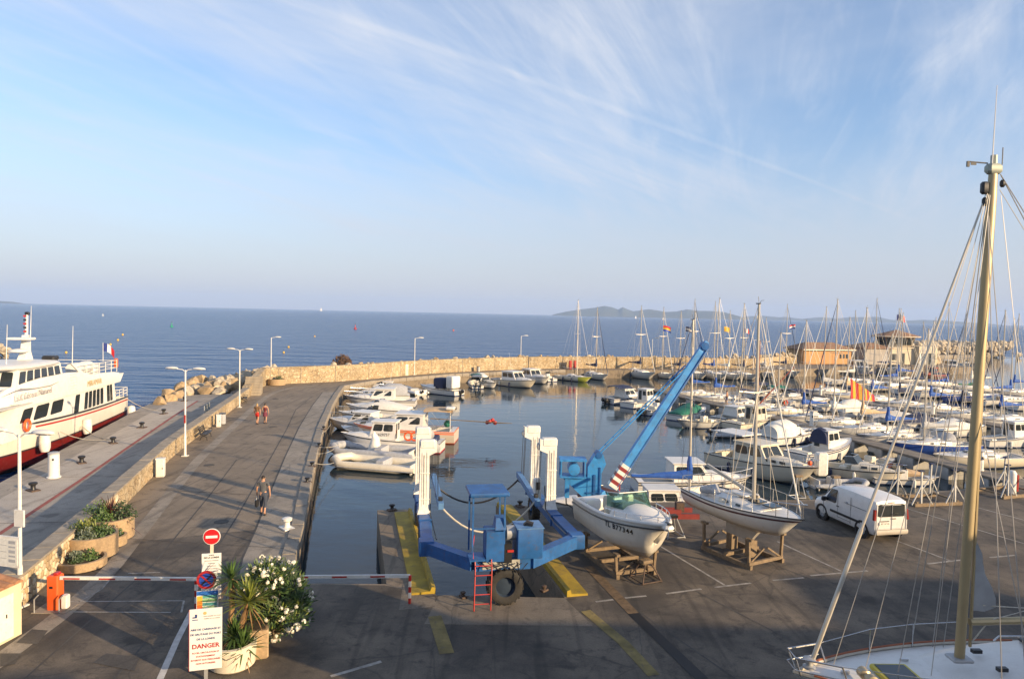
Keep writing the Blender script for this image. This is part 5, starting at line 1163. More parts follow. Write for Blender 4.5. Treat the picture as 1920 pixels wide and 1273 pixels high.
# ---------------------------------------------------------------- the ferry
fdir = Vector((.192, -.981)); fhd = math.degrees(math.atan2(fdir.y, fdir.x))
fer = base_boat('passenger_boat', (-33.75, 47.6, WL), fhd, 'white passenger boat with dark red hull moored at the jetty', 'ferry')
fh = Hull(24.5, 5.4, 2.55, 3.3, .9, .86, 'motor', 18, .10, 2.6)
fh.mesh(MB()).build('hull', hull_mat((.70, .66, .58), (.16, .012, .010), (.14, .011, .010), .06, 1.28), fer, smooth=50)
d = MB(); fh.deck(d, 0, 1, -.25); d.build('deck', M_deckg, fer)
fh.stripe(MB(), .18, .30, .012).build('sheer_stripe', M_red, fer, smooth=60)
m = MB()
for sg in (-1, 1): m.tube(fh.edge(sg, 0, 1, 0, .0), .07, 6); m.tube([(x, y * 1.012, 1.33) for x, y, z in fh.edge(sg, 0, .82, 0, -.10)], .05, 6)
m.build('rubbing_strake', M_black, fer)
def slab(x0, x1, w, z0, z1, tp=.06, rf=.2, rb=.1): 
    b = [(x0, -w, z0), (x1, -w, z0), (x1, w, z0), (x0, w, z0)]; t = [(x0 + rb, -w + tp, z1), (x1 - rf, -w + tp, z1), (x1 - rf, w - tp, z1), (x0 + rb, w - tp, z1)]
    return b, t
M_fer = mat('ferry_white', (.74, .72, .67), .38, var=.08, dirt=(.42, .34, .24), dirt_amt=.3)
b, t = slab(-9.0, 8.5, 2.45, 2.3, 4.25, .05, 1.6, .15); ca = MB().hexa(b, t).build('main_cabin', M_fer, fer, smooth=0)
qs = (b[2], b[3], t[3], t[2]); qs2 = (b[0], b[1], t[1], t[0])
for q, rev in ((qs, 1), (qs2, 0)):
    for (x0, x1, v0, v1) in [(-8.4, -7.9, .22, .9), (-7.8, -7.2, .22, .9)] + [(-6.4 + .78 * k, -6.4 + .78 * k + .6, .22, .86) for k in range(5)] + [(-1.7, -.9, .12, .86), (1.2, 3.0, .42, .86), (3.5, 5.4, .42, .86), (5.9, 7.2, .45, .86)]:
        u0, u1 = (x0 + 9) / 17.5, (x1 + 9) / 17.5
        if rev: u0, u1 = 1 - u1, 1 - u0
        MB().panel(q, u0, u1, v0, v1, .012, .03, .08).build('window', M_glass, ca, smooth=0)
ub = MB()                                                     # curved upper bulwark, sweeping down aft
for sg in (-1, 1):
    rows = []
    for x, zt in ((-9.6, 4.9), (-8.4, 5.05), (-6.5, 5.15), (-4.0, 5.25), (-2.2, 5.6), (0, 5.75), (4, 5.75), (7.0, 5.4), (8.6, 4.6)):
        w = 2.6 if x < 5 else 2.6 - (x - 5) * .25
        rows.append([(x, sg * w, 4.15), (x, sg * (w + .03), (4.15 + zt) / 2), (x, sg * (w - .1), zt), (x, sg * (w - .25), zt), (x, sg * (w - .15), 4.15)])
    ub.loft(rows)
ub.build('upper_bulwark', M_fer, fer, smooth=50)
MB().box((-.5, 0, 4.28), (18.2, 4.9, .1)).build('upper_deck', M_deckg, fer, smooth=0)
MB().hexa([(-9.9, -2.5, 4.1), (-8.2, -2.5, 4.1), (-8.2, 2.5, 4.1), (-9.9, 2.5, 4.1)], [(-11.0, -2.4, 4.75), (-8.6, -2.5, 4.85), (-8.6, 2.5, 4.85), (-11.0, 2.4, 4.75)]).build('stern_wing', M_fer, fer, smooth=0)
b, t = slab(-.2, 7.0, 2.3, 4.4, 6.45, .28, 1.2, .25); ph = MB().hexa(b, t).build('pilothouse', M_fer, fer, smooth=0)
for q in ((b[2], b[3], t[3], t[2]), (b[0], b[1], t[1], t[0])):
    for k in range(6): MB().panel(q, .05 + .155 * k, .05 + .155 * k + .125, .55, .92, .012, .03, .08).build('window', M_glass, ph, smooth=0)
q = (b[1], b[2], t[2], t[1])
for k in range(5): MB().panel(q, .05 + .185 * k, .05 + .185 * k + .155, .5, .92, .012, .03, .08).build('window', M_glass, ph, smooth=0)
q = (b[3], b[0], t[0], t[3]); MB().panel(q, .1, .4, .1, .9).build('door', M_glass, ph, smooth=0)
rows = []
for z, k in ((6.42, 1.0), (6.53, 1.03), (6.64, .96), (6.70, .7)): rows.append([(3.1 + 3.7 * k * math.copysign(abs(math.cos(a)) ** .6, math.cos(a)), 2.35 * k * math.copysign(abs(math.sin(a)) ** .6, math.sin(a)), z) for a in [2 * math.pi * i / 24 for i in range(24)]])
MB().loft(rows).build('roof', M_fer, fer, smooth=50)
fr = MB()                                                     # raked frame aft of the pilothouse
for sg in (-1, 1): fr.loft([[(.1, sg * 2.2, 6.4), (-.4, sg * 2.2, 6.4), (-.4, sg * 2.1, 6.4), (.1, sg * 2.1, 6.4)], [(-.9, sg * 2.3, 6.35), (-1.4, sg * 2.3, 6.25), (-1.4, sg * 2.2, 6.25), (-.9, sg * 2.2, 6.35)], [(-2.6, sg * 2.5, 5.2), (-3.3, sg * 2.5, 5.2), (-3.3, sg * 2.4, 5.2), (-2.6, sg * 2.4, 5.2)]])
fr.build('raked_frame', M_fer, fer, smooth=0)
ma = MB(); ma.loft([[(x + 3.6, y * .8, 7.0) for x, y in ((-.75, -.3), (.55, -.3), (.55, .3), (-.75, .3))], [(x + 3.4, y * .6, 7.7) for x, y in ((-.35, -.3), (.35, -.3), (.35, .3), (-.35, .3))], [(x + 3.3, y * .5, 9.0) for x, y in ((-.28, -.3), (.28, -.3), (.28, .3), (-.28, .3))]]); ma.cyl((3.3, 0, 9.0), (3.2, 0, 10.6), .11, .08, 8)
mo = ma.build('mast', M_fer, fer); mo.location = (-3.0, 0, 0.45); mo.scale = (1, 1, .88)
for k in range(5): MB().box((3.48, 0, 9.3 + .3 * k), (.10, .16, .14)).build('mast_light', M_black if k % 2 else M_red, mo, smooth=0)
MB().rbox((3.15, 0, 10.7), (.25, .25, .25), .04).build('top_light', M_black, mo)
MB().rbox((4.0, 0, 8.75), (.9, 1.5, .16), .07).build('radar', M_white, mo); MB().lathe((4.3, 0, 7.7), [(.5, 0), (.62, .08), (.5, .22), (.1, .3)], 16).build('radome', M_white, mo)
MB().rbox((2.7, 0, 8.72), (.8, .3, .12), .04).build('bracket', M_white, mo)
for x, y, z0, z1 in ((4.6, .8, 6.6, 9.2), (-1.4, 2.2, 6.2, 9.0), (.3, .25, 8.0, 10.4)): MB().cyl((x, y, z0), (x - .15, y, z1), .03, .012, 6).build('antenna', M_white, fer)
rl = MB()
for sg in (-1, 1):
    for zz in (5.35, 5.65, 5.95): rl.cyl((-9.4, sg * 2.4, zz), (-2.0, sg * 2.4, zz + .1), .025, n=5)
    for k in range(7): rl.cyl((-9.4 + 1.2 * k, sg * 2.4, 5.0), (-9.4 + 1.2 * k, sg * 2.4, 6.0), .025, n=5)
    for zz in (2.9, 3.15, 3.4): rl.cyl((-12.1, sg * 2.3, zz), (-9.2, sg * 2.45, zz), .025, n=5)
    for k in range(4): rl.cyl((-12.1 + .9 * k, sg * 2.3, 2.5), (-12.1 + .9 * k, sg * 2.3, 3.4), .025, n=5)
    for k in range(7): rl.cyl((-.1, sg * 2.62, 4.4 + .2 * k), (-1.1, sg * 2.62, 4.4 + .2 * k), .025, n=5)
for zz in (2.9, 3.15, 3.4): rl.cyl((-12.1, -2.3, zz), (-12.1, 2.3, zz), .025, n=5)
for zz in (5.35, 5.65, 5.95): rl.cyl((-9.4, -2.4, zz), (-9.4, 2.4, zz), .025, n=5)
rl.build('railing', M_white, fer)
for x in (-3.2, -4.9): MB().lathe((x, 1.7, 5.75), [(.05, -.75), (.42, -.7), (.46, -.3), (.46, .3), (.42, .7), (.05, .75)], 14, 'x').build('liferaft', M_white, fer)
MB().rbox((-6.4, 1.6, 5.5), (.8, .8, .9), .1).build('locker', M_fer, fer); MB().rbox((-.4, 1.2, 6.75), (.9, .8, .35), .1).build('roof_box', M_black, fer)
MB().tube([(6.0 + .35 * math.cos(a), 2.62, 3.0 + .35 * math.sin(a)) for a in [k * math.pi / 5 for k in range(10)]], .08, 7, True).build('lifebuoy', M_orange, fer)
MB().rbox((-9.5, 2.3, 5.7), (.3, .3, .8), .1).build('rescue_light', M_orange, fer)
for x, zz in ((-2.0, 1.6), (-11.2, 1.3), (4.5, 1.6)): MB().lathe((0, 0, 0), [(.05, .6), (.28, .5), (.32, .1), (.32, -.3), (.24, -.55), (.05, -.6)], 12).build('fender', M_white, fer, loc=(x, 2.95, zz))
M_script = mat('grey_lettering', (.30, .27, .27), .6)
M_gold = mat('gold_lettering', (.55, .40, .16), .6)
for tx, sz, x, z, mm in (('MIRAMAR', .62, -4.2, 4.62, M_gold), ('La Côte au Naturel', .55, 5.0, 4.85, M_script)):
    link('lettering', text_mesh(tx, sz, mm), fer, (x, 2.665, z), (R(90), 0, R(180)))
MB().tube([(8.2, 2.66, 5.2), (6.8, 2.66, 5.35), (5.0, 2.66, 5.2), (3.0, 2.66, 5.15), (1.8, 2.66, 5.3)], [.01, .05, .03, .04, .01], 4).build('emblem', M_script, fer)
def flag(name, loc, w, h, cols, label, pole=2.0, az=0.0, vert=True, group=None, droop=.35, polem=None, seed=0, cat='flag'):
    "a staff with a rippled flag; one child per coloured band"
    e = empty(name, loc, az, label, cat, group)
    MB().cyl((0, 0, 0), (0, 0, pole), .025, .018, 6).build('staff', polem or M_white, e)
    n = len(cols); rnd = random.Random(seed)
    ph_ = rnd.uniform(0, 6)
    def P(u, v):
        return (.02 + w * u * (1 - .12 * u), .09 * w * math.sin(u * 5.5 + ph_) * u ** .5 + .05 * w * math.sin(v * 3 + u * 7), pole - .02 - h * v - droop * w * u * u)
    for k, c in enumerate(cols):
        m = MB(); r0 = []
        for i in range(9):
            row = []
            for j in range(3 if not vert else 7):
                if vert: row.append(P((k + i / 8) / n, j / 6))
                else: row.append(P(i / 8, (k + j / 2) / n))
            r0.append(row)
        m.loft(r0, False, False, closed=False); f0 = list(m.f); v0 = list(m.v); m.add([(a, b_ + .006, c_) for a, b_, c_ in v0], [f[::-1] for f in f0])
        m.build('band', c, e, smooth=70)
    return e
M_fb = mat('flag_blue', (.02, .04, .20), .8); M_fw = mat('flag_white', (.75, .73, .70), .8); M_fr = mat('flag_red', (.55, .02, .03), .8); M_fy = mat('flag_yellow', (.72, .42, .03), .8)
fm = fer.matrix_basis
bpy.context.view_layer.update()
p = fer.matrix_world @ Vector((-7.6, 2.0, 6.0)); flag('flag', p, .9, .65, [M_fb, M_fw, M_fr], 'French flag on the stern of the passenger boat', 1.5, R(20), droop=.7)
# jetty furniture
def bollard(px, py, label, s=1.0, mt=None, z=0.0):
    g = G(px, py, z); e = empty('mooring_bollard', (g.x, g.y, .004), RNDB.uniform(0, 3), label, 'bollard', 'mooring bollards')
    MB().rbox((0, 0, .03), (.62 * s, .42 * s, .07), .02).build('base', mt or M_rust, e)
    MB().lathe((0, 0, 0), [(.14 * s, .05), (.11 * s, .12 * s), (.11 * s, .26 * s), (.19 * s, .32 * s), (.20 * s, .40 * s), (.12 * s, .44 * s)], 14).build('post', mt or M_black, e)
    return g
BO = [bollard(62, 920, 'black mooring bollard on the jetty closest to the camera'), bollard(153, 868, 'black mooring bollard on the jetty beside the white cylinder'), bollard(212, 831, 'black mooring bollard on the jetty holding the green line'), bollard(266, 802, 'black mooring bollard on the jetty, fourth from the camera'), bollard(307, 776, 'black mooring bollard on the jetty near the boat stern'), bollard(346, 752, 'farthest black mooring bollard on the jetty')]
bollard(538, 991, 'white mushroom bollard on the left quay apron', 1.1, M_white)
for px, py, lb in ((735, 957, 'small dark bollard at the outer end of the left lift pier'), (975, 950, 'small dark bollard at the outer end of the right lift pier'), (1020, 1108, 'rusty bollard at the head of the lift slot, right side'), (868, 1120, 'rusty bollard at the head of the lift slot, left side'), (576, 905, 'dark bollard on the left quay edge nearest the camera'), (585, 875, 'dark bollard on the left quay edge by the inflatables'), (598, 838, 'dark bollard on the left quay edge by the fishing boats'), (607, 806, 'dark bollard on the left quay edge by the cruisers')): bollard(px, py, lb, .45 if 'rusty' in lb else .7, M_rust if 'rusty' in lb else None)
for (x, y, z), bi, lb in (((-1.5, 2.8, 1.7), 2, 'green mooring line from the passenger boat to the jetty'), ((-11.6, 2.5, 2.4), 4, 'thin mooring line from the stern of the passenger boat'), ((2.0, 2.8, 1.9), 2, 'pale mooring line sloping down to the third bollard')):
    bpy.context.view_layer.update(); q = fer.matrix_world @ Vector((x, y, z)); mooring(lb, q, BO[bi] + Vector((0, 0, .3)), .3, .03)
g = G(101, 895); e = empty('service_post', (g.x, g.y, .004), 0, 'stout white cylindrical post on the jetty', 'post')
MB().lathe((0, 0, 0), [(.34, 0), (.34, .05), (.27, .08), (.26, 1.25)], 18).build('post', M_white, e); MB().lathe((0, 0, 0), [(.27, 1.25), (.28, 1.33), (.2, 1.36)], 18).build('cap', M_gcan, e); MB().box((.12, -.24, 1.0), (.07, .05, .1)).build('lock', M_black, e, smooth=0)
# glass screen and green bin bag on the jetty
g = G(388, 782); e = empty('glass_screen', (g.x, g.y, .004), R(105), 'low glass wind screen on the jetty beside the parapet', 'screen')
for k in range(3):
    MB().box((-1.2 + 1.2 * k, 0, .55), (.06, .06, 1.1)).build('post', M_galv, e, smooth=0)
m_gl = bpy.data.materials.new('clear_glass'); m_gl.use_nodes = True; m_gl.node_tree.nodes['Principled BSDF'].inputs['Transmission Weight'].default_value = 1; m_gl.node_tree.nodes['Principled BSDF'].inputs['Roughness'].default_value = .05; m_gl.node_tree.nodes['Principled BSDF'].inputs['Base Color'].default_value = (.75, .85, .82, 1); m_gl.node_tree.nodes['Principled BSDF'].inputs['IOR'].default_value = 1.1
for k in range(2): MB().box((-.6 + 1.2 * k, 0, .6), (1.12, .02, .9)).build('pane', m_gl, e, smooth=0)
# ---- lamp posts
def lamp(px, py, label, heads=2, az=0.0, H_=5.35, pl=None):
    g = pl or G(px, py); e = empty('street_lamp', (g.x, g.y, .003), az, label, 'street lamp', 'white street lamps')
    po = MB(); po.lathe((0, 0, 0), [(.17, 0), (.17, .02), (.075, .05), (.07, 1.2), (.055, 1.3), (.045, H_ - .05)], 10); po.build('pole', M_white, e)
    MB().rbox((0, 0, .02), (.34, .34, .04), .01).build('base_plate', M_white, e)
    for k in range(heads):
        sg = 1 if k == 0 else -1
        MB().tube([(0, 0, H_ - .15), (sg * .18, 0, H_ - .02), (sg * .62, 0, H_ + .03)], .028, 6).build('arm', M_white, e)
        hd = MB(); rows = []
        for u in range(9):
            t_ = u / 8; x = sg * (.5 + .75 * t_); w = .17 * math.sin(math.pi * (.08 + .9 * t_)) ** .6; hh = .10 * math.sin(math.pi * (.1 + .85 * t_)) ** .6
            rows.append([(x, w * math.cos(a), H_ + .05 + (hh if math.sin(a) > 0 else .04) * math.sin(a)) for a in [2 * math.pi * i / 12 for i in range(12)]])
        hd.loft(rows); ho = hd.build('lamp_head', M_white, e, smooth=60)
        MB().box((sg * .88, 0, H_ + .0), (.4, .16, .03)).build('lens', M_gcan, ho, smooth=0)
    return e, g
l1, g1 = lamp(38, 1137, 'tall white double lamp carrying a notice board, nearest the camera', 2, R(-12), 5.3)
l2, g2 = lamp(347, 855, 'white double street lamp beside the parapet by the bench', 2, R(-3))
MB().box((.02, -.08, 2.3), (.10, .03, .5)).build('small_sign', M_red, l2, smooth=0)
lamp(449, 764, 'white double street lamp by the stone stairs', 2, R(-5))
lamp(508, 708, 'single-head white lamp at the corner of the sea wall', 1, R(10))
lamp(777, 703, 'single-head white lamp along the sea wall, left of the moored boats', 1, R(10))
lamp(976, 687, 'single-head white lamp along the sea wall above the cabin cruisers', 1, R(10))
lamp(1222, 690, 'single-head white lamp on the sea wall behind the sailboats', 1, R(10))
lamp(1412, 692, 'single-head white lamp on the far quay among the masts', 1, R(10))
M_paper = mat('notice_paper', (.70, .69, .64), .5, var=.1, scale=14)
nb = MB().box((0, 0, 0), (.78, .07, .92)).build('notice_board', M_white, l1, loc=(-.22, -.14, 1.72), smooth=0)
MB().box((0, -.04, 0), (.64, .012, .78)).build('glass_case', M_paper, nb, smooth=0)
for k in range(5): MB().box((.14, -.05, .3 - .14 * k), (.24, .006, .05 if k % 2 else .09)).build('notice', M_gcan, nb, smooth=0)
for k in range(3): MB().box((-.16, -.05, .2 - .2 * k), (.22, .006, .02)).build('notice', M_deckg, nb, smooth=0)
sg_ = MB().box((0, 0, 0), (.34, .05, .5)).build('small_panel', M_white, l1, loc=(.12, -.12, 2.75), smooth=0)
# ---- benches, bins, boxes
def bench(px, py, label, az):
    g = G(px, py); e = empty('park_bench', (g.x, g.y, .003), az, label, 'bench', 'dark benches along the parapet')
    for s in (-.75, .75):
        MB().tube([(s, -.22, 0), (s, -.18, .22), (s, .2, .42), (s, .32, .85)], .028, 6).build('leg', M_black, e)
        MB().tube([(s, .25, 0), (s, .15, .25), (s, -.25, .42), (s, -.28, .62), (s, .22, .64)], .025, 6).build('leg', M_black, e)
    for k in range(4): MB().box((0, -.22 + .13 * k, .44), (1.75, .09, .03)).build('seat_slat', M_black, e, smooth=0)
    for k in range(3): MB().box((0, .25 + .035 * k, .58 + .12 * k), (1.75, .025, .09)).build('back_slat', M_black, e, smooth=0)
bench(386, 822, 'dark slatted bench by the parapet near the double lamp', R(104)); bench(458, 754, 'dark slatted bench near the stone stairs', R(108))
def bin_(px, py, label, mm, r=.25, h=.85):
    g = G(px, py); e = empty('litter_bin', (g.x, g.y, .003), 0, label, 'litter bin'); MB().lathe((0, 0, 0), [(r * .8, 0), (r, .05), (r, h), (r * .85, h), (r * .8, .1)], 14, cap1=False).build('body', mm, e); MB().lathe((0, 0, 0), [(r * 1.05, h - .05), (r * 1.05, h + .02), (r * .9, h + .02)], 14).build('rim', M_black, e)
bin_(417, 795, 'dark grey litter bin beside the parapet', M_gcan); bin_(501, 712, 'dark litter bin by the red box at the wall corner', M_black); bin_(897, 697, 'grey litter bin before the sea wall', M_galv)
def box_cab(px, py, label, d, mm, az=0.0, nm='cabinet', cat='cabinet', z=.003, pl=None):
    g = pl or G(px, py); e = empty(nm, (g.x, g.y, z), az, label, cat)
    MB().rbox((0, 0, d[2] / 2), d, .02).build('body', mm, e); MB().box((0, -d[1] / 2 - .006, d[2] * .52), (d[0] * .84, .014, d[2] * .82)).build('door', mm, e, smooth=0); MB().rbox((0, 0, d[2] + .02), (d[0] + .05, d[1] + .05, .05), .015).build('lid', mm, e)
    MB().box((d[0] * .3, -d[1] / 2 - .02, d[2] * .5), (.03, .03, .1)).build('handle', M_black, e, smooth=0); return e
box_cab(301, 893, 'white electricity pillar standing against the parapet', (.42, .35, .95), M_white, R(15))
box_cab(410, 800, 'small white box on the parapet foot by the grey bin', (.32, .3, .9), M_white, R(15))
box_cab(487, 726, 'red fire hose cabinet beside the stone stairs', (.55, .35, 1.5), M_red, R(20))
box_cab(960, 690, 'round-shouldered orange lifebuoy cabinet before the sea wall', (.9, .5, 1.3), M_orange, R(35))
box_cab(1069, 692, 'red fire cabinet before the sea wall, left of a pair', (.45, .4, 1.4), M_red, R(15)); box_cab(1077, 692, 'red fire cabinet before the sea wall, right of a pair', (.45, .4, 1.4), M_red, R(15))
for px, py, lb in ((521, 716, 'cream meter box at the wall corner behind the round planter'), (543, 716, 'cream meter box by the corner joint of the sea wall'), (760, 704, 'cream meter box on the sea wall left of the lamp'), (981, 688, 'cream meter box on the sea wall right of the lamp')): box_cab(px, py, lb, (.75, .4, 1.55), M_gel2, R(30))
# ---- planters
M_terra = mat('exposed_aggregate', (.38, .27, .16), .9, var=.22, scale=12, bump=.5, bscale=50)
M_soil = mat('soil', (.05, .035, .02), .95, var=.3, scale=10)
def leaf_mat(n, c, v=.35): return mat(n, c, .55, var=v, scale=5)
M_lf = [leaf_mat('leaf_green', (.065, .12, .028)), leaf_mat('leaf_yellow', (.17, .20, .035)), leaf_mat('leaf_grey', (.10, .13, .09)), leaf_mat('leaf_purple', (.09, .03, .03)), leaf_mat('leaf_dark', (.03, .06, .018))]
M_dry = leaf_mat('leaf_dry', (.24, .14, .06))
def blades(c, n, l, w, rnd, up=.5, droop=.6, m=None, zlo=-.3):
    m = m or MB()
    for _ in range(n):
        a = rnd.uniform(0, 6.283); el = rnd.uniform(zlo, 1.45) if up else rnd.uniform(.2, 1.2); L_ = l * rnd.uniform(.7, 1.1)
        d = Vector((math.cos(a) * math.cos(el), math.sin(a) * math.cos(el), math.sin(el))); s = d.cross(Vector((0, 0, 1))); s = s.normalized() if s.length > .01 else Vector((1, 0, 0)); pts = []
        for u, ww in ((0, .5), (.35, 1), (.7, .75), (1, .05)):
            p = Vector(c) + d * L_ * u - Vector((0, 0, droop * L_ * u * u * .5)); pts += [p - s * w * ww / 2, p + s * w * ww / 2]
        m.add(pts, [(0, 1, 3, 2), (2, 3, 5, 4), (4, 5, 7, 6)])
    return m
def tuft(c, r, h, n, rnd, m=None, lw=.05):
    "small leaves spread through a dome"
    m = m or MB()
    for _ in range(n):
        v = Vector((rnd.gauss(0, 1), rnd.gauss(0, 1), rnd.gauss(0, 1))).normalized() * rnd.uniform(.45, 1.0); p = Vector(c) + Vector((v.x * r, v.y * r, abs(v.z) * h))
        a = Vector((rnd.gauss(0, 1), rnd.gauss(0, 1), rnd.gauss(0, 1))).normalized(); b_ = a.orthogonal().normalized(); s = lw * rnd.uniform(.7, 1.4)
        m.add([p - b_ * s * .4, p + a * s * .9, p + b_ * s * .4, p - a * s * .9], [(0, 1, 2, 3)])
    return m
def planter(px, py, label, r, h, plants, nm='round_planter', cat='planter', pl=None):
    g = pl or G(px, py); e = empty(nm, (g.x, g.y, .003), 0, label, cat)
    MB().lathe((0, 0, 0), [(r * .86, 0), (r, .04), (r, h), (r - .09, h + .01), (r - .12, h - .12)], 28, cap1=False).build('bowl', M_terra, e)
    MB().lathe((0, 0, 0), [(r - .1, h - .13), (r - .1, h - .10), (.1, h - .05)], 20).build('soil', M_soil, e)
    rnd = random.Random(px)
    for kind, dx, dy, s, mi in plants:
        if kind == 'b': blades((dx, dy, h - .08), int(60 * s), .85 * s, .05, rnd).build('foliage', M_lf[mi], e, smooth=0)
        else: tuft((dx, dy, h - .1), .40 * s, .52 * s, int(340 * s), rnd, lw=.055).build('foliage', M_lf[mi], e, smooth=0)
    return e
planter(152, 1062, 'low round planter nearest the camera with succulents', .80, .32, [('t', -.2, 0, .7, 2), ('t', .3, .1, .8, 0), ('t', .0, -.3, .6, 4), ('b', -.35, .2, .35, 3)])
planter(172, 1040, 'large round planter with yellow-green plants, second from the camera', .86, .80, [('b', -.4, .2, 1.0, 1), ('b', .1, .1, .9, 1), ('t', -.3, .2, 1.2, 1), ('t', .4, .0, 1.0, 0), ('t', -.5, -.1, 1.0, 4), ('t', .05, -.4, .9, 2)])
planter(208, 1022, 'small round planter with grey leaves wedged between the big ones', .55, .40, [('t', 0, 0, .9, 2), ('t', .1, .2, .6, 0)])
planter(205, 1008, 'large round planter with red spiky cordyline', .88, .85, [('b', 0, .1, 1.5, 3), ('t', -.45, 0, 1.5, 0), ('t', .45, .1, 1.4, 4), ('t', 0, -.4, 1.1, 0), ('b', -.5, .2, .8, 0)])
planter(228, 998, 'smallest round planter tucked behind the cordyline planter', .45, .45, [('t', 0, 0, .7, 0)])
planter(519, 722, 'round planter with dark plants at the wall corner', 1.0, .75, [('b', 0, 0, 1.0, 4), ('t', .3, 0, 1.0, 4)])
planter(1043, 690, 'round planter before the sea wall behind the cabin cruisers', .9, .9, [('t', 0, 0, 1.6, 4), ('t', -.4, 0, 1.3, 0)])
# yucca tub, oleander in its box
g = G(436, 1245); e = empty('yucca_tub', (g.x, g.y, .003), 0, 'pale round tub with a hanging chain under the yuccas', 'planter')
MB().lathe((0, 0, 0), [(.50, 0), (.56, .05), (.60, .62), (.52, .63), (.50, .5)], 28, cap1=False).build('bowl', M_gel2, e); MB().lathe((0, 0, 0), [(.51, .48), (.1, .54)], 16).build('soil', M_soil, e)
MB().tube([(-.2, -.58, .55), (.1, -.62, .42), (.4, -.48, .52)], .007, 5).build('chain', M_rust, e)
yg = Vector((g.x, g.y, .5)); rnd = random.Random(9)
for k, (px, py, dd, s, lb) in enumerate([(434, 1085, .45, 1.0, 'tallest yucca behind the sign posts'), (466, 1128, .25, 1.25, 'large spiky yucca in the middle of the tub'), (440, 1192, .0, 1.0, 'low yucca half hidden by the danger sign'), (456, 1214, -.15, 1.1, 'lowest yucca leaning out of the tub front')]):
    y = g.y + dd; dd_ = _fw * F_PX + _rt * (px - 960) - _up * (py - 636.5); t_ = y / dd_.y; hp = Vector((dd_.x * t_, y, CAM_H + dd_.z * t_))
    e = empty('yucca_plant', (yg.x + .12 * (k - 1.5), yg.y + dd * .5, .5), 0, lb, 'yucca', 'yuccas in the tub'); hl = hp - Vector(e.location)
    MB().tube([(0, 0, 0), hl * .5 + Vector((.04, 0, 0)), hl], [.085, .075, .06], 8).build('trunk', M_dry, e)
    blades(hl, int(95 * s), .66 * s, .05, rnd, droop=.35, zlo=-.15).build('crown', M_lf[0 if k != 1 else 1], e, smooth=0)
    blades(hl - Vector((0, 0, .1)), 34, .5 * s, .04, rnd, droop=1.2, zlo=-1.3).build('dead_leaves', M_dry, e, smooth=0)
og = Vector((-6.35, 18.6, 0)); e = empty('planter_box', (og.x - .35, og.y - .75, .003), R(20), 'square tan aggregate planter box under the oleander', 'planter')
MB().rbox((0, 0, .38), (.75, .75, .76), .04).build('box', M_terra, e); MB().box((0, 0, .77), (.6, .6, .04)).build('soil', M_soil, e, smooth=0)
ol = empty('oleander_bush', (og.x, og.y, .003), 0, 'leafy oleander bush covered in white flowers beside the yuccas', 'bush'); rnd = random.Random(12)
st_ = MB()
for k in range(14):
    a = rnd.uniform(0, 6.28); r_ = rnd.uniform(.3, .9); st_.tube([(0, -.1, 0), (r_ * .4 * math.cos(a), r_ * .4 * math.sin(a), .8), (r_ * math.cos(a), r_ * math.sin(a), 1.6)], [.03, .022, .01], 5)
st_.build('stem', M_wood, ol)
clumps = []
for k in range(54):
    a = rnd.uniform(0, 6.28); z = rnd.uniform(.35, 2.0); rr_ = (.98 if z > .7 else .75) * math.sqrt(rnd.uniform(.15, 1)) * (1.0 if z < 1.5 else max(.35, 1.0 - (z - 1.5) * .9)); clumps.append(Vector((rr_ * math.cos(a), rr_ * .8 * math.sin(a), z)))
for mi in (0, 4, 1):
    m = MB()
    for c in clumps:
        for _ in range(46 if mi != 1 else 14):
            v = Vector((rnd.gauss(0, 1), rnd.gauss(0, 1), rnd.gauss(0, 1))).normalized(); p = c + v * rnd.uniform(.08, .30); d_ = (v + Vector((0, 0, .5))).normalized(); s_ = d_.orthogonal().normalized(); L_ = rnd.uniform(.11, .19)
            m.add([p - s_ * .013, p + d_ * L_ * .5 - s_ * .020, p + d_ * L_, p + d_ * L_ * .5 + s_ * .020], [(0, 1, 2, 3)])
    m.build('foliage', M_lf[mi], ol, smooth=0)
M_petal = mat('oleander_petal', (.78, .74, .62), .6, var=.1)
fl = MB()
for k in range(14):
    v = Vector((rnd.gauss(0, 1), rnd.gauss(0, 1), abs(rnd.gauss(0, 1)))).normalized(); p = v * .045; s_ = v.orthogonal().normalized(); t2 = v.cross(s_)
    fl.add([p + (s_ * math.cos(q) + t2 * math.sin(q)) * .028 + v * .012 * (k % 2) for q in [i * 1.2566 for i in range(5)]], [(0, 1, 2, 3, 4)])
flm = fl.mesh('flower', M_petal, 0)
for k in range(150):
    c = rnd.choice(clumps); v = (c - Vector((0, 0, .9))); v = (v.normalized() + Vector((rnd.gauss(0, .5), rnd.gauss(0, .5) - .35, rnd.gauss(0, .4)))).normalized()
    s_ = rnd.uniform(.7, 1.35); link('flower', flm, ol, c + v * rnd.uniform(.24, .33), (rnd.uniform(0, 6), rnd.uniform(0, 1), rnd.uniform(0, 6)), (s_, s_, s_))
# brown shrub on the rocks, seaward of the wall
gb = empty('dry_shrub', (-29.6 + 6.5, 93.0, .9), 0, 'dark brown dry shrub poking above the sea wall', 'shrub'); MB().tube([(0, 0, 0), (.1, 0, 1.2)], [.12, .05], 6).build('trunk', M_wood, gb); rnd = random.Random(3)
tuft((0, 0, .6), 1.5, 1.7, 900, rnd, lw=.16).build('crown', mat('dry_foliage', (.10, .055, .03), .9, var=.4), gb, smooth=0)
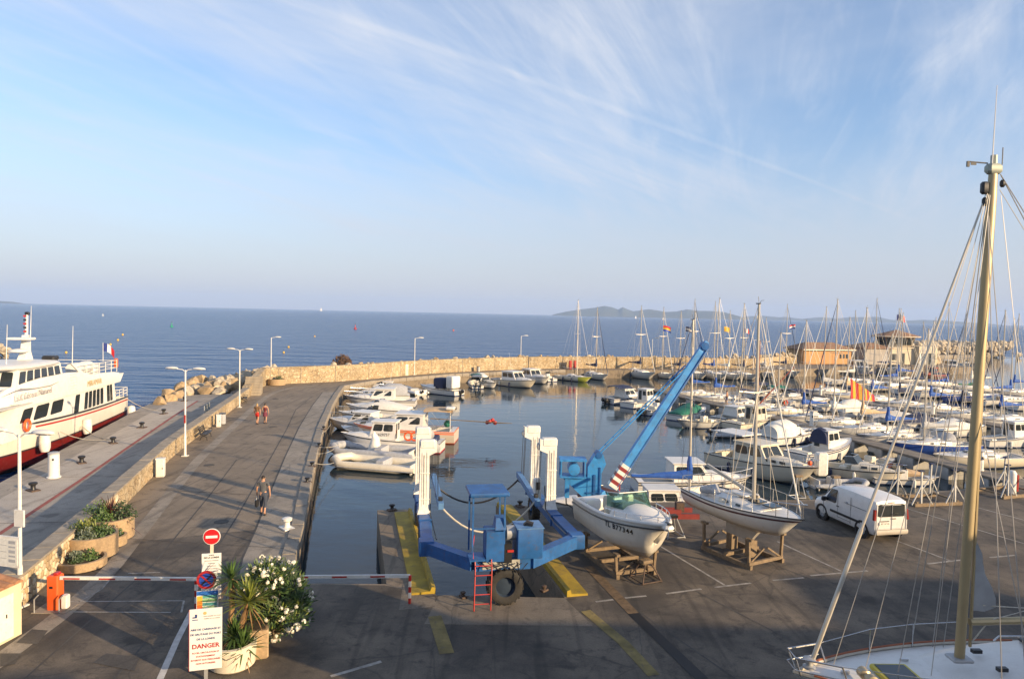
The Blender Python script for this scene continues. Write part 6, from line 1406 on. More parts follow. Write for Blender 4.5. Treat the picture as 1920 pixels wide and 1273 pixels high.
# ---------------------------------------------------------------- travelling boat lift
lift = empty('boat_lift', (0.0, 20.9, 0.0), R(11), 'blue and white travelling boat lift straddling the water slot', 'boat lift')
U0, HW = .28, 2.5                                             # local x to the right, y out along the piers
def wheel(parent, c, r, w, ax, lab=None, rimm=None):
    o = bpy.data.objects.new('wheel', None); C.objects.link(o); o.parent = parent; o.location = c; o.empty_display_size = .1
    o.rotation_euler = (0, 0, R(90) if ax == 'y' else 0)
    MB().lathe((0, 0, 0), [(r * .55, -w * .42), (r * .8, -w * .5), (r * .95, -w * .44), (r, -w * .25), (r, w * .25), (r * .95, w * .44), (r * .8, w * .5), (r * .55, w * .42)], 30, 'x', False, False).build('tyre', M_rubber, o)
    tr_ = MB()
    for k in range(22):
        a = 2 * math.pi * k / 22
        for s in (-1, 1): tr_.add([(s * w * x, (r + dr2) * math.cos(a + da), (r + dr2) * math.sin(a + da)) for x, da, dr2 in ((.04, 0, .0), (.46, .10, -.02), (.46, .18, -.02), (.04, .09, .0), (.04, 0, .028), (.46, .10, .012), (.46, .18, .012), (.04, .09, .028))], [(4, 5, 6, 7), (0, 1, 5, 4), (1, 2, 6, 5), (2, 3, 7, 6), (3, 0, 4, 7)])
    if r > .5: tr_.build('tread', M_rubber, o, smooth=0)
    MB().lathe((0, 0, 0), [(.02, w * .28), (r * .2, w * .30), (r * .24, w * .12), (r * .50, w * .10), (r * .57, w * .40), (r * .57, -w * .40), (r * .5, -w * .1), (r * .2, -w * .2)], 24, 'x').build('rim', rimm or mat('dark_rim', (.015, .03, .055), .85), o)
    return o
def bar(m, a, b, w, h):
    "box beam between two points, w wide and h deep"
    a, b = Vector(a), Vector(b); d = (b - a).normalized(); s = d.cross(Vector((0, 0, 1))); s = s.normalized() if s.length > .01 else Vector((1, 0, 0)); u = s.cross(d)
    r_ = [[p + s * x * w / 2 + u * y * h / 2 for x, y in ((-1, -1), (1, -1), (1, 1), (-1, 1))] for p in (a, b)]
    return m.loft(r_)
XL, XR = U0 - HW, U0 + HW
for s, x in ((-1, XL), (1, XR)):
    m = MB(); bar(m, (x + .1 * s, 2.3, 1.32), (x, 5.2, 1.32), .40, .36); bar(m, (x, 5.0, 1.32), (x, 9.2, 1.32), .40, .34); m.build('side_beam', M_blued, lift, smooth=0)
    MB().rbox((x + .12 * s, 2.3, 1.30), (.5, .5, .5), .03).build('corner_box', M_blued, lift)
m = MB(); bar(m, (XL - .12, 2.3, 1.30), (-.95, .62, 1.28), .34, .40); bar(m, (-.95, .62, 1.28), (.85, .62, 1.28), .34, .40); bar(m, (.85, .62, 1.28), (XR + .12, 2.3, 1.30), .34, .42); m.build('cross_beam', M_blued, lift, smooth=0)
MB().box((-.1, .445, 1.28), (1.2, .02, .3)).build('bare_patch', mat('bare_primer', (.36, .36, .33), .7, var=.2), lift, smooth=0)
for x in (XL, XR):
    sg = -1 if x < 0 else 1
    for v in (5.6, 8.5):
        o = bpy.data.objects.new('tower', None); C.objects.link(o); o.parent = lift; o.location = (x, v, 0); o.empty_display_size = .1
        m = MB(); m.loft([[(a * k, b_ * k, z) for a, b_ in ((-.19, -.16), (.19, -.16), (.19, .16), (-.19, .16))] for z, k in ((1.48, 1.35), (1.7, 1.0), (3.9, .92))])
        m.loft([[(.19, y, z) for y, z in ((-.15, 3.55), (.15, 3.55), (.15, 4.1), (-.15, 4.1))], [(-.15 - .35 * (1 if sg > 0 else 0) - (0 if sg > 0 else .0), y, z) for y, z in ((-.15, 3.85), (.15, 3.85), (.15, 4.3), (-.15, 4.3))]] if sg > 0 else [[(-.19, y, z) for y, z in ((.15, 3.55), (-.15, 3.55), (-.15, 4.1), (.15, 4.1))], [(.45, y, z) for y, z in ((.15, 3.85), (-.15, 3.85), (-.15, 4.3), (.15, 4.3))]])
        m.rbox((-.1 * sg, 0, 4.15), (.62, .34, .34), .06); m.build('column', M_white, o, smooth=30)
        g_ = MB()
        for yy in (-.08, .08): g_.box((-.02, -.17 + 0 * yy, 2.8), (.02, .012, 1.9))
        g_.box((.09, -.165, 2.8), (.02, .012, 2.1)); g_.box((-.09, -.165, 2.8), (.02, .012, 2.1))
        for zz in (2.05, 3.05): g_.box((0, -.17, zz), (.40, .03, .03))
        g_.build('rib', M_white, o, smooth=0)
        MB().lathe((-.42 * sg, 0, 3.98), [(.02, -.12), (.17, -.1), (.13, -.03), (.13, .03), (.17, .1), (.02, .12)], 16, 'y').build('pulley', M_galv, o)
        w_ = MB()
        for dx in (-.12, .02, .1): w_.cyl((-.46 * sg + dx * .6, .0, 3.95), (-.50 * sg + dx * .5, .1, 2.05), .013, n=4)
        w_.build('cable', M_black, o)
        if v > 8 or x < 0: MB().box((x, v, .9), (.3, .34, .6)).build('leg', M_blued, lift, smooth=0)
    # hanging spreader beam
    sp_ = MB(); bar(sp_, (x - .62 * sg, 5.1, 1.85), (x - .62 * sg, 8.9, 2.1), .20, .24); sp_.build('spreader_beam', mat('spreader_blue', (.10, .22, .42), .5, var=.2), lift, smooth=0)
    for v in (5.45, 8.55): MB().rbox((x - .62 * sg, v, 1.98), (.16, .2, .3), .03).build('hook_block', M_black, lift)
    wheel(lift, (x, 8.4, .66), .55, .36, 'x'); 
    if x < 0: wheel(lift, (x, 5.6, .66), .55, .36, 'x')
for v, sag, r_, mm in ((5.3, 1.15, .035, M_rope), (8.7, .95, .045, M_black)):
    m = MB(); a_, b_ = Vector((XL + .62, v, 1.8)), Vector((XR - .62, v, 1.95)); pts = []
    for i in range(15):
        u = i / 14; p = a_.lerp(b_, u); p.z -= sag * 4 * u * (1 - u); pts.append(p)
    m.tube(pts, r_, 6).build('sling', mm, lift)
wheel(lift, (0.03, .48, .585), .575, .42, 'y')
MB().lathe((0, .62, 0), [(.26, 1.10), (.2, 1.14), (.2, 1.2)], 12).build('fork_pivot', M_blued, lift)
m = MB(); m.box((0.03, .80, .85), (.2, .07, .62)); m.box((0.03, .62, 1.16), (.3, .5, .05)); m.build('fork', M_blued, lift, smooth=0)
# machinery on the cross beam
mach = bpy.data.objects.new('machinery', None); C.objects.link(mach); mach.parent = lift; mach.location = (0, 0, .48)
m = MB(); m.hexa([(-.62, .25, .95), (-.05, .25, .95), (-.05, .95, .95), (-.62, .95, .95)], [(-.62, .25, 1.9), (-.05, .25, 1.9), (-.05, .95, 1.9), (-.62, .95, 1.9)]); m.hexa([(-.35, .25, 1.95), (.0, .25, 1.95), (.0, .75, 1.95), (-.35, .75, 1.95)], [(-.30, .38, 2.3), (.0, .38, 2.3), (.0, .75, 2.3), (-.30, .75, 2.3)]); m.build('control_cabinet', M_blued, mach, smooth=0)
MB().rbox((.78, .62, 1.48), (.84, .8, .95), .03).build('engine_box', M_blued, mach); MB().box((.78, .62, 1.97), (.88, .84, .03)).build('engine_lid', mat('spreader_blue', (.10, .22, .42)), mach, smooth=0)
MB().tube([(.68, .55, 1.99), (.72, .5, 2.08), (.9, .45, 2.02)], .09, 7).build('rag', M_black, mach)
MB().lathe((.08, .6, 1.75), [(.05, -.05), (.23, -.02), (.23, .42), (.05, .44)], 14, 'x').build('hydraulic_tank', M_galv, mach); MB().box((.08, .5, 1.2), (.24, .5, .6)).build('motor', M_black, mach, smooth=0); MB().box((.15, .24, 1.28), (.2, .03, .07)).build('red_plate', M_red, mach, smooth=0)
m = MB()
for x, y in ((-1.05, .3), (-.05, .3), (-1.05, 1.2), (-.05, 1.2)): m.box((x, y, 2.05), (.05, .05, 2.0))
m.box((-.9, .5, 1.05), (.5, .7, .05)); m.box((-.55, .3, 2.0), (1.0, .04, .04)); m.build('canopy_frame', M_blued, mach, smooth=0)
MB().rbox((-.55, .75, 3.08), (1.25, 1.2, .12), .03).build('canopy_roof', M_blued, mach)
m = MB()
for s in (0, 1):
    x = -.98 + .52 * s; m.tube([(x - .03, .0, -.46), (x, .1, .8), (x, .22, 1.05)], .022, 5)
for k in range(5): m.cyl((-.98, .06, -.28 + .30 * k), (-.46, .06, -.28 + .30 * k), .018, n=5)
m.tube([(-1.02, .3, 1.05), (-1.05, .3, 1.4), (-1.0, .32, 1.8)], .022, 5)
m.build('ladder', M_red, mach)
m = MB()
for k in range(4): m.tube([(-.9 + .3 * k, .3, .95), (-.6 + .35 * k, .18, .80 - .06 * k), (.1 + .2 * k, .2, .9)], .016, 5)
m.tube([(.35, .2, .95), (.45, .1, .5), (.40, .2, .25)], .02, 5); m.build('hose', M_black, mach)
MB().rbox((.2 + U0 + HW - .65, 6.0, 1.65), (.3, .25, .95), .04).build('control_panel', M_white, mach); MB().box((.2 + U0 + HW - .65, 5.865, 1.85), (.16, .02, .3)).build('panel_display', M_black, mach, smooth=0)
for s, x in ((-1, XL), (1, XR)):
    for v, zz in ((4.6, 1.32), (7.0, 1.32), (9.15, 1.32)): MB().box((x, v, zz), (.47, .05, .43)).build('flange', M_blued, lift, smooth=0)
    MB().tube([(x - .23 * s, 2.4, 1.5), (x - .25 * s, 4.0, 1.42), (x - .23 * s, 5.4, 1.52), (x - .24 * s, 5.6, 2.4)], .022, 5).build('hydraulic_hose', M_black, lift)
# ---------------------------------------------------------------- jib crane
cr = empty('jib_crane', (3.95, 31.6, 0.0), 0, 'light blue jib crane with long slanting boom and striped foot', 'crane')
m = MB(); m.loft([[(x, y, z) for x, y in ((-.32, -.3), (.32, -.3), (.32, .3), (-.32, .3))] for z in (.003, 1.1, 1.9)]); m.hexa([(-.32, -.3, 1.9), (.32, -.3, 1.9), (.32, .3, 1.9), (-.32, .3, 1.9)], [(-.32, -.3, 2.2), (.52, -.3, 2.35), (.52, .3, 2.35), (-.32, .3, 2.2)]); m.hexa([(-.32, -.3, 2.2), (.52, -.3, 2.35), (.52, .3, 2.35), (-.32, .3, 2.2)], [(.0, -.3, 2.75), (.38, -.3, 2.8), (.38, .3, 2.8), (.0, .3, 2.75)]); m.build('column', M_bluep, cr, smooth=0)
m = MB(); m.box((.0, -.32, 1.0), (.1, .05, 1.7)); m.box((.25, -.32, 1.2), (.06, .05, 2.0)); m.box((0, 0, 1.0), (.72, .68, .06)); m.box((0, 0, .04), (.9, .9, .07)); m.build('stiffener', M_blued, cr, smooth=0)
m = MB(); m.box((-1.0, 0, 2.5), (1.25, .9, .07)); 
for x in (-1.55, -.45):
    for y in (-.4, .4): m.box((x, y, 2.1), (.06, .06, .8))
m.box((-1.0, 0, 1.72), (1.2, .85, .06)); m.hexa([(-1.5, -.3, 1.7), (-.3, -.3, 1.7), (-.3, .3, 1.7), (-1.5, .3, 1.7)][::1], [(-1.5, -.3, 1.72), (-.3, -.3, 1.72), (-.3, .3, 1.72), (-1.5, .3, 1.72)]); m.build('winch_frame', M_bluep, cr, smooth=0)
MB().add([(-1.5, -.28, 1.7), (-.32, -.28, 1.7), (-.32, -.28, .6), (-1.5, .28, 1.7), (-.32, .28, 1.7), (-.32, .28, .6)], [(0, 2, 1), (3, 4, 5), (0, 3, 5, 2), (0, 1, 4, 3)]).build('bracket', M_bluep, cr, smooth=0)
MB().lathe((-.95, 0, 2.08), [(.05, -.42), (.27, -.4), (.27, .4), (.2, .44), (.05, .45)], 16, 'y').build('winch_drum', M_bluep, cr); MB().tube([(-1.3, .1, 1.6), (-1.25, 0, .4), (-.9, 0, .15), (-.4, 0, .3)], .03, 6).build('cable', M_black, cr); MB().box((-1.25, -.2, 1.2), (.2, .25, .9)).build('counter_plate', M_bluep, cr, smooth=0)
bf, bt = Vector((.88, .2, 1.15)), Vector((5.45, 1.3, 8.05)); bd = (bt - bf)
m = MB(); s_ = bd.normalized().cross(Vector((0, 1, 0))).normalized(); n_ = Vector((0, 1, 0)); rows = []
for u, w in ((.0, .17), (.1, .205), (.55, .195), (.93, .16), (1.0, .10)): p = bf + bd * u; rows.append([p + s_ * w * x + n_ * w * y for x, y in ((-1, -1), (1, -1), (1, 1), (-1, 1))])
m.loft(rows); bo = m.build('boom', M_bluep, cr, smooth=0)
m = MB(); rows = []
for u in (.02, .98): p = bf + bd * u; rows.append([p + s_ * x + n_ * y for x, y in ((-.22, -.22), (-.15, -.235), (-.15, .22), (-.22, .22))])
m.loft(rows).build('boom_flange', M_blued, bo, smooth=0)
for k in range(7):
    rows = []
    for u in (.005 + .021 * k, .005 + .021 * (k + 1)): p = bf + bd * u; rows.append([p + s_ * .228 * x + n_ * .228 * y for x, y in ((-1, -1), (1, -1), (1, 1), (-1, 1))])
    MB().loft(rows).build('foot_band', M_white if k % 2 == 0 else mat('dark_red_band', (.22, .02, .02), .5), bo, smooth=0)
m = MB(); p = bf + bd * .97; m.lathe((p.x, p.y, p.z), [(.02, -.25), (.19, -.24), (.19, .24), (.02, .25)], 14, 'y'); m.build('head_sheave', M_blued, bo)
m = MB(); bar(m, bf + Vector((-.35, 0, -.25)), (.15, 0, .7), .3, .3); m.build('boom_heel', M_bluep, cr, smooth=0)
ta, tb = Vector((.2, 0, 2.8)), bf + bd * .80
for y in (-.28, .28): MB().cyl(ta + Vector((0, y, 0)), tb + Vector((-.1, y, .2)), .032, n=6).build('tie_bar', M_bluep, cr)
for k in range(1, 11): p = ta.lerp(tb + Vector((-.1, 0, .2)), k / 11.5); MB().cyl(p + Vector((0, -.28, 0)), p + Vector((0, .28, 0)), .022, n=5).build('rung', M_blued, cr)
m = MB(); m.lathe((.18, 0, 2.75), [(.02, -.34), (.15, -.33), (.15, .33), (.02, .34)], 14, 'y'); m.build('mast_sheave', M_blued, cr)
# ---------------------------------------------------------------- boats ashore
M_tint = bpy.data.materials.new('tinted_screen'); M_tint.use_nodes = True; _b = M_tint.node_tree.nodes['Principled BSDF']; _b.inputs['Base Color'].default_value = (.34, .58, .50, 1); _b.inputs['Transmission Weight'].default_value = .92; _b.inputs['Roughness'].default_value = .06; _b.inputs['IOR'].default_value = 1.15
yb = base_boat('motorboat', (4.42, 24.7, 1.12), -70, 'white open motorboat with green-tinted windscreen propped on a timber cradle', 'motorboat')
h = Hull(5.2, 2.3, .86, 1.22, .46, .92, 'motor', 16, .17, 1.85)
h.mesh(MB()).build('hull', hull_mat((.70, .66, .58), (.70, .66, .58), (.46, .42, .36), -.05, -.02), yb, smooth=40)
d = MB(); h.deck(d, .66, 1.0, -.02); h.well(d, .05, .66, .80, .42); h.deck(d, 0, .05, -.02, n=2); d.build('deck', M_gel, yb)
m = MB()
for sg in (-1, 1): m.tube(h.edge(sg, 0, 1, -.16, .012), .028, 5)
m.build('rubbing_strake', M_black, yb)
m = MB()
for sg in (-1, 1): m.tube(h.edge(sg, 0, .99, 0, -.05), .075, 8)
m.build('gunwale', M_gel, yb, smooth=60)
blob_cover(yb, [(h.x(.50), .92, .45, 1.34), (h.x(.58), .92, .5, 1.38), (h.x(.70), .80, .8, 1.36), (h.x(.82), .56, .95, 1.28), (h.x(.92), .25, 1.05, 1.17)], M_gel, 'foredeck')
w = .80; x = h.x(.60); z0 = 1.22; ws = MB(); ws.add([(x - .75, -w, z0 - .05), (x + .05, -w * .72, z0), (x + .05, w * .72, z0), (x - .75, w, z0 - .05), (x - .85, -w * .95, z0 + .42), (x - .28, -w * .70, z0 + .50), (x - .28, w * .70, z0 + .50), (x - .85, w * .95, z0 + .42)], [(0, 1, 5, 4), (1, 2, 6, 5), (2, 3, 7, 6)])
ws.add([(a - .012, b_ * .99, c_) for a, b_, c_ in ws.v[:8]], [(4, 5, 1, 0), (5, 6, 2, 1), (6, 7, 3, 2)]); wo_ = ws.build('windscreen', M_tint, yb, smooth=0)
MB().tube([(x - .85, -w * .95, z0 + .43), (x - .28, -w * .70, z0 + .51), (x - .28, w * .70, z0 + .51), (x - .85, w * .95, z0 + .43)], .02, 5).build('frame', M_white, wo_)
MB().rbox((h.x(.47), -.35, .95), (.4, .6, .75), .06).build('helm_console', M_gel, yb)
for y in (-.4, .4): MB().rbox((h.x(.38), y, .75), (.42, .5, .62), .10).build('seat', M_gel2, yb); MB().rbox((h.x(.34), y, 1.12), (.14, .48, .45), .07).build('backrest', M_gel2, yb)
MB().rbox((h.x(.09), 0, .68), (.5, 1.7, .5), .08).build('stern_bench', M_gel, yb); MB().box((h.x(.09) + .27, .35, .7), (.03, .5, .28)).build('locker_door', M_black, yb, smooth=0)
rail_line(h, .52, .94, .24, .105, -.06, .016, True).build('bow_rail', M_steel, yb)
MB().rbox((h.x(1.0) - .12, 0, 1.13), (.5, .34, .18), .08).build('bow_roller', M_gel, yb); MB().box((h.x(1.0) - .05, 0, 1.27), (.25, .1, .05)).build('anchor_fitting', M_black, yb, smooth=0)
hull_text(yb, h, 'TL B77344', .25, .56, .70, M_black)
m = MB(); m.box((-h.L / 2 - .15, 0, .2), (.3, .3, .7)); m.cyl((-h.L / 2 - .2, 0, -.3), (-h.L / 2 - .45, 0, -.3), .14, n=8); m.build('stern_drive', M_black, yb)
def cradle(name, loc, az, label, L_, W_, H_, mm, posts=True, pad=M_wood):
    e = empty(name, loc, az, label, 'boat cradle')
    for s in (-1, 1):
        m = MB(); bar(m, (-L_ / 2, s * W_ / 2, .08), (L_ / 2, s * W_ / 2, .08), .12, .15); m.build('runner', mm, e, smooth=0)
    for k in range(3): x = -L_ / 2 + .1 + (L_ - .2) * k / 2; m = MB(); bar(m, (x, -W_ / 2 - .05, .2), (x, W_ / 2 + .05, .2), .10, .12); m.build('crossbeam', mm, e, smooth=0)
    if posts:
        for x in (-L_ / 2 + .12, L_ / 2 - .12):
            for s in (-1, 1): m = MB(); bar(m, (x, s * W_ / 2, .1), (x, s * (W_ / 2 + .05), H_), .09, .09); m.build('post', mm, e, smooth=0); MB().box((x, s * (W_ / 2 + .02), H_), (.3, .14, .08)).build('pad', pad, e, smooth=0)
            m = MB(); bar(m, (x, -W_ / 2, .2), (x, -.1, H_ * .6), .06, .06); bar(m, (x, W_ / 2, .2), (x, .1, H_ * .6), .06, .06); m.build('brace', mm, e, smooth=0)
    return e
def trestle(loc, az, label, H_=.9, W_=.75, mm=None, group=None):
    e = empty('trestle_stand', loc, az, label, 'boat stand', group); mm = mm or M_galv
    for sx in (-1, 1):
        for sy in (-1, 1): MB().cyl((sx * W_ / 2, sy * W_ / 2, .02), (sx * W_ * .16, sy * W_ * .16, H_), .026, n=6).build('leg', mm, e)
    q = W_ / 2; MB().tube([(-q, -q, .06), (q, -q, .06), (q, q, .06), (-q, q, .06)], .022, 5, True).build('foot_frame', mm, e); MB().rbox((0, 0, H_ + .05), (.42, .28, .12), .02).build('pad', M_wood, e)
    return e
cradle('boat_cradle', (4.15, 25.0, 0), R(-70), 'worn timber cradle under the white open motorboat', 2.6, 1.5, .85, M_wood)
trestle((4.85, 23.55, 0), R(25), 'steel trestle under the bow of the white open motorboat', .62, .8, M_rust)
ys, h = sailboat('sailboat', (9.05, 25.9, 1.55), -65, 'small white sailboat with dark sheer stripe standing on a cradle', 5.6, B=2.3, mtop=HGT(Vector((9.0, 25.6, 0)), 570), cover=None, genoa=M_wcan, stripe=mat('maroon_stripe', (.07, .02, .025), .5), bottom=(.45, .42, .38), boot=(.66, .63, .57), gen_r=.03, boomf=.01, extras=('nofender',))
ys['label'] = 'small white sailboat with dark maroon sheer stripe standing on a cradle'
MB().hexa([(-.9, -.08, -.75), (.4, -.06, -.75), (.4, .06, -.75), (-.9, .08, -.75)], [(-.8, -.14, -.15), (.9, -.1, -.15), (.9, .1, -.15), (-.8, .14, -.15)]).build('keel', mat('keel_paint', (.40, .37, .33), .7), ys, smooth=0)
m = MB(); bar(m, (.55, .15, .95), (-2.6, .4, 1.5), .09, .12); m.build('boom', M_alu, ys, smooth=0)
MB().tube([(-1.9, -.5, .7), (-1.3, -.3, .85), (-.8, -.55, .75)], [.12, .22, .1], 8).build('sail_bag', M_gcan, ys); MB().rbox((-1.0, .5, .75), (.5, .35, .2), .06).build('cushion', M_tan, ys); MB().rbox((-.4, -.75, .62), (.35, .2, .3), .08).build('fender_heap', M_gel2, ys)
MB().rbox((.0, -.0, .98), (.75, .7, .05), .02).build('sliding_hatch', M_gel, ys); MB().rbox((1.35, 0, .86), (.5, .5, .05), .02).build('forehatch', M_glass, ys)
e = cradle('boat_cradle', (9.1, 26.2, 0), R(-61), 'timber and steel cradle under the small white sailboat', 2.5, 1.7, 1.1, M_wood)
for x in (-.5, .45): m = MB(); m.box((x, 0, .45), (.28, .34, .62)); m.build('keel_block', M_wood, e, smooth=0)
trestle((6.9, 28.4, 0), R(15), 'grey steel trestle between the two boats ashore', .8, .8, M_galv)
M_dred = mat('dull_red', (.20, .025, .022), .7, var=.2)
tr = empty('boat_trailer', (6.6, 30.2, 0), R(3), 'red steel boat trailer frame lying behind the boats ashore', 'trailer')
m = MB(); bar(m, (-1.6, -.5, .45), (1.8, -.5, .45), .12, .22); bar(m, (-1.6, .5, .45), (1.8, .5, .45), .12, .22); m.build('frame_rail', M_dred, tr, smooth=0)
m = MB(); bar(m, (-1.5, -.5, .75), (1.0, -.45, .62), .10, .2); bar(m, (-1.5, -.5, .3), (-1.5, -.5, .8), .12, .12); m.build('ramp_rail', M_dred, tr, smooth=0); m = MB(); bar(m, (.2, -.7, .42), (.2, .7, .42), .1, .1); m.build('axle', M_rust, tr, smooth=0); MB().box((1.0, -.2, .8), (.35, .3, .4)).build('block', M_rust, tr, smooth=0)
for s in (-1, 1): wheel(tr, (.2, s * .75, .3), .3, .18, 'y', rimm=M_galv)
# loose cradles at the right
def prop_frame(px, py, az, label, k=1.0):
    g = G(px, py); e = empty('cradle_frame', (g.x, g.y, 0), az, label, 'boat cradle', 'empty cradles at the yard edge')
    for s in (-1, 1):
        m = MB(); bar(m, (-1.4, s * .8, .09), (1.4, s * .8, .09), .14, .16); m.build('runner', M_wood, e, smooth=0)
        for x in (-1.0, 1.0):
            m = MB(); bar(m, (x, s * .8, .1), (x, s * .75, 1.75 * k), .07, .07); m.build('post', M_galv, e, smooth=0)
            m = MB(); bar(m, (x - .6, s * .85, .12), (x, s * .77, 1.05 * k), .05, .05); bar(m, (x + .6, s * .85, .12), (x, s * .77, 1.05 * k), .05, .05); m.build('brace', M_galv, e, smooth=0); MB().rbox((x, s * .72, 1.78 * k), (.3, .2, .06), .02).build('pad', M_navy, e)
    for x in (-1.2, 1.2): m = MB(); bar(m, (x, -.8, .2), (x, .8, .2), .1, .08); m.build('crossbeam', M_wood, e, smooth=0)
prop_frame(1735, 940, R(12), 'empty steel and timber boat cradle behind the van'); prop_frame(1885, 925, R(20), 'empty boat cradle at the right edge of the yard')
for px, py, lb in ((1560, 932, 'grey trestle at the yard edge below the cream cruiser'), (1490, 930, 'grey trestle at the yard edge beside the sailboat bow')):
    g = G(px, py); trestle((g.x, g.y - .3, 0), R(10), lb, 1.1, .6)
g = G(1917, 925); e = empty('service_pedestal', (g.x - .6, g.y, .003), 0, 'white and red pedestal at the right end of the yard edge', 'pedestal'); MB().lathe((0, 0, 0), [(.22, 0), (.22, 1.1), (.12, 1.25)], 14).build('body', M_white, e); MB().box((.19, -.05, .6), (.08, .3, .9)).build('red_side', M_red, e, smooth=0)
# ---------------------------------------------------------------- van
g = G(1658, 1015); th = R(12)
van = empty('delivery_van', (g.x - .75 * math.sin(th) * 1.0, g.y + 1.95, 0.0), R(90) + th, 'white panel van with glazed rear doors parked in the yard', 'van')
M_van = mat('van_white', (.70, .69, .67), .3, var=.06, coat=.4, dirt=(.40, .36, .30), dirt_amt=.25)
# x forward; cross-section profile lofted along the length
prof = [(-1.98, .40, .78, 1.55, .70), (-1.93, .30, .82, 1.72, .72), (-1.6, .28, .86, 1.80, .74), (-.6, .28, .87, 1.83, .75), (.35, .28, .87, 1.80, .73), (.80, .28, .87, 1.68, .68), (1.28, .28, .86, 1.18, .72), (1.50, .28, .85, 1.08, .74), (1.88, .32, .80, .92, .68), (2.03, .42, .70, .74, .60)]
rows = []
for x, zb, w, zt, wt in prof:
    sh_ = .95 if zt > 1.2 else zb + (zt - zb) * .6
    rows.append([(x, -w * .92, zb), (x, -w, zb + .16), (x, -w, sh_), (x, -(w + wt) / 2 * (.99 if zt > 1.2 else 1), (sh_ + zt) / 2 + .12 * (zt > 1.2)), (x, -wt, zt - .06), (x, -wt * .6, zt), (x, wt * .6, zt), (x, wt, zt - .06), (x, (w + wt) / 2, (sh_ + zt) / 2 + .12 * (zt > 1.2)), (x, w, sh_), (x, w, zb + .16), (x, w * .92, zb)])
MB().loft(rows).build('body', M_van, van, smooth=28)
for s in (-1, 1):
    o = wheel(van, (1.30, s * .74, .315), .315, .20, 'y', rimm=M_galv); o2 = wheel(van, (-1.30, s * .74, .315), .315, .20, 'y', rimm=M_galv)
    for x in (1.30, -1.30): MB().lathe((x, s * .785 if s > 0 else s * .785, .335), [(.40, -.09), (.40, .09), (.30, .088), (.30, -.088)], 22, 'y').build('wheel_arch', M_black, van)
    q = [(.30, s * .868, .98), (1.12, s * .862, 1.0), (.80, s * .735, 1.58), (.32, s * .775, 1.62)]
    q = q if s < 0 else [q[1], q[0], q[3], q[2]]
    MB().panel(q, .03, .97, .02, .97, .012, .02, .1).build('window', M_glass, van, smooth=0)
    MB().box((-.25, s * .875, .62), (1.9, .025, .10)).build('side_strip', M_black, van, smooth=0); MB().rbox((1.02, s * .98, 1.06), (.16, .22, .2), .05).build('mirror', M_black, van); MB().box((.20, s * .876, .92), (.16, .03, .04)).build('door_handle', M_black, van, smooth=0)
    dj = MB(); dj.box((.22, s * .868, 1.0), (.012, .012, 1.1)); dj.box((1.18, s * .865, .75), (.012, .012, .7)); dj.box((-.9, s * .872, 1.2), (1.4, .012, .015)); dj.box((-.62, s * .870, .95), (.012, .012, 1.15)); dj.box((-.2, s * .872, .45), (.85, .012, .012)); dj.build('door_seam', M_black, van, smooth=0)
    MB().lathe((-.35, s * .862, 1.22), [(.05, -.02), (.05, .02)], 10, 'y').build('fuel_cap', M_gcan, van) if s > 0 else None
    MB().hexa([(-2.02, s * .80 - .04, .92), (-1.9, s * .80 - .04, .92), (-1.9, s * .80 + .04, .92), (-2.02, s * .80 + .04, .92)], [(-1.99, s * .76 - .04, 1.36), (-1.88, s * .76 - .04, 1.36), (-1.88, s * .76 + .04, 1.36), (-1.99, s * .76 + .04, 1.36)]).build('tail_light', mat('tail_lens', (.22, .012, .012), .25), van, smooth=0)
    MB().rbox((1.93, s * .58, .78), (.16, .3, .2), .05).build('headlight', M_glass, van)
MB().panel([(1.26, -.70, 1.16), (1.26, .70, 1.16), (.83, .62, 1.66), (.83, -.62, 1.66)], .02, .98, .02, .98, .03, .03, .06).build('windscreen', M_glass, van, smooth=0)
rq = [(-1.99, .74, .42), (-1.99, -.74, .42), (-1.955, -.70, 1.64), (-1.955, .70, 1.64)]
MB().panel(rq, .04, .96, .52, .95, .022, .03, .08).build('rear_window', M_glass, van, smooth=0)
m = MB(); m.box((-2.0, -.02, 1.0), (.02, .012, 1.15)); m.box((-2.0, .72, 1.0), (.02, .012, 1.2)); m.box((-2.0, -.72, 1.0), (.02, .012, 1.2)); m.box((-2.0, 0, .56), (.02, 1.44, .012)); m.build('door_seam', M_gcan, van, smooth=0)
MB().rbox((-2.02, 0, .42), (.14, 1.6, .2), .05).build('bumper', mat('van_bumper', (.42, .38, .32), .6), van)
pm = MB().box((-2.025, .33, .78), (.02, .52, .12)).build('number_plate', M_white, van, smooth=0); link('lettering', text_mesh('BT 147 AS', .09, M_black), pm, (-2.038, .33, .78), (R(90), 0, R(-90))); MB().box((-2.02, .33, .88), (.03, .4, .03)).build('plate_light', M_black, van, smooth=0)
MB().rbox((-2.02, -.1, .98), (.03, .2, .04), .01).build('handle', M_black, van); MB().box((-2.02, 0, 1.66), (.03, .2, .03)).build('brake_light', M_red, van, smooth=0); m = MB(); m.tube([(-2.03, .1, 1.12), (-2.04, -.12, 1.2), (-2.03, -.3, 1.18)], .012, 4); m.build('wiper', M_black, van)
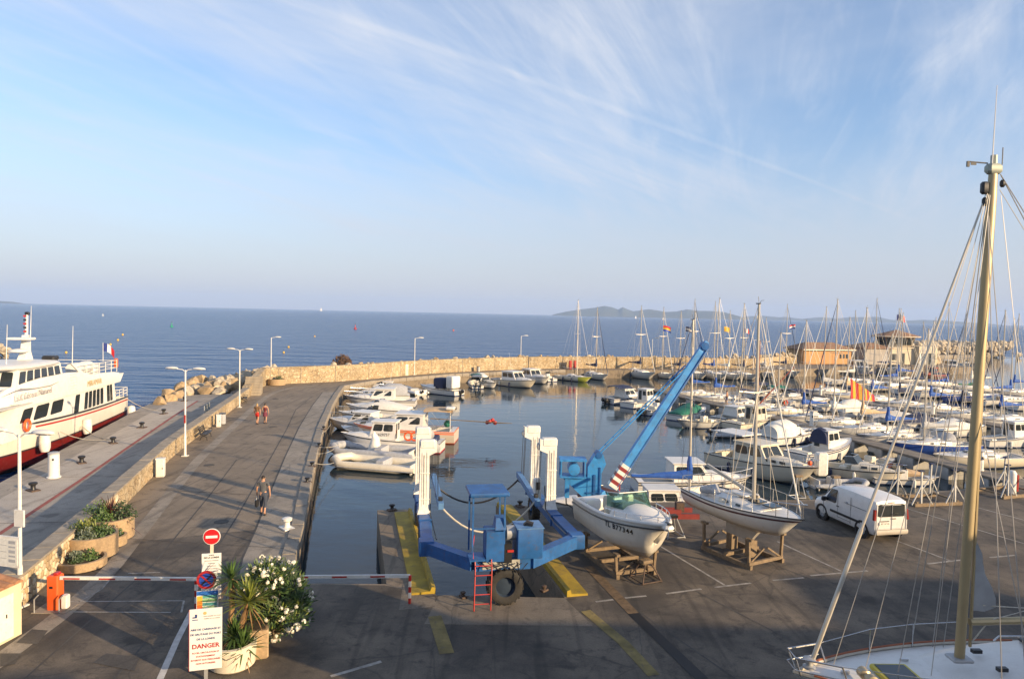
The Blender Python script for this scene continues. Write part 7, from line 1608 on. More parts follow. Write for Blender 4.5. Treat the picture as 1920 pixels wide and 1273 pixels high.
# ---------------------------------------------------------------- foreground yacht
M_mgold = mat('gold_anodised', (.42, .335, .19), .45, metal=.35, var=.08, scale=1.0)
L_ = 8.6; fy = base_boat('sailing_yacht', (9.1, 11.2, 2.25), 181, 'white sailing yacht in the right foreground with tall gold mast', 'sailboat')
h = Hull(L_, 2.85, .95, 1.1, .45, .72, 'sail', 18, .12, 1.9)
h.mesh(MB()).build('hull', hull_mat(WHITE, NAVY, (.06, .07, .12)), fy, smooth=50)
d = MB(); h.deck(d, .30, 1.0, -.02, n=20, camber=.07); h.well(d, .03, .30, .62, .5); h.deck(d, 0, .03, -.02, n=2); d.build('deck', M_gel, fy, smooth=40)
m = MB()
for sg in (-1, 1): m.tube(h.edge(sg, 0, 1, .02, -.02), .035, 6)
m.build('toe_rail', M_alu, fy)
m = MB()
for sg in (-1, 1): m.tube(h.edge(sg, .45, .97, .055, -.03), .018, 5)
m.build('rope', mat('red_brown_rope', (.30, .10, .05), .9), fy)
n = 12; rows = []; x0, x1 = h.x(.28), h.x(.735)
for i in range(n + 1):
    u = i / n; x = x0 + (x1 - x0) * u; t = (x + L_ / 2) / L_; w = min(h.hb(t) * .70, .98); zz = h.sh(t) - .04; hh = .42 * max(.06, (1 - .95 * max(0, (u - .45) / .55) ** 1.7))
    rows.append([(x, -w, zz), (x - .03, -w * .92, zz + hh * .72), (x - .04, -w * .70, zz + hh), (x - .04, 0, zz + hh * 1.15), (x - .04, w * .70, zz + hh), (x - .03, w * .92, zz + hh * .72), (x, w, zz)])
MB().loft(rows, True, True, closed=False).build('coachroof', M_gel, fy, smooth=50)
MX = h.x(.678); MZ = h.sh(.678) + .36
ms = MB(); rows = []
for z, k in ((0, 1), (4, 1), (7.6, .94), (8.05, .8)): rows.append([(MX - .022 * z - .0 + (.082) * k * math.cos(a), .07 * k * math.sin(a), MZ + z) for a in [2 * math.pi * i / 16 for i in range(16)]])
ms.loft(rows); mo = ms.build('mast', M_mgold, fy, smooth=60)
MB().box((MX - .08 - .022 * 4, 0, MZ + 4), (.03, .04, 7.6)).build('sail_track', M_mgold, mo, smooth=0)
tp = Vector((MX - .022 * 8.05, 0, MZ + 8.05))
m = MB(); m.rbox((tp.x, 0, tp.z + .03), (.24, .16, .16), .04); m.cyl(tp, tp + Vector((0, 0, .25)), .05, n=8); m.build('masthead', mat('mast_grey', (.34, .36, .30), .5, metal=.3), mo)
m = MB(); m.tube([tp + Vector((.1, 0, .12)), tp + Vector((.42, 0, .14))], .012, 5); m.box(tp + Vector((.42, 0, .10)), (.04, .03, .09)); m.box(tp + Vector((.33, 0, .11)), (.09, .01, .05)); m.build('wind_vane', M_black, mo)
MB().cyl(tp + Vector((.06, .05, .1)), tp + Vector((.04, .05, 1.35)), .011, .005, 5).build('antenna', M_white, mo); MB().cyl(tp + Vector((-.14, 0, .1)), tp + Vector((-.14, 0, .38)), .008, n=4).build('antenna', M_black, mo)
m = MB(); m.rbox(tp + Vector((.13, 0, -.28)), (.12, .1, .2), .03); m.rbox(tp + Vector((.12, .0, -.5)), (.08, .08, .14), .03); m.rbox(tp + Vector((-.16, 0, -.2)), (.08, .08, .12), .03); m.build('halyard_block', M_black, mo)
FB = Vector((h.x(1.0) - .25, 0, h.fb + .06)); ft = tp + Vector((.12, 0, -.45)); dd = ft - FB
MB().tube([FB, FB + dd * .30, FB + dd * .305, FB + dd * .7, ft], [.038, .038, .026, .022, .016], 8).build('forestay_foil', M_alu, fy); MB().lathe(tuple(FB), [(.03, 0), (.10, .03), (.10, .06), (.05, .08), (.05, .14), (.10, .16), (.10, .19), (.03, .21)], 14).build('furling_drum', M_galv, fy)
w_ = MB(); 
for sg in (-1, 1):
    for xx in (-.30, .1): w_.cyl((MX + xx, sg * 1.15, h.sh(.6)), (MX - .1, 0, MZ + 7.6), .008, n=5)
    w_.cyl((MX - .5, sg * 1.15, h.sh(.6)), (MX - .1, 0, MZ + 4.2), .007, n=5)
for k in range(4): w_.cyl(FB + Vector((-.4 - .5 * k, .08 * k, .05)), tp + Vector((.1, .03 * k, -.35 - .02 * k)), .006, n=4)
w_.cyl((h.x(0) + .1, .5, h.fs), tp + Vector((-.12, 0, -.05)), .008, n=5); w_.cyl((h.x(0) + .1, -.5, h.fs), tp + Vector((-.12, 0, -.05)), .008, n=5); w_.cyl((h.x(.1), 0, MZ + .9), tp + Vector((-.12, 0, -.3)), .006, n=4)
w_.cyl((MX - .9, .9, h.sh(.5)), tp + Vector((-.1, .06, -.4)), .005, n=4)
w_.build('shroud', M_wire, fy)
m = MB(); m.cyl((MX - .14, 0, MZ + .62), (h.x(.18), 0, MZ + .78), .062, n=10); bo = m.build('boom', M_mgold, fy); MB().tube([(MX - .16, .05, MZ + .3), (MX - .45, .03, MZ + .66), (MX - 1.2, 0, MZ + .86), (MX - .35, 0, MZ + .90)], .012, 5).build('line', M_rope, bo)
m = MB(); rows = []                                           # scrap of grey sail behind the mast
for i in range(7):
    u = i / 6; z = MZ + .82 + 1.15 * (1 - u) ** 1.0; wdt = .03 + .40 * u; rows.append([(MX - .16, .015, z), (MX - .16 - wdt * .5, .015 + .02 * math.sin(i), z - .02 * u), (MX - .16 - wdt, .015 + .05 * math.sin(i * 1.7), z + .04 * u)])
m.loft(rows, False, False, closed=False); f0 = list(m.f); m.add([(a, b_ - .006, c_) for a, b_, c_ in m.v], [f[::-1] for f in f0]); m.build('sail_scrap', mat('grey_mesh_sail', (.34, .35, .36), .8, var=.15), fy, smooth=60)
PT = [(h.x(.80), -.72, h.sh(.8) + .42), (h.x(.93), -.40, h.sh(.93) + .33), (h.x(1.0) + .05, -.16, h.fb + .33), (h.x(1.0) + .05, .16, h.fb + .33), (h.x(.93), .40, h.sh(.93) + .33), (h.x(.80), .72, h.sh(.8) + .42)]
m = MB(); m.tube(PT[1:5], .017, 6); m.tube([(a, b_ * 1.05, c_ - .2) for a, b_, c_ in PT[1:5]], .013, 6)
for i in (1, 2, 3, 4): q = PT[i]; m.cyl(q, (q[0] - .12, q[1] * (1.0 if i in (1, 4) else .6), q[2] - .33), .016, n=6)
m.build('pulpit', M_steel, fy)
m = MB()
for sg in (-1, 1):
    ts = [.12, .28, .42, .56, .69, .80]; pts = [(h.x(t), sg * (h.hb(t) - .06), h.sh(t) + .42) for t in ts]; m.tube(pts + [PT[4] if sg > 0 else PT[1]], .007, 5)
    for t, q in zip(ts, pts): m.cyl((q[0], q[1], h.sh(t)), q, .013, n=6)
m.build('lifeline', M_steel, fy)
hx = h.x(.84); hz = h.sh(.84) + .06
e2 = MB().rbox((hx - .3, .10, hz + .02), (.62, .60, .08), .02).build('deck_hatch', mat('hatch_yellow', (.55, .45, .05), .5), fy); MB().box((hx - .3, .10, hz + .063), (.50, .50, .012)).build('hatch_pane', M_glass, e2, smooth=0)
MB().lathe((hx + .32, .32, hz + .1), [(.03, -.2), (.09, -.18), (.09, -.05), (.05, -.03), (.05, .05), (.10, .08), (.10, .18), (.04, .2)], 12, 'y').build('windlass', mat('worn_bronze', (.42, .34, .22), .4, metal=.5), fy)
MB().rbox((h.x(.47), -.45, MZ + .02), (.55, .5, .06), .02).build('skylight', M_glass, fy); MB().rbox((h.x(.5), .55, MZ + .0), (.5, .42, .06), .02).build('skylight', M_teak, fy)
for sg in (-1, 1): MB().tube([(h.x(.33), sg * .62, MZ + .02), (h.x(.34), sg * .62, MZ + .10), (h.x(.55), sg * .60, MZ + .10), (h.x(.56), sg * .60, MZ + .02)], .016, 5).build('grab_rail', M_steel, fy)
MB().rbox((MX, 0, MZ + .0), (.34, .28, .05), .02).build('mast_step', M_galv, fy)
for k in range(2): MB().box((MX - .5, .3 - .6 * k, MZ - .02), (.16, .08, .06)).build('line_clutch', M_black, fy, smooth=0)
for x, y in ((.75, -.5), (.72, .5), (.9, 0)): MB().box((h.x(x), y, h.sh(x) + .05), (.14, .03, .05)).build('cleat', M_steel, fy, smooth=0)
MB().hexa([(-.7, -.12, -1.75), (.5, -.08, -1.75), (.5, .08, -1.75), (-.7, .12, -1.75)], [(-.9, -.16, -.3), (1.0, -.12, -.3), (1.0, .12, -.3), (-.9, .16, -.3)]).build('keel', hull_mat((.08, .08, .12)), fy, smooth=0)
cradle('yacht_cradle', (9.2, 11.2, 0), R(1), 'steel cradle carrying the foreground yacht', 3.2, 2.1, 1.95, M_galv)
# ---------------------------------------------------------------- barrier, signs, meter housing
bb = G(104, 1141); br = empty('barrier_gate', (bb.x, bb.y, 0), R(2), 'orange barrier cabinet with white arm across the road', 'barrier')
MB().rbox((0, 0, .53), (.34, .34, 1.05), .04).build('cabinet', M_orange, br); MB().box((0, 0, .012), (1.0, .7, .024)).build('plinth', M_conc, br, smooth=0); MB().rbox((.05, 0, 1.09), (.16, .2, .08), .03).build('pivot', M_red, br); MB().box((-.02, -.176, .72), (.09, .012, .07)).build('keyhole', M_black, br, smooth=0); MB().rbox((.36, -.1, .28), (.18, .2, .4), .03).build('meter_box', M_white, br)
gp = G(368, 1142); al = math.hypot(gp.x - bb.x, gp.y - bb.y) - .15
for px, lb in ((-.42, 0), (.30, 1)): MB().tube([(px, -.32, 0), (px, -.32, .42), (px + .12, -.32, .55)], .02, 6).build('guard_hoop', M_galv, br)
m = MB(); m.box((.2 + al / 2, -.1, .99), (al, .05, .10)); m.build('arm', M_white, br, smooth=0)
for k in range(4): MB().box((.55 + al * .26 * k, -.128, .975), (.48, .006, .045)).build('red_band', M_red, br, smooth=0)
def striped_post(p, label, h_=1.0):
    e = empty('striped_post', (p.x, p.y, .003), 0, label, 'post', 'red and white barrier rests')
    for k in range(5): MB().box((0, 0, h_ * (k + .5) / 5), (.08, .08, h_ / 5 - .001)).build('band', M_red if k % 2 == 0 else M_white, e, smooth=0)
striped_post(gp, 'red and white barrier rest post beside the sign posts', .98)
gq = G(768, 1131); striped_post(gq, 'red and white barrier rest post beside the lift slot', .90)
b2 = empty('barrier_gate', (-7.35, 20.75, 0), 0, 'second white barrier arm running from the oleander to the lift pier', 'barrier')
MB().rbox((0, 0, .5), (.34, .34, 1.0), .04).build('cabinet', M_orange, b2); a2 = Vector((gq.x, gq.y, .88)) - Vector((-7.35, 20.75, 0)); m = MB(); bar(m, (.15, 0, .93), a2, .05, .10); m.build('arm', M_white, b2, smooth=0)
for k in range(3): p = Vector((.15, -.03, .92)).lerp(a2 + Vector((0, -.03, 0)), .2 + .28 * k); MB().box(p, (.45, .012, .045), math.atan2(a2.y, a2.x)).build('red_band', M_red, b2, smooth=0)
def at_d(px, py, Y):
    d_ = _fw * F_PX + _rt * (px - 960) - _up * (py - 636.5); t_ = Y / d_.y; return Vector((d_.x * t_, Y, CAM_H + d_.z * t_))
M_ink = mat('sign_blue_ink', (.03, .06, .20), .6); M_inkr = mat('sign_red_ink', (.36, .015, .02), .6); M_inkg = mat('sign_grey_ink', (.20, .20, .22), .6); M_sgb = mat('sign_blue', (.02, .07, .38), .5)
M_panel = mat('sign_panel', (.74, .73, .71), .4, var=.04)
def disc(m, c, r0, r1, n=28):
    for i in range(n): pass
    return m.lathe(c, [(max(r0, .001), 0), (r1, 0), (r1, -.006), (max(r0, .001), -.006)], n, 'y', r0 <= .001, r0 <= .001)
# post A: no entry and the port notice
c = at_d(397, 1006, 18.6); e = empty('road_sign', (c.x, 18.6, .003), R(14), 'round red no-entry sign above a tall white notice', 'road sign')
MB().box((0, .04, c.z / 2 + .1), (.08, .06, c.z + .2)).build('post', M_gel2, e, smooth=0); z = c.z
MB().lathe((0, 0, z), [(.001, .02), (.225, .02), (.225, -.004), (.001, -.004)], 32, 'y').build('rim', M_panel, e); MB().lathe((0, -.008, z), [(.001, .0), (.208, .0), (.208, -.006), (.001, -.006)], 32, 'y').build('disc', mat('sign_red', (.50, .015, .02), .4), e); MB().box((0, -.018, z), (.30, .006, .07)).build('bar', M_panel, e, smooth=0)
zt = at_d(397, 1037, 18.6).z; zb = at_d(397, 1122, 18.6).z; pn = MB().box((0, -.005, (zt + zb) / 2), (.50, .02, zt - zb)).build('notice_panel', M_panel, e, smooth=0)
for k, (tx, s_, mm) in enumerate([('PORTS', .045, M_inkg), ('DE LA LONDE', .062, M_black)]): link('lettering', text_mesh(tx, s_, mm, bold=.002), pn, (0, -.018, zt - .05 - .065 * k), (R(90), 0, 0))
for k in range(11): MB().box((0, -.017, zt - .20 - .075 * k), (.36 - .06 * ((k * 7) % 4), .004, .016)).build('text_line', M_inkg, pn, smooth=0)
# post B: no stopping and the coloured chart
c = at_d(387, 1087, 17.9); e = empty('road_sign', (c.x, 17.9, .003), R(14), 'round blue and red no-stopping sign above a coloured chart', 'road sign')
MB().box((0, .05, c.z / 2 + .05), (.07, .05, c.z + .1)).build('post', M_galv, e, smooth=0); z = c.z
MB().lathe((0, .0, z), [(.001, .02), (.245, .02), (.245, -.004), (.001, -.004)], 32, 'y').build('rim', M_inkr, e); MB().lathe((0, -.008, z), [(.001, 0), (.178, 0), (.178, -.006), (.001, -.006)], 32, 'y').build('disc', M_sgb, e)
for a in (45, -45): o = MB().box((0, 0, 0), (.34, .006, .045)).build('cross_bar', M_inkr if a > 0 else M_black, e, smooth=0); o.location = (0, -.019 - .002 * (a > 0), z); o.rotation_euler = (0, R(a), 0)
zt = at_d(390, 1107, 17.9).z; zb = at_d(390, 1146, 17.9).z; hh = zt - zb; pn = MB().box((.03, -.005, (zt + zb) / 2), (.54, .02, hh)).build('chart_panel', M_panel, e, smooth=0)
MB().box((.03, -.017, zt - .06), (.53, .005, .11)).build('chart_header', mat('chart_blue', (.03, .15, .5), .5), pn, smooth=0)
for k, cc in enumerate([(.75, .45, .05), (.72, .28, .04), (.65, .12, .03)]): MB().box((-.16, -.017, zt - .14 - .13 * k - .06), (.13, .005, .13)).build('chart_band', mat('chart_warm%d' % k, cc, .5), pn, smooth=0)
for k, cc in enumerate([(.12, .38, .30), (.25, .45, .20), (.10, .34, .32), (.30, .45, .22)]): MB().box((.09, -.017, zt - .16 - .10 * k), (.36, .005, .085)).build('chart_band', mat('chart_cool%d' % k, cc, .5), pn, smooth=0)
# panel C: the danger board
c = at_d(386, 1197, 16.5); e = empty('danger_board', (c.x, 16.5, 0), R(16), 'tall white board reading DANGER beside the yuccas', 'sign board')
MB().box((.0, .05, .9), (.08, .06, 1.8)).build('post', M_galv, e, smooth=0); pn = MB().box((0, 0, c.z), (.74, .03, 1.52)).build('board', M_panel, e, smooth=0); MB().box((-.375, .0, c.z), (.012, .034, 1.52)).build('red_edge', M_inkr, e, smooth=0)
for tx, s_, zz, xx, mm, bo in [('CAPITAINERIE DU PORT', .038, .57, .14, M_inkg, 0), ('MAIRIE DE LA LONDE', .038, .51, .14, M_inkg, 0), ('AIRE DE CARENAGE ET', .066, .25, .0, M_ink, .002), ('DE GRUTAGE DU PORT', .066, .13, .0, M_ink, .002), ('DE LA LONDE', .066, .01, .0, M_ink, .002), ('DANGER', .155, -.17, 0, M_inkr, .004), ('ACCES, CIRCULATION ET', .054, -.33, 0, M_inkr, .001), ('STATIONNEMENT', .054, -.42, 0, M_inkr, .001), ('INTERDIT AUX PERSONNES', .054, -.51, 0, M_inkr, .001), ('NON AUTORISEES', .054, -.60, 0, M_inkr, .001)]:
    link('lettering', text_mesh(tx, s_, mm, bold=bo), pn, (xx, -.018, c.z + zz), (R(90), 0, 0))
m = MB(); m.box((-.25, -.018, c.z + .56), (.10, .006, .03)); m.box((-.22, -.018, c.z + .60), (.05, .006, .07)); m.box((-.24, -.018, c.z + .50), (.13, .006, .02)); m.build('port_emblem', M_ink, pn, smooth=0); MB().lathe((-.02, -.016, c.z + .65), [(.001, 0), (.04, 0), (.04, -.006), (.001, -.006)], 14, 'y').build('town_crest', M_gold, pn)
# meter housing in the left corner
M_stucco = mat('cream_render', (.62, .55, .38), .85, var=.08, scale=3, bump=.2)
e = empty('meter_housing', (-13.75, 17.4, 0), R(-8), 'cream rendered meter housing with white doors and tiled top', 'cabinet')
MB().box((-.35, 0, .75), (.9, 2.6, 1.5)).build('wall', M_stucco, e, smooth=0)
for k in range(2): d_ = MB().box((.105, -.55 + 1.1 * k, .68), (.03, .95, 1.2)).build('door', M_white, e, smooth=0); MB().box((.125, -.15 + 1.1 * k - .15, .72), (.02, .03, .1)).build('handle', M_black, d_, smooth=0)
M_tile = mat('roof_tile', (.34, .17, .09), .85, var=.3, scale=6)
for k in range(9):
    m = MB(); rows = []
    for x, zz in ((-.95, 1.74), (.22, 1.52)): rows.append([(x, -1.3 + .3 * k + .15 * math.cos(a), zz + .09 * math.sin(a)) for a in [math.pi * i / 6 for i in range(7)]])
    m.loft(rows, True, True, closed=False); m.build('roof_tile', M_tile, e, smooth=60)
# ---------------------------------------------------------------- people
def skin_mesh(verts, edges, mat_, name, sub=2, root=0):
    me = bpy.data.meshes.new(name); me.from_pydata([v[0] for v in verts], edges, [])
    o = bpy.data.objects.new('tmp_skin', me); C.objects.link(o)
    sk = o.modifiers.new('skin', 'SKIN'); sk.use_smooth_shade = True
    for i, v in enumerate(verts):
        d_ = me.skin_vertices[0].data[i]; r_ = v[1]; d_.radius = (r_, r_) if isinstance(r_, float) else r_; d_.use_root = (i == root)
    sb_ = o.modifiers.new('sub', 'SUBSURF'); sb_.levels = sub; sb_.render_levels = sub
    bpy.context.view_layer.update()
    out = bpy.data.meshes.new_from_object(o.evaluated_get(bpy.context.evaluated_depsgraph_get())); bpy.data.objects.remove(o); bpy.data.meshes.remove(me)
    out.materials.clear(); out.materials.append(mat_); out.shade_smooth(); out.name = name
    return out
M_skin = mat('skin', (.44, .24, .15), .6, var=.06)
def person(loc, az, H_, label, shirt, bottom, hair, stride=.28, sleeve=True, long_=False, skirt=False, shoes=None, arms=((.10, .1), (-.1, .12)), slim=1.0, hairlen=0.0):
    "walking figure seen from behind; +y is forward"
    k = H_ / 1.75; e = empty('person', loc, az, label, 'person')
    hipz, kneez = .90 * k, .48 * k
    V = []; E_ = []
    def add(p, r_, par=None):
        V.append((Vector(p) * 1.0, r_)); i = len(V) - 1
        if par is not None: E_.append((par, i))
        return i
    pv = add((0, 0, .94 * k), (.145 * k * slim, .10 * k)); wa = add((0, .01, 1.12 * k), (.125 * k * slim, .09 * k), pv); ch = add((0, .0, 1.32 * k), (.155 * k * slim, .105 * k), wa); ns = add((0, -.01, 1.45 * k), (.10 * k, .075 * k), ch); nk = add((0, .0, 1.52 * k), .055 * k, ns); hd = add((0, .02, 1.60 * k), (.072 * k, .085 * k), nk); ht = add((0, .015, 1.70 * k), (.068 * k, .08 * k), hd)
    legs = []; arm = []
    for sg, st in ((-1, stride), (1, -stride)):
        hp = add((sg * .09 * k, 0, .88 * k), .088 * k * slim, pv); kn = add((sg * .10 * k, .10 * k + st * .45 if st > 0 else st * .35 + .04, .49 * k), .058 * k, hp); an = add((sg * .10 * k, st * .9 if st > 0 else st * 1.1, .09 * k + (0 if st > 0 else .05)), .040 * k, kn); to = add((sg * .11 * k, (st * .9 if st > 0 else st * 1.1) + .17 * k, .035 * k), .035 * k, an); legs.append((hp, kn, an, to))
    for sg, (fw, sp2) in zip((-1, 1), arms):
        sh2 = add((sg * .19 * k * slim, -.01, 1.42 * k), .058 * k, ns); el = add((sg * (.24 + sp2 * .3) * k, fw * .4 - .02, 1.15 * k), .042 * k, sh2); wr = add((sg * (.23 + sp2 * .6) * k, fw * 1.2 + .05, .92 * k), .030 * k, el); pa = add((sg * (.23 + sp2 * .6) * k, fw * 1.35 + .06, .84 * k), (.020 * k, .036 * k), wr); arm.append((sh2, el, wr, pa))
    body = skin_mesh(V, E_, M_skin, 'body'); bo = link('body', body, e)
    fg = MB()
    for sg, (sh2, el, wr, pa) in zip((-1, 1), arm):
        p = V[pa][0]
        for j, (dy, ln) in enumerate(((-.028, .062), (-.010, .075), (.009, .070), (.027, .055))): fg.tube([p + Vector((0, dy * k, -.02 * k)), p + Vector((-sg * .008, dy * 1.1 * k, -.05 * k)), p + Vector((-sg * .022, dy * k, -(.03 + ln) * k))], [.010 * k, .009 * k, .007 * k], 5)
        fg.tube([p + Vector((-sg * .01, .03 * k, .02 * k)), p + Vector((-sg * .02, .055 * k, -.01 * k)), p + Vector((-sg * .025, .058 * k, -.045 * k))], [.011 * k, .010 * k, .008 * k], 5)
    fg.build('finger', M_skin, bo, smooth=60)
    # face details on the far side, ears
    fc = MB(); hz_ = V[hd][0].z
    fc.tube([(0, .10 * k, hz_ + .045 * k), (0, .118 * k, hz_ + .012 * k), (0, .105 * k, hz_ - .002 * k)], [.008 * k, .014 * k, .008 * k], 6)
    for s in (-1, 1): fc.ball((s * .074 * k, .015 * k, hz_ + .015 * k), .024 * k, 7, 5)
    fc.build('ear', M_skin, bo, smooth=60)
    hr = MB(); rows = []
    for i in range(6):
        a = i / 5 * 1.75; rr2 = .088 * k * math.sin(max(a, .15)); rows.append([(rr2 * math.cos(q) * .92, .008 * k + rr2 * math.sin(q) * 1.08 - .012 * a * k, hz_ + .045 * k + .098 * k * math.cos(a) - (hairlen * k * (i >= 4) * (1 if math.sin(q) < .2 else .0))) for q in [2 * math.pi * j / 12 for j in range(12)]])
    hr.loft(rows, True, False); hr.build('hair', hair, e, smooth=70)
    def sub(idx, grow, nm, mt, cut=None):
        mp = {j: n for n, j in enumerate(idx)}; vs = [(V[j][0].copy(), tuple(x + grow for x in V[j][1]) if isinstance(V[j][1], tuple) else V[j][1] + grow) for j in idx]
        if cut:
            for j, (par, f) in cut.items(): vs[mp[j]] = (V[par][0].lerp(V[j][0], f), vs[mp[j]][1])
        return link(nm, skin_mesh(vs, [(mp[a], mp[b_]) for a, b_ in E_ if a in mp and b_ in mp], mt, nm), e)
    ids = [pv, wa, ch, ns] + ([arm[0][0], arm[0][1], arm[1][0], arm[1][1]] if sleeve else [])
    sub(ids, .016 * k, 'shirt', shirt, {arm[0][1]: (arm[0][0], .62), arm[1][1]: (arm[1][0], .62)} if sleeve else None)
    if skirt:
        MB().lathe((0, 0, 0), [(.135 * k, 1.0 * k), (.165 * k, .92 * k), (.20 * k, .62 * k), (.19 * k, .62 * k)], 16, cap0=False, cap1=False).build('skirt', bottom, e, smooth=60)
    else:
        li = [pv, wa] + [legs[0][0], legs[0][1], legs[1][0], legs[1][1]] + ([legs[0][2], legs[1][2]] if long_ else []); cut = {legs[0][2]: (legs[0][1], .5), legs[1][2]: (legs[1][1], .5), wa: (pv, .55)} if long_ else {legs[0][1]: (legs[0][0], .75), legs[1][1]: (legs[1][0], .75), wa: (pv, .55)}
        sub(li, .018 * k, 'trousers' if long_ else 'shorts', bottom, cut)
    for l_ in legs: MB().rbox(V[l_[2]][0] * .35 + V[l_[3]][0] * .65 + Vector((0, -.02, -.01)), (.09 * k, .26 * k, .06 * k), .025).build('shoe', shoes or M_black, e)
    return e, [V[a[3]][0] for a in arm]
M_gtee = mat('grey_tshirt', (.085, .09, .10), .9, var=.15, scale=6); M_dpant = mat('dark_shorts', (.045, .055, .08), .9, var=.2); M_hdark = mat('dark_hair', (.025, .018, .012), .6, var=.3, scale=30); M_hbl = mat('fair_hair', (.36, .24, .10), .6, var=.3, scale=30)
g = G(493, 965); pe, hands = person((g.x, g.y, .003), R(10), 1.78, 'man in grey T-shirt and dark three-quarter shorts walking away with a bag', M_gtee, M_dpant, M_hdark, .20, True, True)
bpy.context.view_layer.update(); hq = pe.matrix_world @ hands[0]
bg_ = empty('shoulder_bag', (hq.x, hq.y, hq.z - .52), R(10), 'black and white carrier bag held in the walking man\'s left hand', 'bag')
m = MB(); m.rbox((0, 0, .16), (.14, .34, .34), .05); m.build('bag_body', M_black, bg_); MB().box((-.075, 0, .2), (.012, .2, .2)).build('white_panel', M_white, bg_, smooth=0); MB().tube([(0, -.1, .32), (0, -.06, .48), (0, .06, .48), (0, .1, .32)], .012, 5).build('handle', M_white, bg_)
g = G(482, 795); person((g.x, g.y, .003), R(-4), 1.66, 'fair-haired woman in brown top and red shorts walking away', mat('brown_top', (.17, .10, .05), .9), mat('red_shorts', (.62, .03, .02), .8), M_hbl, .12, True, False, slim=1.05, hairlen=.10)
g = G(497, 794); person((g.x, g.y, .003), R(6), 1.66, 'dark-haired woman in dark patterned dress walking away', mat('maroon_top', (.12, .02, .03), .9, var=.5, scale=14), mat('patterned_skirt', (.14, .03, .05), .9, var=.6, scale=14), M_hdark, .12, False, False, True, slim=.92, hairlen=.08)
g = G(1388, 786, -.4); gx = on(P1, 74) - .3; person((gx, 74.6, -.418), R(60), 1.75, 'bare-chested man in blue shorts standing on the near pontoon', M_skin, mat('blue_shorts', (.03, .06, .22), .9), M_hdark, .05, False, False)
# ---------------------------------------------------------------- harbour office
M_ochre = mat('ochre_render', (.46, .27, .12), .85, var=.08, scale=1.0); M_cream = mat('office_render', (.54, .47, .35), .85, var=.06, scale=1.0); M_grw = mat('grey_render', (.34, .31, .28), .85, var=.08, scale=1.0)
M_rooft = mat('old_roof_tiles', (.26, .15, .09), .9, var=.3, scale=2.5, bump=.8, bscale=3)
def hip(m, x0, x1, y0, y1, z0, z1, o=.6):
    rx = min((x1 - x0), (y1 - y0)) / 2 * .9; b_ = [(x0 - o, y0 - o, z0), (x1 + o, y0 - o, z0), (x1 + o, y1 + o, z0), (x0 - o, y1 + o, z0)]; ym = (y0 + y1) / 2
    t_ = [(x0 + rx, ym, z1), (x1 - rx, ym, z1)]
    return m.add(b_ + [(x, y, z0 + .15) for x, y, z in b_] + t_, [(3, 2, 1, 0), (0, 1, 5, 4), (1, 2, 6, 5), (2, 3, 7, 6), (3, 0, 4, 7), (4, 5, 9, 8), (5, 6, 9), (6, 7, 8, 9), (7, 4, 8)])
so_ = empty('harbour_shed', (67.0, 144.5, 0), R(16), 'low ochre shed with brown tiled roof beside the harbour office', 'building')
wl = MB().box((0, 2.8, 1.5), (12, 5.6, 3.0)).build('wall', M_ochre, so_, smooth=0); hip(MB(), -6, 6, 0, 5.6, 3.0, 4.5).build('roof', M_rooft, so_, smooth=0); MB().box((0, -.62, 3.0), (13.3, .08, .22)).build('fascia', M_gel2, so_, smooth=0)
for x in (-4.2, -1.5, 1.2): MB().panel([(x, -.0, 0), (x + 1.1, -.0, 0), (x + 1.1, -.0, 2.2), (x, -.0, 2.2)], 0, 1, 0, 1, .03).build('door', mat('ochre_door', (.50, .22, .07), .6), so_, smooth=0)
for x in (3.0, 3.8, 4.6): MB().panel([(x, 0, 1.2), (x + .5, 0, 1.2), (x + .5, 0, 2.1), (x, 0, 2.1)], 0, 1, 0, 1, .03).build('window', M_glass, so_, smooth=0)
of = empty('harbour_office', (86.0, 149.5, 0), R(16), 'harbour office with glazed hexagonal lookout and hipped tile roof', 'building')
MB().box((-7.5, 2.5, 1.7), (7, 6, 3.4)).build('wall', M_grw, of, smooth=0); hip(MB(), -11, -4, -.5, 5.5, 3.4, 4.6, .4).build('roof', M_rooft, of, smooth=0)
MB().box((0, 3, 1.75), (9.5, 7, 3.5)).build('wall', M_cream, of, smooth=0); MB().box((4.9, 1.0, 2.0), (5.0, 5.2, 4.0)).build('wall', M_cream, of, smooth=0); MB().box((.6, 3, 3.62), (10.6, 7.6, .24)).build('cornice', M_cream, of, smooth=0)
lk = MB(); rows = []
for z, r_ in ((3.7, 3.7), (5.85, 4.5)): rows.append([(.6 + r_ * math.cos(a), 3 + r_ * .8 * math.sin(a), z) for a in [math.pi / 8 + 2 * math.pi * i / 8 for i in range(8)]])
lk.loft(rows); lo = lk.build('lookout', mat('lookout_frame', (.30, .24, .17), .6), of, smooth=0)
for i in range(8):
    a, b_ = rows[0][i], rows[0][(i + 1) % 8]; c_, d_ = rows[1][(i + 1) % 8], rows[1][i]
    for k in range(2): MB().panel([a, b_, c_, d_], .05 + .47 * k, .48 + .47 * k, .22, .93, .03).build('window', M_glass, lo, smooth=0)
m = MB(); ro = [(.6 + 5.6 * math.cos(a), 3 + 4.6 * math.sin(a), 5.85) for a in [math.pi / 8 + 2 * math.pi * i / 8 for i in range(8)]]; m.add(ro + [(x, y, 6.1) for x, y, z in ro] + [(.6, 3, 7.5)], [tuple(range(7, -1, -1))] + [(i, (i + 1) % 8, 8 + (i + 1) % 8, 8 + i) for i in range(8)] + [(8 + i, 8 + (i + 1) % 8, 16) for i in range(8)]); m.build('lookout_roof', M_rooft, of, smooth=0)
m = MB(); m.tube([(x, y, 6.0) for x, y, z in ro], .10, 5, True); m.build('gutter', M_gel2, of)
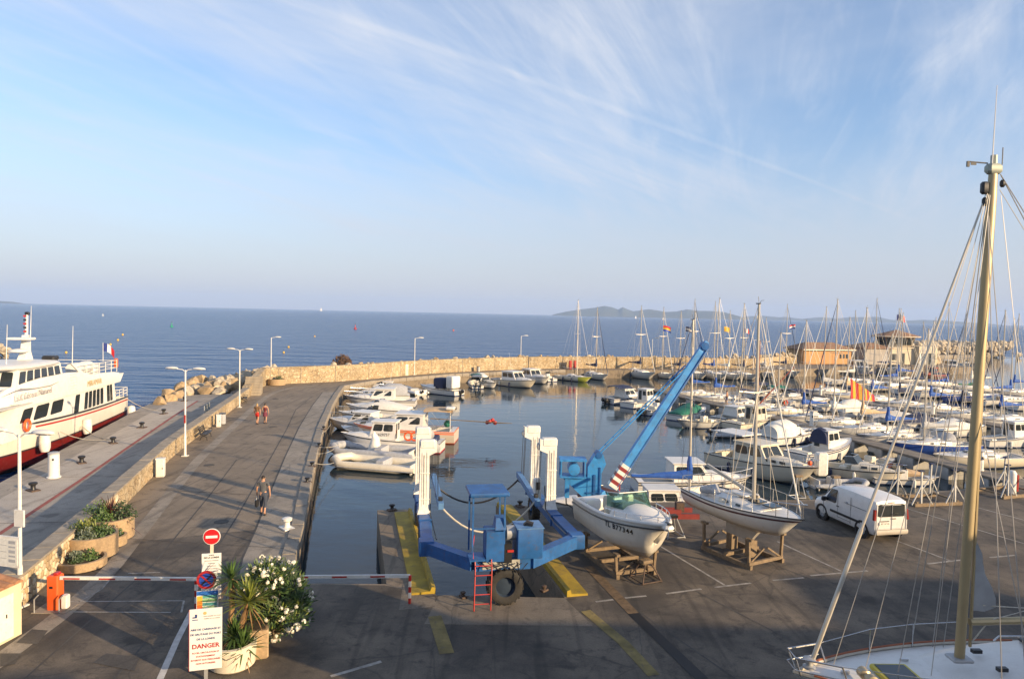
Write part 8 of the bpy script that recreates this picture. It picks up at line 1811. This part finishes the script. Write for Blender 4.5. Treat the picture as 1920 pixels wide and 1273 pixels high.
for x, w_, z0, z1, y in ((-3.2, 1.3, .9, 2.3, -.5), (-.8, 1.0, .0, 2.4, -.5), (3.4, 1.0, .05, 2.5, -1.6), (5.2, 1.0, .05, 2.5, -1.6), (6.6, .6, .05, 2.5, -1.6)): MB().panel([(x - w_ / 2, y, z0), (x + w_ / 2, y, z0), (x + w_ / 2, y, z1), (x - w_ / 2, y, z1)], 0, 1, 0, 1, .04).build('window', M_glass, of, smooth=0)
for x in (2.75, 4.3, 5.9): MB().box((x, -1.65, 1.3), (.25, .12, 2.5)).build('pilaster', M_white, of, smooth=0)
bpy.context.view_layer.update(); p = of.matrix_world @ Vector((.6, 3.0, 7.3)); flag('flag', p, 2.0, 1.3, [M_fb, M_fw, M_fr], 'French flag flying above the harbour office', 3.6, R(-8), droop=.25, seed=4)
# wooden crates and rubble by the office front
fg_ = 'flags on tall poles behind the moored boats'
for px, top, cols, lb, vert, az, w_ in ((1241, 610, [M_fr, M_fy, M_sgb], 'red, yellow and blue flag on a pole left of the crane tip', False, 0, 1.5), (1283, 612, [M_navy, M_gcan, M_navy], 'dark blue flag on a pole above the crane arm', False, R(8), 1.3), (1355, 612, [M_fy, M_fy], 'plain yellow flag on a pole right of the crane tip', False, R(5), 1.3), (1392, 615, [M_fb, M_fw, M_fr], 'small tricolour flag on a pole among the far masts', True, R(10), 1.2), (1488, 608, [M_fr, M_fw, M_fb], 'faded flag on a thin pole above the tiled shed', False, R(180), 1.2)):
    g = G(px, 694); flag('flag', (g.x, g.y, 0), w_, w_ * .66, cols, lb, HGT(Vector((g.x, g.y, 0)), top), az, vert, fg_, .25, M_alu, px)
g = Vector((on(P2, 76) - 5.4, 76.4, WL + 1.4)); e = empty('striped_banner', g, R(5), 'large red and yellow striped banner hanging on a boat', 'flag'); MB().cyl((0, 0, -.8), (0, 0, 2.9), .03, n=6).build('staff', M_wood, e)
for k in range(9):
    u0, u1 = k / 9, (k + 1) / 9; f_ = lambda u: 2.8 - 1.9 * u
    m = MB(); m.add([(.03 + 2.9 * u0, .12 * math.sin(u0 * 9), .5 - .3 * u0), (.03 + 2.9 * u1, .12 * math.sin(u1 * 9), .5 - .3 * u1), (.03 + 2.9 * u1, .12 * math.sin(u1 * 9) + .2, f_(u1)), (.03 + 2.9 * u0, .12 * math.sin(u0 * 9) + .2, f_(u0))], [(0, 1, 2, 3)]); m.add([(x, y + .01, z) for x, y, z in m.v], [(3, 2, 1, 0)]); m.build('band', M_fr if k % 2 == 0 else M_fy, e, smooth=60)
# ---------------------------------------------------------------- out at sea
def buoy(px, py, label, mm, r=.55, kind='ball'):
    g = G(px, py, WL); e = empty('buoy', (g.x, g.y, WL - .1), 0, label, 'buoy', 'buoys out at sea')
    if kind == 'ball': MB().ball((0, 0, r * .35), r * .62, 12, 8).build('float', mm, e); MB().cyl((0, 0, r), (0, 0, r * 1.9), r * .1, n=6).build('ring', M_black, e)
    else: MB().lathe((0, 0, 0), [(r, -.3), (r, .4 * r), (r * .3, r), (r * .25, 2.3 * r), (.02, 3 * r)], 12).build('float', mm, e); MB().ball((0, 0, 3.1 * r), r * .3, 8, 5).build('lantern', M_black, e)
M_buoy = mat('yellow_buoy', (.70, .45, .05), .5)
for px, py, lb, mm, r_, kd in ((230, 628, 'farthest pale yellow mooring buoy out at sea left of the lamps', M_buoy, .55, 'ball'), (221, 638, 'pale yellow mooring buoy below the farthest one', M_buoy, .5, 'ball'), (207, 646, 'yellow mooring buoy right of the passenger boat mast', M_buoy, .45, 'ball'), (124, 661, 'yellow mooring buoy just behind the passenger boat', M_buoy, .4, 'ball'), (541, 651, 'yellow mooring buoy right of the corner lamp', M_buoy, .45, 'ball'), (532, 661, 'nearest yellow mooring buoy before the sea wall', M_buoy, .4, 'ball'), (590, 631, 'yellow mooring buoy far out beyond the sea wall', M_buoy, .5, 'ball'), (322, 613, 'green conical channel buoy', mat('green_buoy', (.02, .30, .18), .5), 0.8, 'cone'), (666, 617, 'red conical channel buoy', M_red, 0.9, 'cone'), (193, 592, 'white spar buoy on the far sea left of the green buoy', M_white, 0.8, 'cone'), (850, 620, 'small orange buoy beyond the sea wall', M_orange, .7, 'ball')): buoy(px, py, lb, mm, r_, kd)
def far_sail(px, py, label, h_):
    g = G(px, py, WL); e = empty('distant_sailboat', (g.x, g.y, WL), R(20), label, 'sailboat', 'tiny sails near the horizon'); s = h_ / 9
    Hull(6 * s, 2 * s, .6 * s, .8 * s, .3, .7, 'sail', 8).mesh(MB()).build('hull', M_gel, e); m = MB(); m.add([(.2 * s, 0, 1.2 * s), (-2.6 * s, .3 * s, 1.2 * s), (.2 * s, .05, h_), (.4 * s, 0, 1 * s), (2.6 * s, .2 * s, .9 * s), (.4 * s, 0, h_ * .9)], [(0, 1, 2), (3, 4, 5)]); m.add([(x, y + .03, z) for x, y, z in m.v], [(2, 1, 0), (5, 4, 3)]); m.build('sail', M_fw, e, smooth=0); MB().cyl((.3 * s, 0, .5), (.3 * s, 0, h_ * 1.03), .08 * s, n=5).build('mast', M_alu, e)
far_sail(1192, 597.5, 'tiny white sail before the island, left one', 14); far_sail(1244, 600, 'tiny white sail before the island, right one', 13); far_sail(602, 583.5, 'tiny sail on the open horizon', 22)
# ---------------------------------------------------------------- houses behind the camera that shade the yard
M_fac = mat('house_render', (.55, .46, .34), .85, var=.06)
def house(x0, x1, y0, y1, z, label):
    e = empty('waterfront_house', ((x0 + x1) / 2, (y0 + y1) / 2, 0), 0, label, 'building'); w_, d_ = x1 - x0, y1 - y0
    MB().box((0, 0, z / 2), (w_, d_, z)).build('wall', M_fac, e, smooth=0); hip(MB(), -w_ / 2, w_ / 2, -d_ / 2, d_ / 2, z, z + min(w_, d_) * .16, .5).build('roof', M_rooft, e, smooth=0)
    for k in range(max(1, int(w_ / 3))):
        for f in range(int(z / 3)):
            x = -w_ / 2 + 1.5 + 3 * k; MB().box((x, d_ / 2 + .01, 1.7 + 3 * f), (1.0, .06, 1.4)).build('window', M_glass, e, smooth=0)
    return e

house(-12, 16, -14, -0.8, 8.2, 'waterfront house whose balcony the view is taken from')
house(24, 60, -12, 4.2, 7.4, 'long waterfront house to the right of the viewer')
house(19.5, 22.6, 2.8, 5.3, 9.0, 'narrow tall house to the right of the viewer')
house(41, 46.5, -14, 4.6, 9.2, 'taller gable block joined to the long waterfront house')

def line_px(a, za, b, zb, label):
    mooring(label, G(a[0], a[1], za), G(b[0], b[1], zb), .12, .016, group='mooring lines of the left quay')
line_px((630, 866), -.7, (590, 868), .1, 'mooring line from the cream inflatable to the left quay'); line_px((626, 842), -.7, (592, 850), .1, 'mooring line from the grey inflatable to the left quay'); line_px((640, 832), -.4, (598, 838), .1, 'mooring line from the white fishing boat to the left quay'); line_px((620, 795), -.3, (604, 812), .1, 'mooring line from the grey-white cruiser to the left quay')
